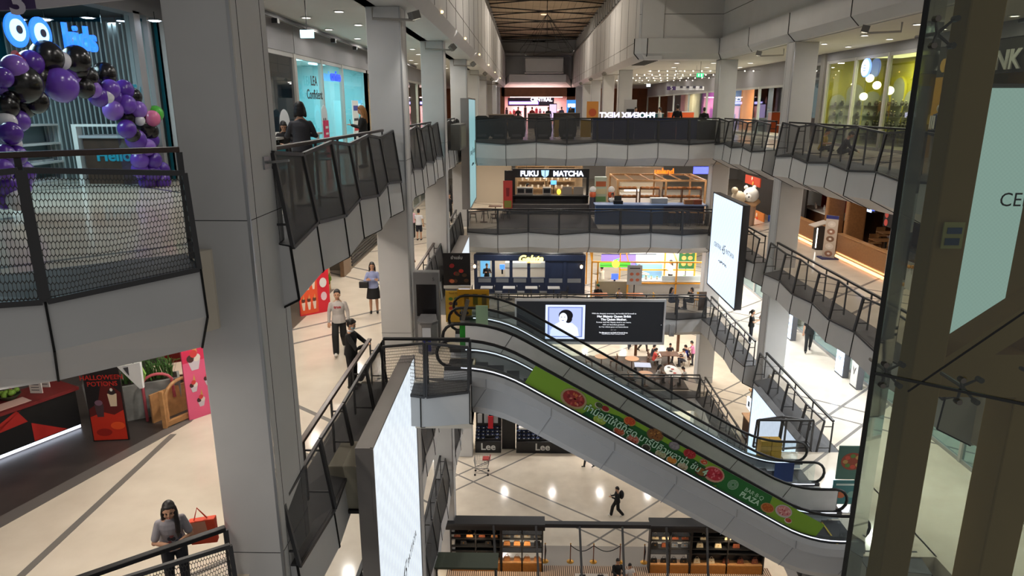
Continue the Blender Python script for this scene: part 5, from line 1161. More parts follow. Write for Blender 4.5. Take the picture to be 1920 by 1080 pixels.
# ================= level 4 right =================
z=LV[4]
WPAN=mat('oak_slats',s2l(150,104,62),.5,noise=.12,nscale=12); AMB=G(255,190,120,2.2)
def lowwall(a,b,h,lab):
    a=Vector((*a,z)); b=Vector((*b,z)); t=thing('oak_low_wall',lab,'partition',tuple((a+b)/2)); MB().bar(a+Vector((0,0,h/2+.06)),b+Vector((0,0,h/2+.06)),.18,h-.12).build('slatted_panel',WPAN,t); MB().bar(a+Vector((0,0,h+.02)),b+Vector((0,0,h+.02)),.24,.04).build('cap',WOODL,t)
    n=(b-a).normalized(); n=Vector((n.y,-n.x,0)); n=n if n.x<0 else -n
    MB().bar(a+n*.1+Vector((0,0,.03)),b+n*.1+Vector((0,0,.03)),.02,.05).build('foot_light',AMB,t)
    arealight('lamp',tuple((a+b)/2+n*.15+Vector((0,0,.12))),.1,14,(1,.7,.42),rot=(0,math.radians(-60),0),sy=(b-a).length,parent=t)
lowwall((13.65,25.2),(13.65,29.4),.95,'oak slatted low wall with a warm lit foot, nearer part'); lowwall((13.65,31.0),(13.65,34.6),.95,'oak slatted low wall with a warm lit foot, farther part beside the corner pillar')
st(box('wall_end',WALL,(13.5,24.7,z),(13.9,25.15,z+3.4)))
for y in (29.6,31.6):
    t=thing('oak_arch','tall rounded oak arch at the entrance of the doughnut cafe, %s'%('nearer' if y<30 else 'farther'),'arch',(14.3,y,z))
    MB().box(13.9,y-.15,z,14.7,y+.15,z+2.9).build('upright',WPAN,t,bevel=.05)
st(box('trim_oak_lintel',WPAN,(13.8,29.4,z+2.75),(14.9,32,z+3.35)))
st(box('wall_shop',mat('brown_cafe_wall',s2l(120,80,50),.6,noise=.1,nscale=1),(18,24,z),(18.1,40,z+3.4))); st(box('floor_cafe',mat('cafe_floor',s2l(120,96,76),.4,noise=.1,nscale=2),(13.8,24,z),(18,45,z+.01)))
st(box('wall_red_panel',C(170,30,28),(16.6,33.6,z),(16.7,38.5,z+2.4)))
ctr=thing('cafe_counter','white topped service counter before the red wall in the doughnut cafe','counter',(15.6,34.5,z)); MB().box(15.2,32.8,z,15.9,37.5,z+1.0).build('body',WOODD,ctr); MB().box(15.1,32.7,z+1.0,16,37.6,z+1.06).build('counter_top',WHT,ctr)
bt2=Proto(tag(MB().lathe([(.05,0),(.06,.1),(.03,.2),(.035,.26)],n=8).build('jar',C(210,205,200)),'x','jar'))
for i in range(8): bt2.put((15.4+.2*(i%2),33+.55*i,z+1.06),0,'jar or cup on the white topped cafe counter','jars on the white topped cafe counter')
md=thing('menu_stand','slanted menu stand with a lit white edge at the cafe entrance','menu stand',(13.3,29.7,z)); MB().box(13.15,30.55,z,13.5,30.95,z+1.05).build('body',C(60,56,54),md); MB().prism([(12.95,30.4,z+1.05),(13.6,30.4,z+1.25),(13.6,31.1,z+1.25),(12.95,31.1,z+1.05)],(0,0,.04)).build('menu_page',C(190,180,170),md); MB().box(13.14,30.54,z+.1,13.17,30.6,z+1.0).build('lit_edge',G(255,250,240,2),md)
t,q,r_,up,n=make_poster('standing_banner','tall patterned standing banner on a dark base at the cafe entrance','banner',(12.75,28.9,z),(.75,-.66,0),.5,1.85,C(190,175,160))
for k in range(5): ell(q,.5,.12+.17*k,.33,.07,C(*[(150,110,90),(210,200,190),(120,90,70)][k%3]),t,'doughnut_picture'); ell(q,.5,.12+.17*k,.12,.025,C(225,215,205),t,'doughnut_picture',d=.008)
MB().box(12.6,28.5,z,13.3,29.1,z+.05).build('base',C(40,44,90),t); poly(q,[(0,.92),(1,.92),(1,1),(0,1)],C(40,44,110),t,d=.007)
cc=Proto(make_chair(WOODL,WOODL)); tb4=Proto(make_table(WOODL,WOODD,w=.9,d=.7))
for i,(x,y) in enumerate(((15.4,27.4),(15.4,29.2),(16.6,31.0))):
    tb4.put((x,y,z),0,'oak table in the doughnut cafe, %s'%('nearest','middle','farthest')[i]); cc.put((x-.1,y-.75,z),math.pi,'oak chair on the near side of the %s cafe table'%('nearest','middle','farthest')[i]); cc.put((x+.1,y+.75,z),0,'oak chair on the far side of the %s cafe table'%('nearest','middle','farthest')[i])
bnc=thing('bench_seat','dark upholstered bench with oak frame behind the nearer oak low wall','bench',(14.2,27.2,z)); MB().box(14.0,25.6,z+.3,14.5,29,z+.5).build('cushion',C(60,50,46),bnc); MB().box(13.95,25.5,z,14.55,29.1,z+.3).build('frame',WOODL,bnc)
t=thing('blue_wall_screen','blue lit television on the cafe wall','television',at(1626,388,X=15.2)); p=at(1614,382,X=15.2); q2=at(1641,399,X=15.2); MB().box(15.2,q2.y,q2.z,15.3,p.y,p.z).build('housing',BLACK,t); MB().box(15.19,q2.y+.08,q2.z+.06,15.2,p.y-.08,p.z-.06).build('display',G(60,90,255,2.2),t); MB().box(15.18,q2.y+.3,q2.z+.2,15.19,p.y-.3,p.z-.25).build('picture',G(190,210,255,1.6),t); MB().tube([(15.25,(p.y+q2.y)/2,p.z),(15.25,(p.y+q2.y)/2,z+3.4)],.02,5).build('hanger',BLK,t)
storefront(13.7,-1,16,24.7,z+.8,2.0,2.6,3,7,GD); st(box('wall_shop_base',WALL,(13.6,16,z),(13.8,24.7,z+.8))); st(box('wall_shop',mat('dark_green_shop',s2l(54,54,36),.6,noise=.2),(15.4,16,z),(15.5,24.6,z+3.4)))
t=thing('food_window_poster','black window poster with round food pictures','poster',(13.5,23.7,z+2)); a=at(1660,385,X=13.45); b_=at(1682,432,X=13.45); MB().box(13.46,b_.y,b_.z,13.5,a.y,a.z).build('sheet',BLACK,t)
for k in range(6): MB().tube([(13.455,b_.y+.2+(a.y-b_.y-.4)*(k%2),b_.z+.15+.3*(k//2)),(13.45,b_.y+.2+(a.y-b_.y-.4)*(k%2),b_.z+.15+.3*(k//2))],.13,12).build('dish_picture',C(*[(210,160,140),(190,70,60)][k%2]),t)
gs_=thing('gold_window_frieze','row of small golden flowers along the foot of the shop window','decoration',(13.5,22.6,z+.85))
for k in range(24): MB().ball((13.5,24.5-.22*k,z+.84+.04*(k%2)),.07,6,5).build('flower',C(200,140,40),gs_)
# restaurant behind the second right pillar, level 4
t=thing('bear_statue','white bear head statue with a tan scarf over the right gallery shops','statue',(11.9,37.6,z)); p=at(1408,366,X=12.3); 
MB().ball(p,.42,16,12,(1,1,1.05)).ball(p+Vector((-.2,-.28,-.1)),.2,12,8).ball(p+Vector((-.22,.22,.4)),.12,8,6).ball(p+Vector((.22,.22,.4)),.12,8,6).build('head',WHT,t,smooth=True); MB().tube([p+Vector((-.3,-.1,-.45)),p+Vector((.1,-.3,-.5)),p+Vector((.4,-.1,-.3))],.14,8).build('scarf',C(200,160,120),t,smooth=True); MB().tube([(p.x,p.y,z),p+Vector((0,0,-.4))],[.3,.34],10).build('body',C(170,140,120),t)
MB().ball(p+Vector((-.24,-.42,-.05)),.06,8,6).build('nose',BLACK,t); 
for dx in (-.25,.08): MB().ball(p+Vector((dx-.08,-.33,.12)),.04,6,5).build('eye',BLACK,t)
t=thing('cream_statue','cream seated statue at the back of the white screen','statue',at(1384,372,X=11.6)); p=at(1384,372,X=11.6); MB().ball(p,.38,12,10,(1,1,1.1)).ball(p+Vector((-.25,-.1,.45)),.18,10,8).build('figure',C(205,190,165),t,smooth=True); MB().tube([(p.x,p.y,z),p],[.28,.3],10).build('plinth',C(120,96,70),t)
for i,(u,v,u2,v2,c,lab) in enumerate(((1402,328,1424,352,(190,60,20),'red vertical sign with pale letters over the restaurant'),(1412,392,1430,430,(210,120,40),'yellow and red food poster board by the right gallery'),(1395,400,1410,432,(150,60,60),'dark red poster board by the right gallery'),(1445,405,1455,440,(30,70,150),'blue banner with vertical letters by the corner pillar'),(1395,440,1425,470,(70,60,60),'dark display unit behind the right gallery railing'))):
    a=at(u,v,X=13.2+.2*i); b_=at(u2,v2,X=13.2+.2*i); t=thing('restaurant_sign',lab,'sign board',(13.2+.2*i,b_.y,b_.z)); x=13.2+.2*i
    MB().box(x,min(a.y,b_.y),b_.z,x+.06,max(a.y,b_.y)+.4,a.z).build('board',C(*c),t)
    for k in range(3): MB().ball((x-.02,(a.y+b_.y)/2+.1*k,b_.z+(a.z-b_.z)*(.25+.25*k)),.12,8,5,(.2,1,1)).build('picture',C(*[(225,170,70),(220,60,40),(230,210,190)][k]),t)
    MB().box(x+.01,max(a.y,b_.y),z,x+.05,max(a.y,b_.y)+.05,a.z).build('pole',BLK,t)
st(box('wall_shop',mat('dark_restaurant',s2l(40,36,32),.6,noise=.3,nscale=1),(14.5,35.5,z),(14.6,46,z+3.4)))
# ================= level 3 right =================
z=LV[3]
storefront(13.75,-1,14,60,z,2.8,3.4,16,8,GC); st(box('wall_shop',C(210,205,200),(16.5,14,z),(16.6,32,z+3.4))); st(box('wall_shop',mat('warm_brown_shop',s2l(120,74,40),.6,noise=.2),(16.5,34,z),(16.6,60,z+3.4)))
for i,(p,w,h,lab,c) in enumerate((((13.3,27.0,z),.75,1.5,'white lit product stand on the bright third floor',1),((13.3,25.7,z),.6,1.7,'white poster stand with a black wing mark',0),((12.9,31.5,z),.5,1.3,'white lit display by the pillar on the third floor',1))):
    t=thing('shop_stand',lab,'sign board',p); MB().box(p[0]-.12,p[1]-w/2,p[2],p[0]+.12,p[1]+w/2,p[2]+h).build('housing',C(90,90,94),t); MB().box(p[0]-.14,p[1]-w/2+.05,p[2]+.08,p[0]-.12,p[1]+w/2-.05,p[2]+h-.06).build('face',G(205,225,250,1.6) if c else WHT,t)
    for s_ in (-1,1): MB().prism([(p[0]-.15,p[1],p[2]+.55),(p[0]-.15,p[1]+s_*.14,p[2]+.9),(p[0]-.15,p[1]+s_*.05,p[2]+.8)],(.005,0,0)).build('mark',C(50,80,120) if c else BLACK,t)
st(box('door_9',mat('tan_door',s2l(170,130,80),.5),(13.5,33.5,z),(13.6,36.5,z+2.6)))
# stands at the foot of the escalators
t,q,r_,up,n=make_poster('green_food_poster','green food poster on a stand at the foot of the escalators','poster',(8.55,16.9,z+1.0),(1,0,0),.78,1.0,C(70,110,100))
ell(q,.5,.55,.4,.26,C(150,70,50),t,n=20); 
for i in range(8): ell(q,.5+.25*math.cos(i*.8),.55+.16*math.sin(i*.8),.09,.06,C(*[(200,80,60),(190,150,90),(90,130,60)][i%3]),t,d=.008+.0005*i)
t2,q,r_,up,n=make_poster('teal_food_poster','teal poster with two dishes below the green food poster','poster',(8.5,16.88,z+.25),(1,0,0),.76,.72,C(60,120,124))
ell(q,.3,.4,.16,.14,C(200,110,70),t2); ell(q,.7,.42,.16,.14,C(120,160,150),t2); poly(q,[(.1,.8),(.9,.8),(.9,.88),(.1,.88)],C(190,210,205),t2)
MB().box(9.1,16.93,z,9.15,16.98,z+1.9).build('stand_pole',STEEL,t); MB().box(8.8,16.8,z,9.4,17.2,z+.03).build('stand_base',STEEL,t2)
ns=thing('level_sign','blue sign reading 3 on the glass at the foot of the escalators','sign',(7.35,15.6,z+.5)); a=at(1493,778,Y=17.4); b_=at(1528,802,Y=17.4)
MB().box(7.25,16.62,z+.05,7.72,16.64,z+.75).build('panel',C(24,52,104),ns); text('number','3',.34,(7.52,16.61,z+.42),(1,0,0),(0,0,1),C(120,150,200),ns,.003); MB().box(7.25,17.85,z+.35,7.8,17.87,z+.95).build('panel',C(24,52,104),ns)
gn=thing('grey_notice_frame','grey upright frame behind the level sign','panel',(8.5,16.3,z)); MB().box(8.2,16.75,z,8.6,16.78,z+.7).build('panel',C(96,98,100),gn)
cr=thing('yellow_crate_stack','stack of yellow crates behind the escalator foot','crates',(7.8,19.7,z))
for i in range(4):
    for j in range(2): MB().box(7.5+.34*j,19.7,z+.0+.17*i,7.82+.34*j,20.05,z+.155+.17*i).build('crate',C(190,150,60),cr)
# level 2 right kiosk with a white sign
z=LV[2]
kq=thing('oak_kiosk','small oak kiosk with a white lit hanging sign on the second floor','kiosk',(11.2,28.5,z)); MB().box(10.6,26.6,z,11.2,30.5,z+1.1).build('counter',WOODD,kq); MB().box(10.55,26.5,z+1.1,11.3,30.6,z+1.16).build('counter_top',WOODL,kq); p=at(1409,765,X=10.7); MB().box(10.7,p.y-.5,p.z-.25,10.78,p.y+.7,p.z+.3).build('lit_sign',G(225,238,255,1.3),kq); MB().box(10.69,p.y+.3,p.z-.1,10.7,p.y+.5,p.z+.15).build('mark',BLACK,kq)
for yy in (26.8,30.3): MB().box(10.9,yy,z+1.16,10.96,yy+.06,z+2.5).build('post',WOODL,kq)
MB().box(10.7,26.8,z+2.45,10.96,30.36,z+2.5).build('beam',WOODL,kq)
storefront(13.75,-1,14,60,z,2.8,3.4,16,9,GC); st(box('wall_shop',C(190,150,110),(16.5,14,z),(16.6,60,z+3.4)))
# ================= level 4 behind the cross gallery: matcha cafe and oak kiosk =================
z=LV[4]
BLKW=mat('black_timber',s2l(24,22,22),.6,noise=.1,nscale=8)
fk=thing('matcha_cafe','black matcha cafe kiosk with a white lit sign','kiosk',(1.6,43,z))
x0,x1,y0,y1=-.65,3.8,42.0,45.5
MB().box(x0,y0,z,x1,y0+.15,z+.95).build('front_wall',BLKW,fk); MB().box(x0-.1,y0-.25,z+.95,x1+.1,y0+.35,z+1.02).build('counter_top',BLACK,fk)
MB().box(x0-.1,y0-.1,z+2.1,x1+.1,y0+.1,z+2.62).build('sign_band',BLKW,fk); MB().box(x0-.1,y0,z,x0+.05,y0+.15,z+2.1).build('post',BLKW,fk); MB().box(x1-.05,y0,z,x1+.1,y0+.15,z+2.1).build('post',BLKW,fk)
MB().box(x0,y1,z,x1,y1+.1,z+3.2).build('back_wall',mat('kraft_wall',s2l(150,128,100),.6,noise=.2,nscale=3),fk); MB().box(x0-.6,y0,z,x0-.1,y0+.2,z+2.5).build('side_panel',BLKW,fk)
st(box('floor_dark_deck',mat('dark_deck2',s2l(52,46,44),.5,noise=.2,nscale=3),(-1.5,36,z),(3.9,41.2,z+.012)))
st(box('wall_kiosk_base',mat('grey_kiosk_base',s2l(70,66,66),.6,noise=.15),(x0-.2,41.2,z),(x1+.1,42.0,z+.55)))
SW=G(228,235,255,2.2)
text('letters','FUKU',.44,(.27,y0-.14,z+2.33),(1,0,0),(0,0,1),SW,fk,.02,bold=.014); text('letters','MATCHA',.44,(2.62,y0-.14,z+2.33),(1,0,0),(0,0,1),SW,fk,.02,bold=.014)
MB().prism([(.98,y0-.14,z+2.54),(1.46,y0-.14,z+2.54),(1.42,y0-.14,z+2.24),(1.22,y0-.14,z+2.1),(1.02,y0-.14,z+2.24)],(0,.02,0)).build('crest',G(150,190,225,1.6),fk); MB().box(1.2,y0-.16,z+2.1,1.24,y0-.14,z+2.54).build('crest_line',BLACK,fk)
arealight('lamp',(1.6,43.4,z+3.0),3.5,120,(1,.85,.65),sy=1.2,parent=fk)
rr=R_(11); 
mach=Proto(thing('cafe_machine','x','machine')); MB().box(-.28,-.2,0,.28,.2,.5).build('body',C(150,146,140,.3),mach.t,bevel=.02); MB().box(-.22,-.21,.12,.22,-.2,.4).build('dark_front',BLACK,mach.t)
for i,x in enumerate((-.25,.25,1.35)): mach.put((x,42.35,z+1.02),0,'steel machine on the counter of the black matcha cafe, %s'%('leftmost','second','by the lit tablet')[i],scale=.9)
for i,x in enumerate((2.6,3.3)): tag(box('cardboard_screen',C(150,140,130),(x-.3,42.3,z+1.02),(x+.3,42.34,z+1.5)),'pale board standing on the matcha cafe counter, %s'%('left' if i==0 else 'right'),'board')
pdl=Proto(thing('black_pendant_lamp','x','lamp')); MB().lathe([(.2,0),(.06,.14),(.03,.16)],n=14).build('shade',BLACK,pdl.t); MB().tube([(0,0,.16),(0,0,.9)],.01,4).build('cord',BLK,pdl.t); MB().ball((0,0,.0),.07,8,6).build('bulb',G(255,240,210,5),pdl.t)
for i,x in enumerate((.1,1.2,2.6)): pdl.put((x,42.9,z+2.0),0,'black pendant lamp in the matcha cafe, %s'%('left','middle','right')[i])
shf=Proto(shelf_unit('cafe_shelf','x',-.9,-.15,0,.9,.15,1.9,4,C(160,130,96)))
for i,x in enumerate((.4,2.4)): shf.put((x,45.2,z+.6),0,'wall shelf at the back of the matcha cafe, %s'%('left' if i==0 else 'right'))
cup=Proto(tag(MB().lathe([(.05,0),(.07,.14),(.06,.2)],n=8).build('cup',C(200,190,175)),'x','cup'))
for i in range(26): cup.put((-.3+.13*i,45.15,z+.63+.475*(1+i%3)),0,'cup or jar on the back shelves of the matcha cafe','cups on the matcha cafe shelves')
tl=thing('lit_tablet','small lit blue tablet in the matcha cafe','screen',(1.75,42.6,z+1.5)); MB().box(1.6,42.6,z+1.6,1.95,42.63,z+1.85).build('display',G(90,160,240,1.6),tl); MB().box(1.76,42.62,z+1.02,1.8,42.66,z+1.6).build('stand',BLACK,tl)
yl=tag(MB().ball((2.1,42.4,z+1.18),.13,10,8,(1,1,1.3)).build('yellow_lamp',G(240,210,60,1.8)),'small yellow glowing lantern on the matcha cafe counter','lamp')
t,q,r_,up,n=make_poster('red_menu_board','red drinks menu board left of the matcha cafe','sign board',(-1.3,41.0,z+.3),(1,0,0),.55,1.7,C(170,50,44)); poly(q,[(.35,.45),(.65,.45),(.7,.75),(.3,.75)],C(110,16,20),t); poly(q,[(.1,.05),(.9,.05),(.9,.3),(.1,.3)],C(120,120,50),t); MB().box(-1.1,41.05,z,-1.0,41.1,z+.4).build('stand_leg',BLACK,t)
# dark gallery pieces behind at the left
st(box('wall_cream',mat('cream_wall',s2l(188,176,158),.6),(-3.6,46,z),(-.9,46.2,z+3.4)))
dt=Proto(make_table(WOODD,WOODD,w=.75,d=.7)); ds=Proto(make_stool(WOODD,BLACK,h=.5))
for i,(x,y) in enumerate(((-1.7,39.3),(-2.3,38.0))): dt.put((x,y,z),0,'dark wooden table at the left end of the middle gallery, %s'%('farther','nearer')[i]); ds.put((x-.6,y,z),0,'dark stool left of the %s dark table'%('farther','nearer')[i]); ds.put((x+.6,y-.2,z),.3,'dark stool right of the %s dark table'%('farther','nearer')[i])
# oak frame kiosk
kf=thing('oak_frame_kiosk','open oak timber frame kiosk with bakery shelves right of the matcha cafe','kiosk',(7.4,40,z))
X0,X1,Y0,Y1,HH=5.2,10.1,38.6,42.2,2.22
for x in (X0,7.9,X1):
    for y in (Y0,Y1): MB().box(x-.05,y-.05,z,x+.05,y+.05,z+HH).build('post',WOODL,kf)
for y in (Y0,Y1): MB().box(X0-.05,y-.05,z+HH,X1+.05,y+.05,z+HH+.1).build('beam',WOODL,kf)
for x in (X0,7.9,X1): MB().box(x-.05,Y0,z+HH,x+.05,Y1,z+HH+.1).build('beam',WOODL,kf)
for x in (6.1,7.0,8.8,9.7): MB().box(x-.03,Y0,z+HH+.02,x+.03,Y1,z+HH+.08).build('rafter',WOODL,kf)
text('letters','upland',.45,(8.5,Y1+.1,z+HH+.22),(1,0,0),(0,0,1),G(255,110,20,1.8),kf,.02,bold=.014)
BLUEC=mat('blue_counter',s2l(62,92,140),.55,noise=.05)
bc=thing('blue_counter','long blue fronted counter under the middle cross gallery railing','counter',(7,37.6,z)); MB().box(3.9,37.4,z,7.6,38.0,z+1.02).build('front_panel',BLUEC,bc); MB().box(7.6,37.8,z,9.9,38.0,z+1.02).build('front_panel',mat('blue_grey_counter',s2l(72,78,110),.6),bc); MB().box(3.85,37.3,z+1.02,9.95,38.35,z+1.08).build('counter_top',mat('blue_counter_top',s2l(96,120,160),.4),bc)
bs=Proto(make_stool(WOODL,BLACK,h=.74))
for i,x in enumerate((8.0,8.55,9.15,9.65)): bs.put((x,37.05,z),0,'tall black bar stool with a pale seat at the blue counter, %s'%('first','second','third','fourth')[i]+' from the left')
for i,x in enumerate((5.9,7.2,8.5,9.6)):
    t=shelf_unit('bakery_shelf','dark bakery shelf in the oak frame kiosk, %s from the left'%('first','second','third','fourth')[i],x-.55,39.6,z+.2,x+.6,40.0,1.45,3,WOODD)
loaf=Proto(tag(MB().ball((0,0,.06),.13,8,6,(1.3,.8,.6)).build('bread_loaf',C(170,110,60)),'x','bread'))
for i,x in enumerate((5.9,7.2,8.5,9.6)):
    for k in (0,1,2):
        for j in range(4): loaf.put((x-.4+.28*j,39.8,z+.23+.483*(k+1)),0,'loaf of bread on a bakery shelf of the oak kiosk','loaves in the oak kiosk')
for i,(x,c) in enumerate(((9.0,(150,100,60)),(9.5,(140,70,40)))): tag(box('wicker_box',C(*c),(x-.22,37.6,z+1.08),(x+.22,37.9,z+1.32)),'brown basket on the blue counter, %s'%('left','right')[i],'basket')
pr=thing('register','black cash register on the blue counter','cash register',(5.1,37.7,z+1.08)); MB().box(4.9,37.6,z+1.08,5.4,37.95,z+1.25).build('body',BLACK,pr); MB().prism([(4.95,37.85,z+1.25),(5.35,37.85,z+1.25),(5.35,37.95,z+1.5),(4.95,37.95,z+1.5)],(0,.03,0)).build('display',BLACK,pr)
w1=thing('white_glass_case','white glass case on the blue counter','display case',(7.6,38,z+1.08)); MB().box(7.0,37.9,z+1.08,7.9,38.3,z+1.35).build('case',C(190,190,186,.2),w1); MB().box(6.98,37.88,z+1.35,7.92,38.32,z+1.38).build('lid',WHT,w1)
cb=thing('condiment_rack','white rack with coloured packs between the cafes','shelf',(4.5,41,z)); MB().box(4.2,41.2,z,4.9,41.6,z+2.2).build('body',C(180,190,170),cb)
for k in range(4): MB().box(4.25,41.15,z+.3+.45*k,4.85,41.2,z+.6+.45*k).build('pack_row',C(*[(180,120,60),(90,130,80),(200,190,150),(170,90,50)][k]),cb)
for i,x in enumerate((4.05,5.15)):
    t=thing('maneki_figure','white and red waving figure on a stand, %s of the rack'%('left','right')[i],'figurine',(x,40.9,z+1.0)); MB().ball((x,40.9,z+1.5),.2,10,8).build('head',WHT,t); MB().ball((x,40.9,z+1.2),.2,10,8,(1,1,1.2)).build('body',C(200,90,50),t); MB().tube([(x,40.9,z),(x,40.9,z+1.05)],[.22,.18],10).build('stand',C(60,60,70),t)
# white back kiosk, left L5-type shop behind the oak frame
st(box('wall_shop',mat('tan_back_wall',s2l(160,140,118),.6,noise=.1,nscale=1),(5.4,46,z),(9.2,46.2,z+2.4)))
bk2=thing('lit_pastry_case','lit pastry display case behind the oak frame kiosk','display case',(7.2,44.5,z)); MB().box(6.2,44.3,z,8.4,45,z+.9).build('base',WHT,bk2); MB().box(6.2,44.3,z+.9,8.4,45,z+1.5).build('glass_case',C(190,180,160,.2),bk2); MB().box(6.4,44.28,z+1.0,7.4,44.3,z+1.12).build('lit_label',G(255,240,230,3),bk2)
t=thing('blue_television','blue lit television far behind the oak kiosk','television',at(1313,321,Y=45)); a=at(1301,313,Y=45); b_=at(1328,326,Y=45); MB().box(a.x,45,b_.z,b_.x,45.1,a.z).build('display',G(80,90,255,1.8),t); MB().box(a.x,45.1,b_.z,b_.x,45.15,a.z+.1).build('housing',BLACK,t); MB().tube([((a.x+b_.x)/2,45.1,a.z),((a.x+b_.x)/2,45.1,z+3.4)],.02,5).build('hanger',BLK,t)
# ================= level 3 behind the cross gallery =================
z=LV[3]
NV=mat('navy_joinery',s2l(20,34,62),.5,noise=.08,nscale=4)
gk=thing('gelato_kiosk','navy panelled kiosk with a yellow glowing Gelate script sign','kiosk',(.3,39.5,z))
x0,x1,yf=-2.9,3.5,39.4
MB().box(x0,yf,z,x1,yf+.15,z+1.05).build('front_wall',NV,gk); MB().box(x0-.1,yf-.12,z+2.08,x1+.1,yf+.25,z+2.45).build('cornice',NV,gk,bevel=.04); MB().box(x0,yf+3.2,z,x1,yf+3.3,z+2.5).build('back_wall',C(190,180,165),gk)
MB().box(x0,yf,z+2.4,x1,yf+3.3,z+2.45).build('roof',NV,gk)
xs=[x0,x0+1.05,x0+2.1,x0+3.15,x0+4.2,x0+5.3,x1]
for i,x in enumerate(xs): MB().box(x-.09,yf-.03,z,x+.09,yf+.16,z+2.1).build('pilaster',NV,gk)
for i in (4,5): MB().box(xs[i]+.09,yf+.02,z+1.05,xs[i+1]-.09,yf+.06,z+2.08).build('closed_panel',NV,gk)
for i in range(6): MB().box(xs[i]+.15,yf-.02,z+.75,xs[i+1]-.15,yf+.0,z+1.0).build('pale_inset',C(110,114,120),gk)
text('letters','Gelate',.54,(.33,yf-.18,z+2.22),(1,0,0),(0,0,1),G(255,225,120,2.6),gk,.02,shear=.35,bold=.02)
MB().box(.1,yf-.17,z+1.98,.95,yf-.15,z+2.01).build('underline',G(255,190,110,2),gk)
for x in (x0-.05,x1-.15): 
    t=thing('wall_lantern','warm wall lantern at the %s end of the navy kiosk'%('left' if x<0 else 'right'),'lamp',(x,yf-.1,z+1.75)); MB().ball((x,yf-.14,z+1.75),.08,8,6,(1,1,1.4)).build('bulb',G(255,215,160,8),t); MB().box(x-.05,yf-.08,z+1.6,x+.05,yf-.0,z+1.9).build('bracket',BLACK,t)
arealight('lamp',(-.6,41,z+2.35),3.6,110,(1,.93,.82),sy=1.2,parent=gk)
for (x,c,lab) in ((-2.0,(60,140,255),'blue lit till screen inside the navy kiosk'),): 
    t=thing('till_screen',lab,'screen',(-1.4,40.2,z)); MB().box(-1.5,40.2,z+1.35,-1.2,40.25,z+1.65).build('display',G(70,130,230,1.6),t); MB().box(-1.4,40.25,z+1.05,-1.3,40.3,z+1.4).build('stand',BLACK,t)
t=thing('freezer_counter','long pale gelato freezer inside the navy kiosk','counter',(.2,41.4,z)); MB().box(-1.2,41.2,z,1.6,41.9,z+1.25).build('body',C(200,196,188),t); MB().box(-1.2,41.15,z+1.25,1.6,41.7,z+1.55).build('glass_front',C(170,175,175,.2),t)
t=tag(box('blue_lit_door',G(90,150,190,.7),(x0+.1,42.2,z+.3),(x0+.7,42.3,z+2.2)),'pale blue lit door at the left inside the navy kiosk','door')
ACH=Proto(make_chair(BLACK,BLACK)); ATB=Proto(make_table(C(150,150,150),BLACK,w=.7,d=.6))
for i,x in enumerate((-2.2,-.9,.4,1.7)): ATB.put((x,38.3,z),0,'small grey topped table in front of the navy kiosk, %s from the left'%('first','second','third','fourth')[i]); ACH.put((x-.62,38.3,z),math.pi/2,'black chair left of the %s grey table before the navy kiosk'%('first','second','third','fourth')[i]); 
ACH.put((2.3,38.3,z),-math.pi/2,'black chair right of the fourth grey table before the navy kiosk')
# yellow frame kiosk
YF=mat('yellow_frame',s2l(208,140,30),.5)
yk=thing('yellow_frame_kiosk','white kiosk in a house shaped yellow tube frame with a green lit sign','kiosk',(7.2,38.5,z))
XA_,XM,XB_=3.9,6.0,10.7; Ya,Yb=38.6,42.0; HH=2.2
for x in (XA_,4.25,XM,8.8,XB_):
    for y in (Ya,Yb): MB().box(x-.04,y-.04,z,x+.04,y+.04,z+HH).build('post',YF,yk)
for y in (Ya,Yb):
    MB().box(XA_,y-.04,z+HH-.04,XB_,y+.04,z+HH+.04).build('beam',YF,yk); MB().box(XM,y-.04,z+.9,XB_,y+.04,z+.98).build('beam',YF,yk)
for x in (XA_,XM,8.8,XB_):
    MB().bar((x,Ya,z+HH),(x,(Ya+Yb)/2,z+HH+.6),.07).bar((x,(Ya+Yb)/2,z+HH+.6),(x,Yb,z+HH),.07).build('gable',YF,yk)
MB().bar((XA_,(Ya+Yb)/2,z+HH+.6),(XB_,(Ya+Yb)/2,z+HH+.6),.07).build('ridge',YF,yk)
MB().box(4.2,38.9,z,6.0,39.4,z+.95).build('counter',C(150,140,120),yk); MB().box(6.1,38.75,z,10.5,39.3,z+1.0).build('counter',mat('pale_tiled_counter',s2l(170,166,160),.4),yk); MB().box(6.1,38.7,z+1.0,10.5,39.35,z+1.06).build('counter_top',WHT,yk); MB().box(8.0,38.72,z+1.06,10.4,38.76,z+1.35).build('glass_guard',C(190,200,200,.1),yk)
st(box('wall_kiosk',WHT,(6.8,43.5,z),(11,43.6,z+3.0)))
arealight('lamp',(8.4,40.4,z+2.9),4.5,260,(1,.97,.92),sy=2,parent=yk)
GN=G(90,190,60,1.2)
MB().bar((4.35,38.5,z+2.05),(6.1,38.5,z+2.05),.06,.26).build('green_sign_bar',GN,yk); MB().tube([(5.25,38.48,z+2.12),(5.25,38.42,z+2.12)],[.22,.22],14).build('yellow_fruit_emblem',G(235,215,70,1.5),yk); MB().tube([(4.35,38.46,z+2.05),(6.1,38.46,z+2.05)],.02,5).build('sign_rule',G(20,90,30,1),yk); MB().prism([(5.1,38.45,z+2.34),(5.5,38.45,z+2.46),(5.3,38.45,z+2.3)],(0,.02,0)).build('leaf',G(90,190,60,1.5),yk)
t,q,r_,up,n=make_poster('green_round_food_poster','dark green poster with round dishes on the white back wall of the yellow kiosk','poster',(9.75,42.3,z+.95),(1,0,0),1.0,1.55,C(30,96,44))
for k in range(6): ell(q,.3+.4*(k%2),.2+.25*(k//2),.15,.09,C(190,150,80),t,'dish_picture')
MB().box(10.2,42.34,z,10.24,42.38,z+1.0).build('stand_leg',BLACK,t)
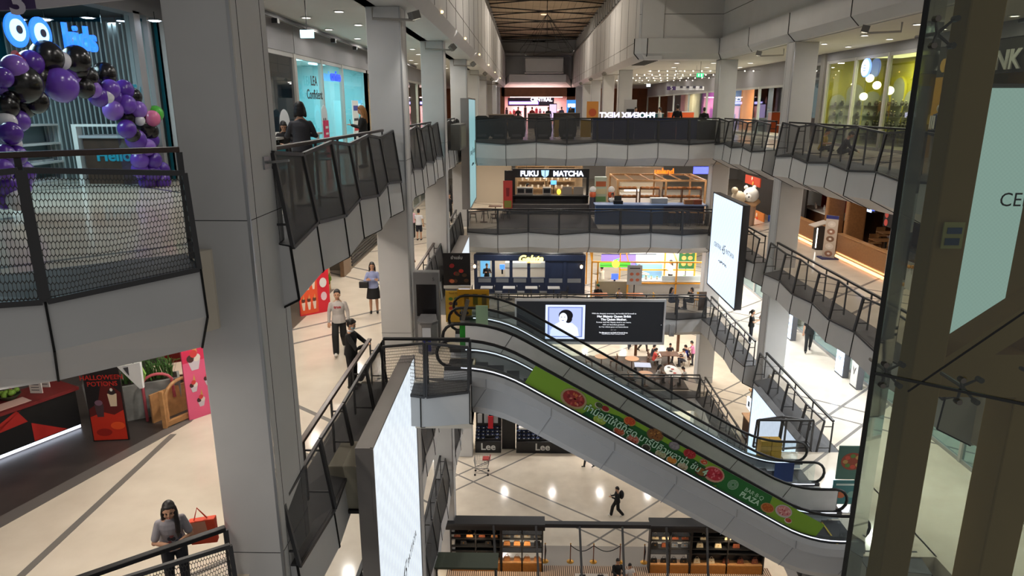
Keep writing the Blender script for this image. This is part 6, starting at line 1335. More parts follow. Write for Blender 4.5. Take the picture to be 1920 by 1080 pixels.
for (u0,v0,u1,v1,c,lab,Y) in ((1128,478,1192,497,(120,100,200),'violet lit menu screen at the back of the yellow kiosk',43.0),(1193,478,1230,496,(200,225,255),'white and blue lit menu board at the back of the yellow kiosk',43.1)):
    a=at(u0,v0,Y=Y); b_=at(u1,v1,Y=Y); t=thing('menu_screen',lab,'screen',(b_.x,Y,b_.z)); MB().box(a.x,Y,b_.z,b_.x,Y+.08,a.z).build('display',G(*c,1.4),t); MB().box(a.x,Y+.08,b_.z,b_.x,Y+.1,a.z+.05).build('housing',C(60,60,70),t); MB().tube([((a.x+b_.x)/2,Y+.05,a.z),((a.x+b_.x)/2,Y+.05,z+3.4)],.02,5).build('hanger',BLK,t)
t=tag(box('light_blue_counter',C(130,180,225),(7.1,42.2,z),(8.7,42.8,z+1.25)),'light blue counter behind the white worktop of the yellow kiosk','counter')
t,q,r_,up,n=make_poster('white_menu_board','white menu board with four round dishes before the yellow kiosk','sign board',(5.9,38.2,z+.95),(1,0,0),.85,1.15,C(180,182,184))
for k in range(4): ell(q,.3+.4*(k%2),.25+.3*(k//2),.13,.08,C(200,110,80),t,'dish_picture')
poly(q,[(.15,.82),(.85,.82),(.85,.87),(.15,.87)],BLACK,t); MB().box(6.3,38.22,z,6.36,38.26,z+1).build('stand_leg',BLACK,t)
t=thing('till_screen_yellow_kiosk','blue till screen on the yellow kiosk counter','screen',(5.3,39.1,z+.95)); MB().box(5.1,39.0,z+1.05,5.5,39.05,z+1.4).build('display',G(70,100,230,1.4),t); MB().box(5.25,39.05,z+.95,5.35,39.1,z+1.1).build('stand',BLACK,t)
jr=Proto(thing('counter_jar','x','jar')); MB().lathe([(.07,0),(.08,.14),(.05,.18)],n=10).build('body',C(210,206,190),jr.t); MB().lathe([(.05,.18),(.05,.21)],n=8).build('lid',C(90,140,60),jr.t)
for i in range(12): jr.put((6.5+.32*i,39.05+.1*(i%2),z+1.06),0,'jar or bowl on the white worktop of the yellow kiosk','jars on the yellow kiosk worktop',scale=.7+.5*rr.random())
ot=Proto(make_table(mat('orange_table',s2l(190,110,60),.5),BLACK,w=.9,d=.6)); yc=Proto(make_chair(C(206,150,30),C(206,150,30)))
for i,x in enumerate((4.2,6.2)): ot.put((x,36.9,z),0,'orange wooden table behind the memorial screen, %s'%('left','right')[i]); yc.put((x+.8,36.9,z),-math.pi/2,'yellow chair at the %s orange table'%('left','right')[i])
wt=Proto(make_table(WHT,BLACK,w=.5,d=.5)); wt.put((8.85,36.6,z),0,'small white table between two seated people at the right of the lower gallery'); yc.put((9.75,36.9,z),-.6,'yellow chair behind the seated woman in black')
dp=tag(box('brown_panel',C(86,70,60),(9.6,36.3,z),(10.0,36.4,z+1.05)),'brown panel at the right end of the lower gallery','panel')
jb=tag(box('grey_junction_box',C(150,150,150),(7.75,34.75,z-1.0),(8.0,34.95,z-.35)),'grey electrical box right of the memorial screen','box')
# ================= level 2: open cafe =================
z=LV[2]
st(box('floor_deck',mat('dark_deck',s2l(78,66,58),.6,noise=.2,nscale=3),(-1.5,36.0,z),(9.3,41.2,z+.06)))
wch=Proto(make_chair(WOODD,WOODD)); wtb=Proto(make_table(mat('round_oak',s2l(190,140,100),.5),WOODD,r=.42)); wsq=Proto(make_table(C(170,180,205),WOODD,w=.95,d=.75)); long_=Proto(make_table(WHT,WOODD,r=.5))
zz=z+.06
for i,(u,v,lab) in enumerate(((1185,672,'round oak table at the upper left of the open cafe'),(1128,668,'round oak table farthest left in the open cafe'),(1210,700,'round oak table behind the railing of the open cafe'))):
    p=at(u,v,Z=zz+.74); wtb.put((p.x,p.y,zz),0,lab); wch.put((p.x-.75,p.y,zz),math.pi/2,'dark wooden chair left of the '+lab.replace(' in the open cafe','').replace(' of the open cafe','')); wch.put((p.x+.75,p.y+.1,zz),-math.pi/2,'dark wooden chair right of the '+lab.replace(' in the open cafe','').replace(' of the open cafe',''))
p=at(1205,684,Z=zz+.74); wsq.put((p.x,p.y,zz),-.1,'pale grey-blue square table in the open cafe')
pL=at(1260,712-12,Z=zz+.74); t=long_.put((pL.x+.1,pL.y+.3,zz),0,'long white oval table with food and drawings',scale=(.9,2.0,1))
for k in range(5): tag(MB().lathe([(.08,0),(.1,.02)],(pL.x+.15*(k%2),pL.y+.9-.3*k,zz+.745),10).build('plate',C(*[(60,60,60),(170,40,40),(80,80,80),(180,60,50),(90,80,70)][k])),'plate or paper on the long white oval table','plate','plates on the long white oval table')
pT=at(1255,663,Z=zz+.74); dt.put((pT.x,pT.y,zz),0,'dark table where the group in the open cafe sits',scale=(1.5,1.2,1)); PT=pT
for k,(dx,dy,rz) in enumerate(((-1.05,0,1.57),(-1.0,.6,1.57),(1.05,-.1,-1.57),(1.1,.5,-1.57))): wch.put((PT.x+dx,PT.y+dy,zz),rz,'dark wooden chair at the group table, %s'%('left front','left back','right front','right back')[k])
for u,Y in ((1272,42.2),(1193,41.4)): st(box('post_oak',WOODD,(at(u,640,Y=Y).x-.08,Y,z),(at(u,640,Y=Y).x+.08,Y+.16,z+3.4)))
storefront(14.2,-1,36,36.1,z,.1,.1,1,10,GC) if 0 else None
# ================= level 1 =================
z=LV[1]
jean=mat('denim_blue',s2l(34,48,84),.8,noise=.3,nscale=12); jean2=mat('denim_grey',s2l(60,72,96),.8,noise=.3,nscale=12)
def garment():
    t=thing('folded_garment','x','clothes'); MB().box(-.11,-.14,0,.11,.14,.06).build('cloth',jean,t,bevel=.015); MB().box(-.02,-.145,.01,.05,-.14,.05).build('tag',WHT,t); return t
gm=Proto(garment())
def denim_stand(x0,x1,y,lab,seed,high=1.2):
    t=thing('denim_stand',lab,'display stand',((x0+x1)/2,y,z))
    MB().box(x0,y,z,x1,y+1.2,z+.75).build('base',BLACK,t,bevel=.02); MB().box(x0,y+.9,z+.75,x1,y+1.2,z+high+1.0).build('back_panel',BLACK,t)
    cx=x0+(x1-x0)*.42 if high<1.3 else (x0+x1)/2
    text('letters','Lee',.62,(cx,y-.012,z+.4),(1,0,0),(0,0,1),C(200,200,196),t,.004,bold=.012)
    for k in range(4): MB().box(x0,y+.15+.2*k,z+.75+.13*k,x1,y+1.0,z+.76+.13*k+.1).build('step_shelf',BLACK,t)
    rr=R_(seed); n=int((x1-x0)/.28)
    for k in range(4):
        for j in range(n):
            if rr.random()<.1: continue
            gm.put((x0+.17+.28*j,y+.27+.2*k,z+.865+.13*k),0,'folded jeans on a black step shelf of the denim stands','folded jeans on the denim stands')
denim_stand(-2.9,-1.35,37.0,'black denim display stand with white lettering at the far left of the ground floor',2,1.6)
denim_stand(-.45,3.3,37.0,'long black denim display stand with white lettering beneath the escalator',3,1.2)
hg_=Proto(thing('hanging_garment','x','clothes')); MB().box(-.14,-.03,-.6,.14,.03,0).build('cloth',C(170,172,176),hg_.t,bevel=.02); MB().tube([(0,0,0),(0,0,.08)],.01,4).build('hook',STEEL,hg_.t)
for i,(x,lab) in enumerate(((-2.65,'grey garment hanging on the left denim stand, leftmost'),(-2.25,'grey garment hanging on the left denim stand, middle'),(-1.7,'grey garment hanging on the left denim stand, rightmost'))): hg_.put((x,37.75,z+2.2),0,lab)
rd=tag(MB().box(-2.15,37.6,z+1.3,-1.85,37.66,z+2.1).build('red_garment',C(190,24,40)),'bright red garment on the left denim stand','clothes')
MB_=thing('black_partition','black partition between the denim stands','partition',(-.9,37.6,z)); MB().box(-1.32,37.5,z,-.5,37.62,z+2.3).build('panel',BLACK,MB_)
t=thing('striped_cushion_display','grey patterned bundle on the long denim stand','display',(.2,37.6,z+1.3)); MB().ball((.3,37.6,z+1.75),.32,12,9,(1,.6,.8)).build('bundle',C(120,104,92),t); MB().box(-.3,37.4,z+1.35,.6,37.7,z+1.45).build('white_rack',WHT,t); MB().ball((-.2,37.6,z+2.1),.18,8,6,(1.3,.6,.5)).build('white_cap',WHT,t)
t=thing('white_shoes_box','white shoe on the long denim stand under the escalator','shoe',(2.2,37.4,z+1.2)); MB().ball((2.3,37.4,z+1.3),.14,10,8,(1.8,.7,.6)).build('shoe',WHT,t)
# shopping cart
sc=thing('shopping_cart','wire shopping cart with a red handle at the foot of the far left pillar','shopping cart',(-2.35,34.7,z)); X,Y_=-2.4,34.6
wire=MB()
bx=[(X-.3,Y_-.28),(X+.4,Y_-.28),(X+.4,Y_+.28),(X-.3,Y_+.28)]; tx=[(X-.38,Y_-.3),(X+.5,Y_-.3),(X+.5,Y_+.3),(X-.38,Y_+.3)]
for a in range(4):
    p,q_=bx[a],bx[(a+1)%4]; p2,q2_=tx[a],tx[(a+1)%4]
    for k in range(6):
        f=k/5; wire.tube([(p[0]+(p2[0]-p[0])*f,p[1]+(p2[1]-p[1])*f,z+.5+.5*f),(q_[0]+(q2_[0]-q_[0])*f,q_[1]+(q2_[1]-q_[1])*f,z+.5+.5*f)],.007,4)
    for k in range(7):
        f=k/6; wire.tube([(p[0]+(q_[0]-p[0])*f,p[1]+(q_[1]-p[1])*f,z+.5),(p2[0]+(q2_[0]-p2[0])*f,p2[1]+(q2_[1]-p2[1])*f,z+1.0)],.006,4)
wire.build('wire_basket',STEEL,sc)
fr=MB(); 
for yy in (Y_-.26,Y_+.26): fr.tube([(X+.5,yy,z+1.02),(X+.36,yy,z+.5),(X-.35,yy,z+.18),(X+.42,yy,z+.16)],.015,6)
fr.build('frame',BLACK,sc); MB().tube([(X+.52,Y_-.3,z+1.04),(X+.52,Y_+.3,z+1.04)],.022,8).build('handle',C(170,40,40),sc); MB().box(X+.1,Y_-.2,z+.92,X+.45,Y_+.2,z+1.0).build('child_seat',C(180,60,56),sc)
for a in (X-.33,X+.4):
    for b in (Y_-.24,Y_+.24): MB().tube([(a,b-.02,z+.06),(a,b+.02,z+.06)],.06,10).build('wheel',BLACK,sc)
# bag shop
bgs=thing('bag_shop_canopy','black frame of the bag shop with a long grey top beam across the ground floor','shop frame',(4,26.3,z)); HB=2.42
GT=mat('dark_grey_top',s2l(38,40,44),.5)
for (xa,xb,ya,yb_) in ((-3.4,.95,26.1,26.75),(5.55,12.5,26.1,26.75)): MB().box(xa,ya,z+HB-.05,xb,yb_,z+HB+.05).build('top_beam',GT,bgs); MB().box(xa,ya,z+HB-.25,xb,ya+.06,z+HB-.05).build('fascia',BLACK,bgs)
MB().box(.95,26.15,z+HB-.12,5.55,26.4,z+HB+.06).build('top_beam',GT,bgs)
bars=[(-3.3,0),(-.1,0),(2.6,.9),(4.6,1.5),(6.5,2.0),(8.2,2.4)]
for i,(x,dx) in enumerate(((-1.3,0),(.55,.15),(2.45,.1),(4.3,.3),(6.2,.4),(7.95,.7))): MB().bar((x,26.05,z+HB),(x*.88+.12,22.6,z+HB-.0),.09,.09).build('ceiling_bar',BLK,bgs)
MB().box(-3.4,22.5,z+HB-.06,9,22.62,z+HB+.06).build('front_beam',BLK,bgs)
def bag_unit(x0,x1,lab,dark=False):
    t=thing('bag_shelf',lab,'shelf',((x0+x1)/2,26.3,z)); M_=BLACK
    for x in (x0,(x0+x1)/2,x1): MB().box(x-.03,26.2,z,x+.03,26.6,z+HB-.25).build('upright',M_,t)
    for h in (.42,.98,1.22,1.62,1.86): MB().box(x0,26.22,z+h,x1,26.58,z+h+.035).build('shelf_board',WOODL if h==.42 else M_,t)
    MB().box(x0,26.2,z+.02,x1,26.6,z+.4).build('base_drawer',mat('amber_wood',s2l(140,88,30),.5,noise=.1),t)
    if dark: MB().box(x0,26.58,z,x1,26.62,z+HB-.2).build('back_panel',BLACK,t)
    t2=thing('shelf_spot','small warm spotlight over a bag shelf','lamp',((x0+x1)/2,26.0,z+HB-.3),'small warm spotlights over the bag shelves'); MB().lathe([(.04,0),(.05,.1)],((x0+x1)/2,25.95,z+HB-.36),10).build('head',BLACK,t2); arealight('lamp',((x0+x1)/2,25.9,z+HB-.38),.08,26,(1,.78,.5),rot=(math.radians(-20),0,0),parent=t2)
    return t
def bagp(c,name='handbag'):
    t=thing(name,'x','bag'); m=C(*c,.45); MB().add([(-.16,-.06,0),(.16,-.06,0),(.16,.06,0),(-.16,.06,0),(-.13,-.03,.22),(.13,-.03,.22),(.13,.03,.22),(-.13,.03,.22)],[(3,2,1,0),(4,5,6,7),(0,1,5,4),(1,2,6,5),(2,3,7,6),(3,0,4,7)]).build('body',m,t,bevel=.012)
    MB().tube([(-.07,0,.2),(-.06,0,.3),(0,0,.33),(.06,0,.3),(.07,0,.2)],.009,5).build('handle',m,t); MB().box(-.02,-.068,.1,.02,-.055,.14).build('clasp',GOLD,t); return t
cols=[('tan',(206,140,84)),('grey',(110,106,100)),('cream',(214,196,160)),('black',(26,24,24)),('brown',(110,56,34)),('slate',(84,88,96))]
BP_={n:Proto(bagp(c)) for n,c in cols}
def bags(x0,x1,lst,unit):
    for row,(h,names) in enumerate(zip((1.655,1.255,.455) if 1 else (),lst)):
        for j,nn in enumerate(names):
            BP_[nn].put((x0+(x1-x0)*(j+.5)/len(names),26.38,z+h),0,'%s handbag on the %s shelf of the %s'%(nn,('top','middle','bottom')[row],unit),'%s bags, %s shelf, %s'%(nn,('top','middle','bottom')[row],unit),scale=.95)
bag_unit(-.95,.85,'open backed bag shelf left of the rope barrier'); bags(-.95,.85,[['grey','grey','grey','grey'],['tan','tan','tan','black'],['tan','tan','tan','tan']],'shelf left of the rope barrier')
bag_unit(5.6,7.35,'open backed bag shelf right of the rope barrier'); bags(5.6,7.35,[['cream','cream','brown','brown'],['black','brown','slate','slate'],['black','black','black','black']],'shelf right of the rope barrier')
bag_unit(-3.2,-1.0,'dark backed bag shelf at the far left of the bag shop',True); bags(-3.2,-1.0,[['brown','tan','brown','tan'],['black','black'],['brown','brown']],'dark shelf at the far left')
bag_unit(7.4,10.6,'dark backed bag shelf at the far right of the bag shop',True); bags(7.4,10.6,[['cream','cream','black'],['cream','cream','brown','brown'],['cream','cream','brown','brown','brown']],'dark shelf at the far right')
stp=bpy.data.materials.new('striped_carpet'); stp.use_nodes=True; nt=stp.node_tree; b=nt.nodes['Principled BSDF']; tc=nt.nodes.new('ShaderNodeNewGeometry'); wv=nt.nodes.new('ShaderNodeTexWave'); wv.bands_direction='X'; wv.inputs['Scale'].default_value=3.4; rp=nt.nodes.new('ShaderNodeValToRGB'); rp.color_ramp.interpolation='CONSTANT'; rp.color_ramp.elements[0].color=(*s2l(196,170,148),1); rp.color_ramp.elements[1].position=.5; rp.color_ramp.elements[1].color=(*s2l(84,70,62),1)
nt.links.new(tc.outputs['Position'],wv.inputs['Vector']); nt.links.new(wv.outputs['Fac'],rp.inputs[0]); nt.links.new(rp.outputs[0],b.inputs['Base Color']); b.inputs['Roughness'].default_value=.9
st(box('floor_striped_carpet',stp,(-3.4,18,z),(11,26.65,z+.012))); st(box('floor_grey_strip',C(150,142,134,.4),(.95,26.65,z),(7.5,28.1,z+.01)))
sp=Proto(thing('rope_stanchion','x','barrier post')); MB().lathe([(.17,0),(.16,.02),(.05,.04),(.02,.06)],n=18).build('base',GOLD,sp.t); MB().tube([(0,0,.04),(0,0,.92)],.022,8).build('post',mat('copper_post',s2l(120,62,40),.4,metal=.7),sp.t); MB().ball((0,0,.94),.035,8,6).build('finial',GOLD,sp.t)
xs_=[1.0,2.15,3.2,4.4,7.5*.0+5.5]
for i,x in enumerate(xs_): sp.put((x,26.95,z),0,'brass barrier post of the rope barrier, %s from the left'%('first','second','third','fourth','fifth')[i])
for i,(a,b) in enumerate(((2.15,3.2),(3.2,4.4))):
    pts=[(a+(b-a)*k/8,26.95,z+.86-.3*math.sin(math.pi*k/8)) for k in range(9)]; tag(MB().tube(pts,.02,6).build('barrier_rope',BLACK,smooth=True),'black sagging rope of the barrier, %s'%('left','right')[i],'rope')
for i,x in enumerate((1.0,5.5)): tag(MB().tube([(x,26.92,z+.88),(x+.03,26.9,z+.6),(x,26.9,z+.2)],.025,6).build('barrier_rope',BLACK,smooth=True),'black rope hanging down at the %s barrier post'%('leftmost','rightmost')[i],'rope')
t=thing('bag_shop_table','pale table with dark items at the bottom edge, in the bag shop','table',(2.9,24.6,z)); MB().box(2.2,24.3,z+.82,3.6,25.0,z+.88).build('table_top',C(190,180,170),t)
for a in (2.3,3.5):
    for b in (24.4,24.9): MB().box(a-.03,b-.03,z,a+.03,b+.03,z+.82).build('leg',BLACK,t)
BP_['black'].put((2.5,24.65,z+.88),0,'black handbag on the pale table in the bag shop, left'); BP_['black'].put((3.25,24.65,z+.88),0,'black handbag on the pale table in the bag shop, right')
bst=thing('slatted_bench','red-brown slatted bench on the lower left','bench',(-4.9,12.5,LV[3])); zz=LV[3]
for k in range(9): MB().box(-5.6,11.2+.16*k,zz+.4,-4.3,11.28+.16*k,zz+.46).build('slat',mat('red_brown_wood',s2l(104,60,50),.5),bst)
for a in (-5.5,-4.4): MB().box(a-.03,11.2,zz,a+.03,12.6,zz+.4).build('leg',BLACK,bst)
gt=thing('green_canopy','dark green slanted canopy frame at the bottom beside the bag shop','canopy',(-2.6,22.5,z)); MB().prism([(-3.2,20.8,z+4.2),(-.9,20.8,z+4.2),(-.9,21.8,z+4.1),(-3.2,21.8,z+4.1)],(0,0,.08)).build('roof',mat('dark_green_canopy',s2l(44,54,38),.6),gt)
for a in (-3.1,-1.0): MB().box(a-.03,21,z,a+.03,21.06,z+4.15).build('pole',BLACK,gt)
MB().box(-2.9,21.2,z+1.9,-2.0,21.26,z+2.6).build('orange_panel',C(190,70,30),gt)
# ================= balcony box on the upper left cross corner, level 5 =================
bbx=thing('grey_balcony_box','grey framed box hanging on the railing left of the teal screen','box',(-3.1,31,.3)); a=at(844,240,X=-3.0); MB().box(-3.1,29.0,-.1,-2.7,31.9,.95).build('body',C(96,96,92),bbx); MB().box(-2.7,29.2,.0,-2.68,31.7,.85).build('panel',C(110,112,100),bbx)
# ================= people =================
def remeshed(mb,name,m,parent,vox,M,smooth=True,sm=2):
    me=mb.mesh(name); o=bpy.data.objects.new(name,me); TMP.collection.objects.link(o)
    r=o.modifiers.new('r','REMESH'); r.mode='VOXEL'; r.voxel_size=vox; r.use_smooth_shade=True
    s=o.modifiers.new('s','SMOOTH'); s.iterations=sm; s.factor=.5
    dg=TMPD(); me2=bpy.data.meshes.new_from_object(o.evaluated_get(dg)); bpy.data.objects.remove(o)
    if len(me2.vertices)<8: me2=mb.mesh(name,True)
    me2.transform(M); 
    for p in me2.polygons: p.use_smooth=True
    o=bpy.data.objects.new(name,me2); COL.objects.link(o); me2.materials.clear(); me2.materials.append(m)
    if parent: o.parent=parent
    return o
def limb(mb,pts,rs,n=12):
    mb.tube(pts,rs,n)
    for p,r in zip(pts,rs): mb.ball(p,r*1.0,12,8)
def loft(mb,secs,n=20):
    base=len(mb.v)
    for c,rx,ry,f in secs:   # f = forward lean vector basis
        c=Vector(c); fy=Vector(f)
        for j in range(n):
            t=2*math.pi*j/n; mb.v.append(tuple(c+Vector((1,0,0))*rx*math.cos(t)+fy*ry*math.sin(t)))
    k=len(secs)
    for i in range(k-1):
        for j in range(n): mb.f.append((base+i*n+j,base+i*n+(j+1)%n,base+(i+1)*n+(j+1)%n,base+(i+1)*n+j))
    mb.f.append(tuple(base+j for j in range(n))[::-1]); mb.f.append(tuple(base+(k-1)*n+j for j in range(n)))
SKIN=mat('skin',s2l(196,150,122),.55,spec=.3); HAIRB=mat('black_hair',s2l(24,19,18),.5); HAIRL=mat('light_brown_hair',s2l(140,96,52),.5); SHOE_W=C(215,212,205); SHOE_B=C(28,26,26); EYEM=mat('eye_dark',s2l(24,16,14),.3); LIPM=mat('lips',s2l(160,82,76),.5)
ARMS={'down':((.235,-.01,1.13),(.245,.06,.88)),'phone':((.22,.06,1.13),(.07,.32,1.20)),'rail':((.26,.26,1.10),(.07,.40,1.16)),'cross':((.25,.10,1.14),(-.06,.22,1.19)),
 'mouth':((.27,.16,1.22),(.07,.17,1.47)),'table':((.25,.16,1.16),(.12,.40,1.20)),'hip':((.33,-.06,1.16),(.18,.05,1.0)),'rail2':((.24,.12,1.11),(.045,.30,1.19)),'reach':((.24,.2,1.2),(.16,.5,1.16)),'back':((.26,-.12,1.14),(.08,-.16,1.0))}
def person(label,loc,face,h=1.66,arms='down',arms2=None,legs='stand',top=(40,40,44),bottom=(30,30,34),sleeve=1.0,leg='trousers',hair='short',hairm=None,shoes=None,lean=0,tilt=.15,hi=False,skirt=None,mask=False,female=False,phone=False,bag=None,apron=None,cap=None,turn=0,group=None,wide=1.0,collar=None,hoff=0):
    k=h/1.7; vox=(.0075 if hi else .014)
    T=bpy.data.objects.new('person',None); COL.objects.link(T); T.location=loc; tag(T,label,'person',group)
    rz=math.atan2(-face[0],face[1]); T.rotation_euler=(0,0,rz)
    M=Matrix.Scale(k,4)
    sitz={'stand':0,'walk':0,'sit':-.46,'floor':-.80}[legs]
    pz=.93+sitz; P=Vector((0,0,pz)); ca,sa=math.cos(lean),math.sin(lean)
    U=Vector((0,sa,ca)); Fw=Vector((0,ca,-sa))
    def TT(v,side=1):   # torso-frame point written for an upright standing body
        return P+Vector((v[0]*side,0,0))+Fw*v[1]+U*(v[2]-.93)
    sw=(.152 if female else .176)*wide
    hc=TT((0,.03,1.605)); ct,st_=math.cos(tilt+lean),math.sin(tilt+lean); HU=Vector((0,st_,ct)); HF=Vector((0,ct,-st_))
    cy,sy=math.cos(turn),math.sin(turn); HF2=HF*cy+Vector((sy,0,0)); HR=Vector((cy,0,0))-HF*sy
    def HH_(x,y,z): return hc+HR*x+HF2*y+HU*z
    body=MB()
    loft(body,[(TT((0,0,.84)),.14*wide,.10,Fw),(TT((0,-.01,.93)),.155*wide,.115,Fw),(TT((0,0,1.05)),.125*wide,.095,Fw),(TT((0,0,1.2)),.14*wide,.105,Fw),(TT((0,0,1.33)),.148*wide,.102,Fw),(TT((0,0,1.40)),.12*wide,.076,Fw),(TT((0,.0,1.46)),.06,.055,Fw)])
    limb(body,[TT((0,0,1.42)),HH_(0,-.025,-.06)],[.056,.05])
    def hball(x,y,z,r,sx,sy_,sz,mb):
        c=HH_(x,y,z); n0=len(mb.v); mb.ball((0,0,0),r,14,10,(sx,sy_,sz))
        for i in range(n0,len(mb.v)):
            v=Vector(mb.v[i]); mb.v[i]=tuple(c+HR*v.x+HF2*v.y+HU*v.z)
    hball(0,-.005,.02,.095,.80,1.0,1.06,body); hball(0,.022,-.045,.07,.82,.95,1.0,body); hball(0,.045,-.082,.035,1,.8,.8,body)
    hball(0,.098,-.018,.017,.8,1.1,1.5,body); hball(0,.092,.005,.011,.8,1,2.2,body)
    for s in (-1,1): hball(s*.078,-.005,-.015,.024,.4,.8,1.3,body); hball(s*.04,.07,-.03,.028,1,.6,1,body)
    hips=[Vector((s*.085,0,pz-.03)) for s in (-1,1)]
    L={}
    for s,i in ((-1,0),(1,1)):
        if legs=='stand': kn=Vector((s*.10,.02,.50)); an=Vector((s*.105,-.01,.08)); to=Vector((0,.15,-.045))
        elif legs=='walk': 
            kn,an,to=(Vector((s*.09,.20,.54)),Vector((s*.09,.27,.10)),Vector((0,.15,-.01))) if s>0 else (Vector((s*.09,-.03,.49)),Vector((s*.09,-.30,.15)),Vector((0,.12,-.10)))
        elif legs=='sit': kn=Vector((s*.13,.42,.49)); an=Vector((s*.13,.38,.08)); to=Vector((0,.15,-.045))
        else: kn=Vector((s*.34,.27,.17)); an=Vector((-s*.08,.34,.07)); to=Vector((-s*.1,.08,-.02))
        L[s]=(hips[i],kn,an,to)
        limb(body,[hips[i],hips[i].lerp(kn,.5),kn,kn.lerp(an,.35),an],[.083,.072,.052,.052,.036])
        limb(body,[an+Vector((0,-.03,-.035)),an+to],[.035,.03])
    HND=[]
    for s in (-1,1):
        a=ARMS[arms if s>0 or not arms2 else arms2]; sh=TT((sw,-.005,1.352),s); el=TT(a[0],s); ha=TT(a[1],s)
        if legs=='sit' and (arms=='table'): pass
        limb(body,[sh,sh.lerp(el,.5),el,el.lerp(ha,.35),ha],[.052,.046,.038,.036,.026])
        d=(ha-el).normalized(); side=Vector((1,0,0)) if abs(d.x)<.8 else Vector((0,0,1)); side=(side-d*side.dot(d)).normalized(); nn=d.cross(side)
        pc=ha+d*.05; n0=len(body.v); body.ball((0,0,0),.042,12,8,(1,.5,1.15))
        for i in range(n0,len(body.v)):
            v=Vector(body.v[i]); body.v[i]=tuple(pc+side*v.x+nn*v.y+d*v.z)
        cur=-nn if nn.z>0 else nn
        fr=.0095 if hi else .011
        for q,(off,ln) in enumerate(((-.031,.062),(-.0105,.074),(.0105,.07),(.03,.055))):
            b=pc+side*off+d*.035; m1=b+d*ln*.5+cur*ln*.12; m2=m1+d*ln*.42+cur*ln*.4
            body.tube([b,m1,m2],[fr,fr*.92,fr*.75],7)
        tb_=pc+side*(-.036*s)-d*.012; body.tube([tb_,tb_+side*(-.022*s)+d*.03,tb_+side*(-.018*s)+d*.058+cur*.012],[fr*1.15,fr*1.05,fr*.85],7)
        HND.append((ha+d*.08,d))
    remeshed(body,'body',SKIN,T,vox,M,sm=1)
    # hair
    hm=hairm or HAIRB; hb=MB()
    def hb_(x,y,z,r,sx,sy_,sz): hball(x,y,z,r,sx,sy_,sz,hb)
    hb_(0,-.026,.048,.102,.86,.97,.98); hb_(0,-.045,.0,.095,.9,.84,1.05); hb_(0,.028,.096,.058,1.15,.9,.5)
    if hair in('long','bob','wavy'):
        ln={'long':.36,'bob':.16,'wavy':.30}[hair]
        for s in (-1,1): 
            limb(hb,[HH_(s*.07,-.02,.03),HH_(s*.083,-.02,-.06),HH_(s*.085,-.03,-.12 if hair=='bob' else -.14)],[.03,.032,.03])
            if hair!='bob': limb(hb,[HH_(s*.08,-.03,-.12),TT((s*.085,-.06,1.60-ln)),TT((s*.07,-.07,1.52-ln))],[.034,.034,.018])
        if hair=='bob': hb_(0,-.052,-.055,.088,.98,.78,1.0)
        else: limb(hb,[HH_(0,-.07,.0),HH_(0,-.075,-.1),TT((0,-.10,1.58-ln))],[.07,.068,.05])
        if hair=='long' and hi: limb(hb,[HH_(-.075,.01,-.05),TT((-.085,.115,1.40)),TT((-.08,.135,1.24)),TT((-.075,.13,1.12))],[.034,.036,.034,.016])
    if hair=='bun': hb_(0,-.125,.035,.045,1,1,1)
    if hair=='pony': limb(hb,[HH_(0,-.1,.04),HH_(0,-.16,-.02),HH_(0,-.15,-.16)],[.03,.035,.015])
    remeshed(hb,'hair',hm,T,vox*.9,M)
    f=MB()
    for s in (-1,1): hball(s*.031,.083,.005,.011,1.35,.5,.7,f)
    def plain(mb,name,m): me=mb.mesh(name,True); me.transform(M); return link_(name,me,m,T)
    plain(f,'eyes',EYEM)
    f=MB()
    for s in (-1,1): f.tube([HH_(s*.018,.091,.027),HH_(s*.034,.09,.031),HH_(s*.05,.079,.024)],.0042,5)
    plain(f,'eyebrows',hm)
    if not mask:
        f=MB(); f.tube([HH_(-.022,.092,-.058),HH_(0,.101,-.056),HH_(.022,.092,-.058)],[.003,.0065,.003],6); plain(f,'mouth',LIPM)
    else:
        f=MB(); hball(0,.05,-.052,.062,1.0,.95,.82,f); plain(f,'face_mask',C(150,190,205))
    # clothes
    tp=MB(); e=.018
    hem=(.86 if not skirt else .9)-(0)
    loft(tp,[(TT((0,0,hem)),.17*wide+e,.138+e,Fw),(TT((0,0,.97)),.158*wide+e,.13+e,Fw),(TT((0,0,1.08)),.135*wide+e,.105+e,Fw),(TT((0,.01,1.22)),(.145 if not female else .14)*wide+e,.115+e,Fw),(TT((0,.005,1.31)),.155*wide+e,.108+e,Fw),(TT((0,0,1.375)),.148*wide+e,.084+e,Fw),(TT((0,0,1.415)),.10*wide,.075,Fw),(TT((0,.005,1.452)),.062,.062,Fw)])
    for s in (-1,1):
        a=ARMS[arms if s>0 or not arms2 else arms2]; sh=TT((sw,-.005,1.352),s); el=TT(a[0],s); ha=TT(a[1],s)
        if sleeve>=1: limb(tp,[sh,sh.lerp(el,.5),el,el.lerp(ha,.4),el.lerp(ha,.93)],[.057,.056,.05,.046,.038])
        else: e2=sh.lerp(el,max(.3,sleeve)); limb(tp,[sh,e2],[.057,.059])
    topm=C(*top,.8,noise=.06,nscale=9); remeshed(tp,'top',topm,T,vox,M)
    bt=MB(); 
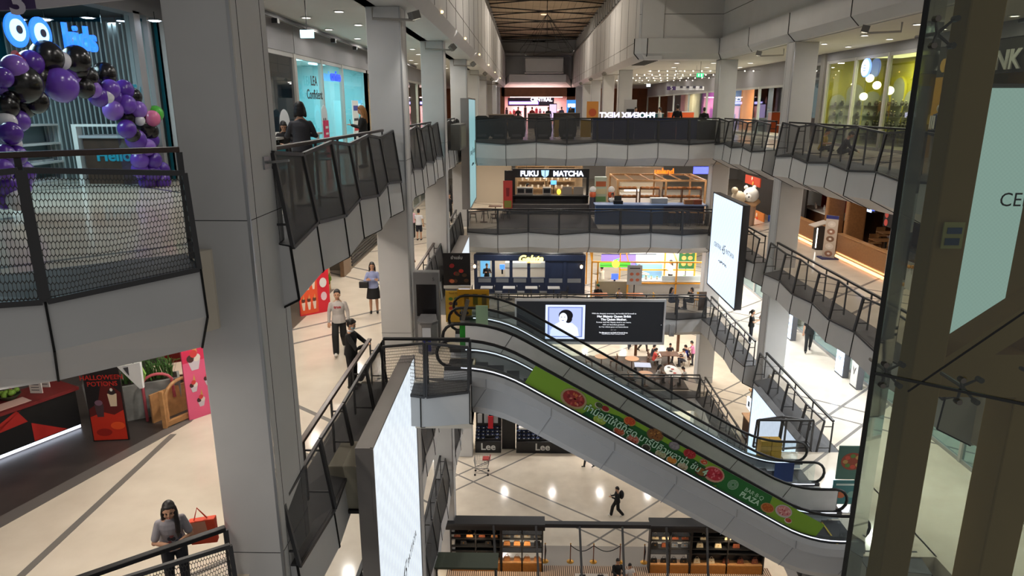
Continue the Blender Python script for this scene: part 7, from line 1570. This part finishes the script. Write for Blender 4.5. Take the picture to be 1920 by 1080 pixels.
    if leg=='skirt':
        loft(bt,[(P+Vector((0,0,.1)),.155*wide,.12,Vector((0,1,0))),(P+Vector((0,0,-.05)),.19*wide,.15,Vector((0,1,0))),(P+Vector((0,0,-.42)),.24*wide,.2,Vector((0,1,0)))])
    else:
        loft(bt,[(P+Vector((0,0,.09)),.155*wide,.115,Vector((0,1,0))),(P,.175*wide,.135,Vector((0,1,0))),(P+Vector((0,0,-.1)),.175*wide,.13,Vector((0,1,0)))])
        for s in (-1,1):
            hp,kn,an,to=L[s]; w=1.25 if leg=='wide' else 1.0
            if leg=='shorts': limb(bt,[hp,hp.lerp(kn,.9)],[.1,.088])
            else: limb(bt,[hp,hp.lerp(kn,.5),kn,kn.lerp(an,.5),an+(kn-an)*.03],[.1,.09,.073*w,.068*w,.062*w])
    remeshed(bt,leg if leg in('skirt','shorts') else 'trousers',C(*bottom,.8,noise=.06,nscale=9),T,vox,M)
    sh_=shoes or SHOE_B; f=MB()
    for s in (-1,1):
        hp,kn,an,to=L[s]; limb(f,[an+Vector((0,-.04,-.04)),an+to*.5+Vector((0,0,-.012)),an+to],[.041,.042,.036])
    remeshed(f,'shoes',sh_,T,vox,M)
    if phone:
        h0=(HND[0][0]+HND[1][0])/2 if arms2 is None else HND[1][0]
        f=MB(); h0=h0+Vector((0,-.05,0)); f.bar(h0+Vector((0,0,-.0)),h0+Vector((0,.03,.14)),.072,.009,up=(0,1,0)); ph=plain(f,'phone_prop',BLACK); T['_p']=1
        COLPH.append((T,ph))
    if collar:
        f=MB(); loft(f,[(TT((0,0,1.43)),.085,.075,Fw),(TT((0,.0,1.475)),.064,.06,Fw)]); plain(f,'collar',C(*collar))
    if apron:
        f=MB(); loft(f,[(TT((0,.02,.7)),.19,.15,Fw),(TT((0,.02,1.05)),.165,.135,Fw),(TT((0,.02,1.3)),.15,.125,Fw)]); plain(f,'apron',C(*apron))
    if cap:
        f=MB(); hball(0,-.012,.075,.104,.9,1,.72,f); hball(0,.1,.055,.055,1.1,1,.18,f); plain(f,'cap',C(*cap))
    return T
COLPH=[]
def link_(name,me,m,parent):
    o=bpy.data.objects.new(name,me); COL.objects.link(o); me.materials.clear(); me.materials.append(m); o.parent=parent; return o
def carried(name,label,cat,T,builder):
    """a held or worn thing: its own object placed with the person's own transform"""
    o=builder(); M=Matrix.Translation(T.location)@Euler((0,0,T.rotation_euler[2])).to_matrix().to_4x4()
    o.data.transform(M); return tag(o,label,cat)
def phone_for(T,ph,label):
    ph.parent=None; ph.name='mobile_phone'; ph.data.transform(Matrix.Translation(T.location)@Euler((0,0,T.rotation_euler[2])).to_matrix().to_4x4()); tag(ph,label,'phone')
z4,z3,z2,z1_=LV[4],LV[3],LV[2],LV[1]
GREYT=(178,172,168)
# level 5
w1=person('woman in a dark grey jacket, black bob hair, back turned, at the upper left railing',(-4.10,12.75,0),(-.35,.94),1.72,arms='cross',top=(66,66,72),bottom=(34,34,38),hair='bob',female=True,tilt=.1)
w2=person('woman with long light brown hair in black, looking at a phone by the second pillar',(-4.55,19.6,0),(-.95,-.1),1.66,arms='phone',top=(22,22,24),bottom=(24,24,26),hair='wavy',hairm=HAIRL,female=True,tilt=.3,phone=True)
person('long haired child sitting at the pale counter left of the woman in the grey jacket',(-5.35,15.4,.0),(.35,-.9),1.35,arms='table',legs='stand',top=(30,26,28),bottom=(40,40,44),hair='long',female=True,tilt=.5,lean=.2)
person('person in black standing behind the navy banner wall, the left one of two',(8.25,38.4,0),(0,1),1.74,top=(20,20,22),hair='short'); person('person in black standing behind the navy banner wall, the right one of two',(9.75,38.6,0),(.3,1),1.6,top=(20,20,22),hair='short',arms='table',wide=1.15)
person('person in white by the far shops left of the two people in black',(8.1,42.5,0),(-1,.3),1.6,top=(190,190,190),hair='short'); person('person in blue by the far shops above the lit backlit letters',(6.9,44.2,0),(.4,-1),1.6,top=(40,80,150),hair='short')
for i,(x,y,c) in enumerate(((-.6,60,(60,50,50)),(.6,62,(150,60,60)),(1.9,58,(40,40,44)),(3.6,70,(60,60,90)),(4.6,72,(30,30,34)))): person('distant shopper in the far hall, %s from the left'%('first','second','third','fourth','fifth')[i],(x,y,0),(0,1 if i%2 else -1),1.62,top=c,hair='short')
person('boy in a yellow shirt sitting on the floor behind the right upper railing',(11.5,27.2,0),(.75,-.65),1.6,arms='phone',legs='floor',top=(170,140,40),bottom=(30,30,34),sleeve=.6,hair='short',tilt=.35,lean=.2)
person('boy in a black hooded top sitting on the floor, right of the boy in yellow',(11.4,25.3,0),(.9,-.4),1.6,arms='reach',legs='floor',top=(26,26,30),bottom=(28,28,32),hair='short',tilt=.45,lean=.4)
# level 4
m1=person('man in a light grey sweatshirt and black trousers walking on the left gallery',(-4.82,16.85,z4),(.16,-.98),1.70,arms='down',legs='walk',top=(176,170,166),bottom=(24,24,26),leg='wide',shoes=SHOE_W,hair='short',hi=True,tilt=.05)
Mx=Matrix.Translation(m1.location)@Euler((0,0,m1.rotation_euler[2])).to_matrix().to_4x4()
tx=text('shirt_lettering','true',.105,(0,.142,1.30),(-1,0,0),(0,0,1),C(170,50,60),None,.004,bold=.003); tx.parent=m1
w3=person('masked woman in a black uniform with a bun standing at the brown handrail',(-3.95,14.6,z4),(.96,-.2),1.62,arms='rail',top=(20,20,22),bottom=(20,20,22),hair='bun',mask=True,female=True,tilt=.35,hi=True,collar=(210,210,210),lean=.05)
w4=person('long haired woman in a pale printed shirt leaning on the bottom left railing',(-4.56,7.66,z4),(.52,-.85),1.50,arms='rail2',top=(150,146,152),bottom=(30,32,40),sleeve=.75,hair='long',female=True,tilt=-.12,lean=.33,hi=True,turn=.1)
MB_p=R_(9)
for i in range(9):
    a=MB_p.uniform(-.1,.1); b=1.0+.3*MB_p.random(); pm_=MB().ball((a,.0,0),.03,8,5,(1,.2,1.2)).mesh('print'); c=math.cos(.33); s=math.sin(.33); yy=.137; zz_=b-.93; pm_.transform(Matrix.Translation((0,yy*c+zz_*s,.93-yy*s+zz_*c))); pm_.transform(Matrix.Scale(1.50/1.7,4)); link_('shirt_print',pm_,C(*[(40,40,48),(120,60,60),(60,70,90)][i%3]),w4)
bg=thing('orange_shopping_bag','orange and pink shopping bag hanging from the leaning woman\'s arm','bag',(-4.25,7.95,z4+.55)); bgx=(-4.27,7.88,z4+.62)
MB().add([(bgx[0]-.15,bgx[1]-.05,bgx[2]),(bgx[0]+.17,bgx[1]+.02,bgx[2]),(bgx[0]+.15,bgx[1]+.12,bgx[2]),(bgx[0]-.17,bgx[1]+.05,bgx[2]),(bgx[0]-.17,bgx[1]-.05,bgx[2]+.34),(bgx[0]+.16,bgx[1]+.02,bgx[2]+.36),(bgx[0]+.15,bgx[1]+.12,bgx[2]+.36),(bgx[0]-.18,bgx[1]+.05,bgx[2]+.34)],[(3,2,1,0),(4,5,6,7),(0,1,5,4),(1,2,6,5),(2,3,7,6),(3,0,4,7)]).build('body',C(224,74,36),bg,bevel=.01)
MB().add([(bgx[0]-.15,bgx[1]-.056,bgx[2]+.1),(bgx[0]+.08,bgx[1]-.006,bgx[2]+.1),(bgx[0]+.05,bgx[1]-.006,bgx[2]+.34),(bgx[0]-.17,bgx[1]-.056,bgx[2]+.33)],[(0,1,2,3)]).build('pink_panel',C(214,150,120),bg)
MB().tube([(bgx[0]-.1,bgx[1],bgx[2]+.34),(bgx[0]-.05,bgx[1]+.02,bgx[2]+.52),(bgx[0]+.06,bgx[1]+.04,bgx[2]+.36)],.01,6).build('handle',C(200,60,30),bg)
person('schoolchild in a pink top on the far left gallery, left of a pair',(-5.55,33.2,z4),(-.1,1),1.48,top=(224,178,190),bottom=(26,26,30),sleeve=.6,hair='bob',female=True); person('schoolchild in white shirt and dark shorts on the far left gallery, right of a pair',(-5.12,32.6,z4),(.1,1),1.48,top=(215,215,220),bottom=(26,28,40),leg='shorts',sleeve=.5,hair='short',arms='down',arms2='phone')
person('person in a black dress at the far left gallery, the nearer of two',(-4.2,37.8,z4),(.1,-1),1.6,top=(24,24,26),bottom=(26,26,28),hair='short',sleeve=.5); person('person in black far down the left gallery, the farther of two',(-4.5,42.0,z4),(0,1),1.62,top=(24,24,26),bottom=(40,30,26),leg='skirt',hair='long',female=True)
w5=person('woman in a pale blue blouse and black skirt half hidden by the second pillar',(-4.72,20.5,z4),(.2,-1),1.6,arms='cross',top=(150,160,200),bottom=(24,24,26),leg='skirt',hair='long',female=True)
tag(MB().box(-5.1,20.25,z4+.86,-4.82,20.38,z4+1.06).build('handbag',BLACK,bevel=.02),'black handbag carried by the woman in the pale blue blouse','bag')
person('woman in white with a hand raised to her face right of the second pillar',(-4.0,22.6,z4),(.9,-.4),1.6,arms='mouth',top=(205,200,205),bottom=(40,40,46),sleeve=.4,hair='pony',female=True)
person('silhouette of a cafe worker in black inside the matcha cafe',(.15,42.9,z4),(1,.1),1.6,top=(18,18,18),hair='short',cap=(16,16,16)); person('cafe worker in a white shirt behind the blue counter',(4.95,38.7,z4),(-.3,-1),1.55,top=(200,196,192),hair='short',sleeve=.4,tilt=.4)
person('diner with dark hair at the oak table of the doughnut cafe, left one',(15.0,31.4,z4),(.5,-.8),1.6,legs='sit',arms='table',top=(60,60,66),hair='short'); person('diner with dark hair at the oak table of the doughnut cafe, right one',(16.4,29.9,z4),(-.5,.8),1.6,legs='sit',arms='table',top=(80,76,80),hair='short')
person('diner standing behind the seated pair in the doughnut cafe',(14.9,32.6,z4),(.2,-1),1.65,top=(40,40,44),hair='short'); person('diner in a grey shirt behind the nearer oak low wall',(15.0,26.2,z4),(-.8,-.2),1.55,legs='sit',arms='table',top=(120,124,130),hair='short')
# level 3
person('worker in black with arms folded at the left window of the navy kiosk',(-2.3,40.5,z3),(.3,-1),1.62,arms='cross',top=(24,24,26),hair='short'); person('worker in a white shirt and black apron at the back of the navy kiosk',(1.05,42.25,z3),(.1,-1),1.7,top=(200,200,200),apron=(24,24,26),hair='short',arms='table')
person('worker in a cream shirt and dark cap in the yellow kiosk',(4.65,40.0,z3),(-.7,.7),1.62,top=(216,206,186),hair='short',cap=(40,60,50),arms='reach'); person('worker in a pale shirt and black apron in the middle of the yellow kiosk',(6.9,40.2,z3),(.9,-.2),1.66,top=(210,204,190),apron=(26,26,28),hair='short',arms='reach')
person('woman in white blouse and black trousers standing at the back of the yellow kiosk',(9.05,41.3,z3),(-.9,-.3),1.7,top=(200,200,200),bottom=(20,20,22),hair='long',female=True,arms='phone')
person('person in a green cap and black jacket seated behind the memorial screen',(4.15,37.35,z3),(.2,-1),1.62,legs='sit',arms='table',top=(26,26,28),cap=(30,90,56),hair='short',tilt=.35); person('child in pale pink seated right of the person in the green cap',(5.35,37.35,z3),(-.2,-1),1.3,legs='sit',arms='table',top=(220,196,196),hair='short',tilt=.4)
person('woman in blue denim seated at the small white table, left one',(8.15,36.7,z3),(.9,-.2),1.6,legs='sit',arms='table',top=(50,64,90),bottom=(44,60,90),hair='long',female=True); person('woman in a black dress seated at the small white table, right one',(9.3,36.7,z3),(-.95,-.1),1.6,legs='sit',arms='mouth',top=(24,24,28),bottom=(22,22,26),hair='bob',female=True)
person('woman in black looking at a phone behind the third floor right railing',(10.75,31.0,z3),(.95,-.2),1.6,arms='phone',top=(24,24,26),bottom=(40,42,50),hair='pony',female=True,shoes=SHOE_W,phone=True,sleeve=.5)
person('masked woman in black with a lanyard beside the corner pillar, third floor',(11.45,31.2,z3),(-.7,-.6),1.66,arms='hip',top=(20,20,22),bottom=(20,20,22),hair='bun',mask=True,female=True,sleeve=.5)
person('man in a black shirt holding a hand to his face on the bright third floor',(13.0,29.8,z3),(-.35,-.94),1.74,arms='down',arms2='mouth',legs='walk',top=(20,20,24),bottom=(22,22,26),sleeve=.5,hair='short',wide=1.1,hi=True)
# level 2 group
G0=(PT.x,PT.y)
for i,(dx,dy,f,top,lab) in enumerate(((-.95,-.15,(1,0),(206,74,66),'person in a red shirt at the group table'),(-.95,.5,(1,0),(60,64,74),'person in dark grey at the group table behind the one in red'),(.95,-.2,(-1,0),(214,210,204),'person in white at the right of the group table'),(1.2,.45,(-1,0),(50,60,150),'person in blue at the right of the group table'),(.2,.85,(0,-1),(40,40,44),'person in black at the far side of the group table'),(1.45,.0,(-1,.2),(226,140,180),'person in pink standing at the right of the group table'))):
    person(lab,(G0[0]+dx,G0[1]+dy,z2+.06),f,1.55,legs='sit' if i<5 else 'stand',arms='table',top=top,bottom=(60,60,70) if i else (200,196,190),hair='short' if i%2 else 'pony',sleeve=.5,tilt=.35,lean=.15)
person('woman in white with long black hair at the long white oval table',(pL.x-.75,pL.y+.4,z2+.06),(.9,.1),1.5,legs='sit',arms='table',top=(215,212,208),hair='long',female=True,sleeve=.5,tilt=.4,lean=.2)
person('person in white leaning over the long white oval table from the right',(pL.x+.85,pL.y+.1,z2+.06),(-1,.2),1.5,legs='sit',arms='table',top=(210,208,206),hair='short',sleeve=.5,tilt=.4,lean=.3); person('person at the round oak table behind the railing of the open cafe',(pL.x-2.1,pL.y-.1,z2+.06),(-.9,.2),1.5,legs='sit',arms='table',top=(200,196,190),hair='bob',sleeve=.5,tilt=.4)
person('person in dark trousers standing below the memorial screen, left one',(6.95,42.7,z2),(0,1),1.7,legs='walk',top=(60,60,66),bottom=(40,44,54)); person('person in brown walking below the memorial screen, right one',(7.75,42.3,z2),(.8,.2),1.7,legs='walk',top=(60,56,50),bottom=(56,50,44))
# level 1
w6=person('person in black with a backpack walking across the ground floor looking at a phone',(4.72,30.55,z1_),(-.97,-.2),1.66,arms='phone',legs='walk',top=(18,18,20),bottom=(18,18,22),leg='wide',hair='short',shoes=SHOE_W,hi=True,tilt=.4,phone=True)
tag(MB().ball((4.93,30.6,z1_+1.22),.2,12,9,(.65,.8,1.2)).build('backpack',mat('black_backpack',s2l(22,22,26),.8),smooth=True),'black backpack on the back of the ground floor walker','backpack')
person('person almost hidden behind the escalator truss, one foot showing',(3.75,35.4,z1_),(-.9,-.3),1.6,legs='walk',top=(30,30,34)); 
person('person in a white shirt and black apron at the bottom edge in the bag shop',(-1.85,22.9,z1_+0),(.9,-.3),1.72,arms='reach',top=(196,196,200),bottom=(26,26,28),sleeve=.6,apron=None,hair='short',tilt=.35)
person('person in black seated at the bottom edge of the bag shop',(4.0,25.0,z1_),(.1,-1),1.6,arms='table',top=(24,24,26),hair='short'); person('person in a white shirt beside the one in black at the bottom edge',(4.5,24.9,z1_),(.3,-1),1.45,arms='table',top=(205,200,196),hair='short',sleeve=.5)
for T,ph in COLPH: phone_for(T,ph,'black mobile phone held by the '+{2:'woman with light brown hair by the second pillar'}.get(0,' '.join(T['label'].split(',')[0].split()[:10])))
for T,ph in COLPH: del T['_p']
bpy.data.scenes.remove(TMP)
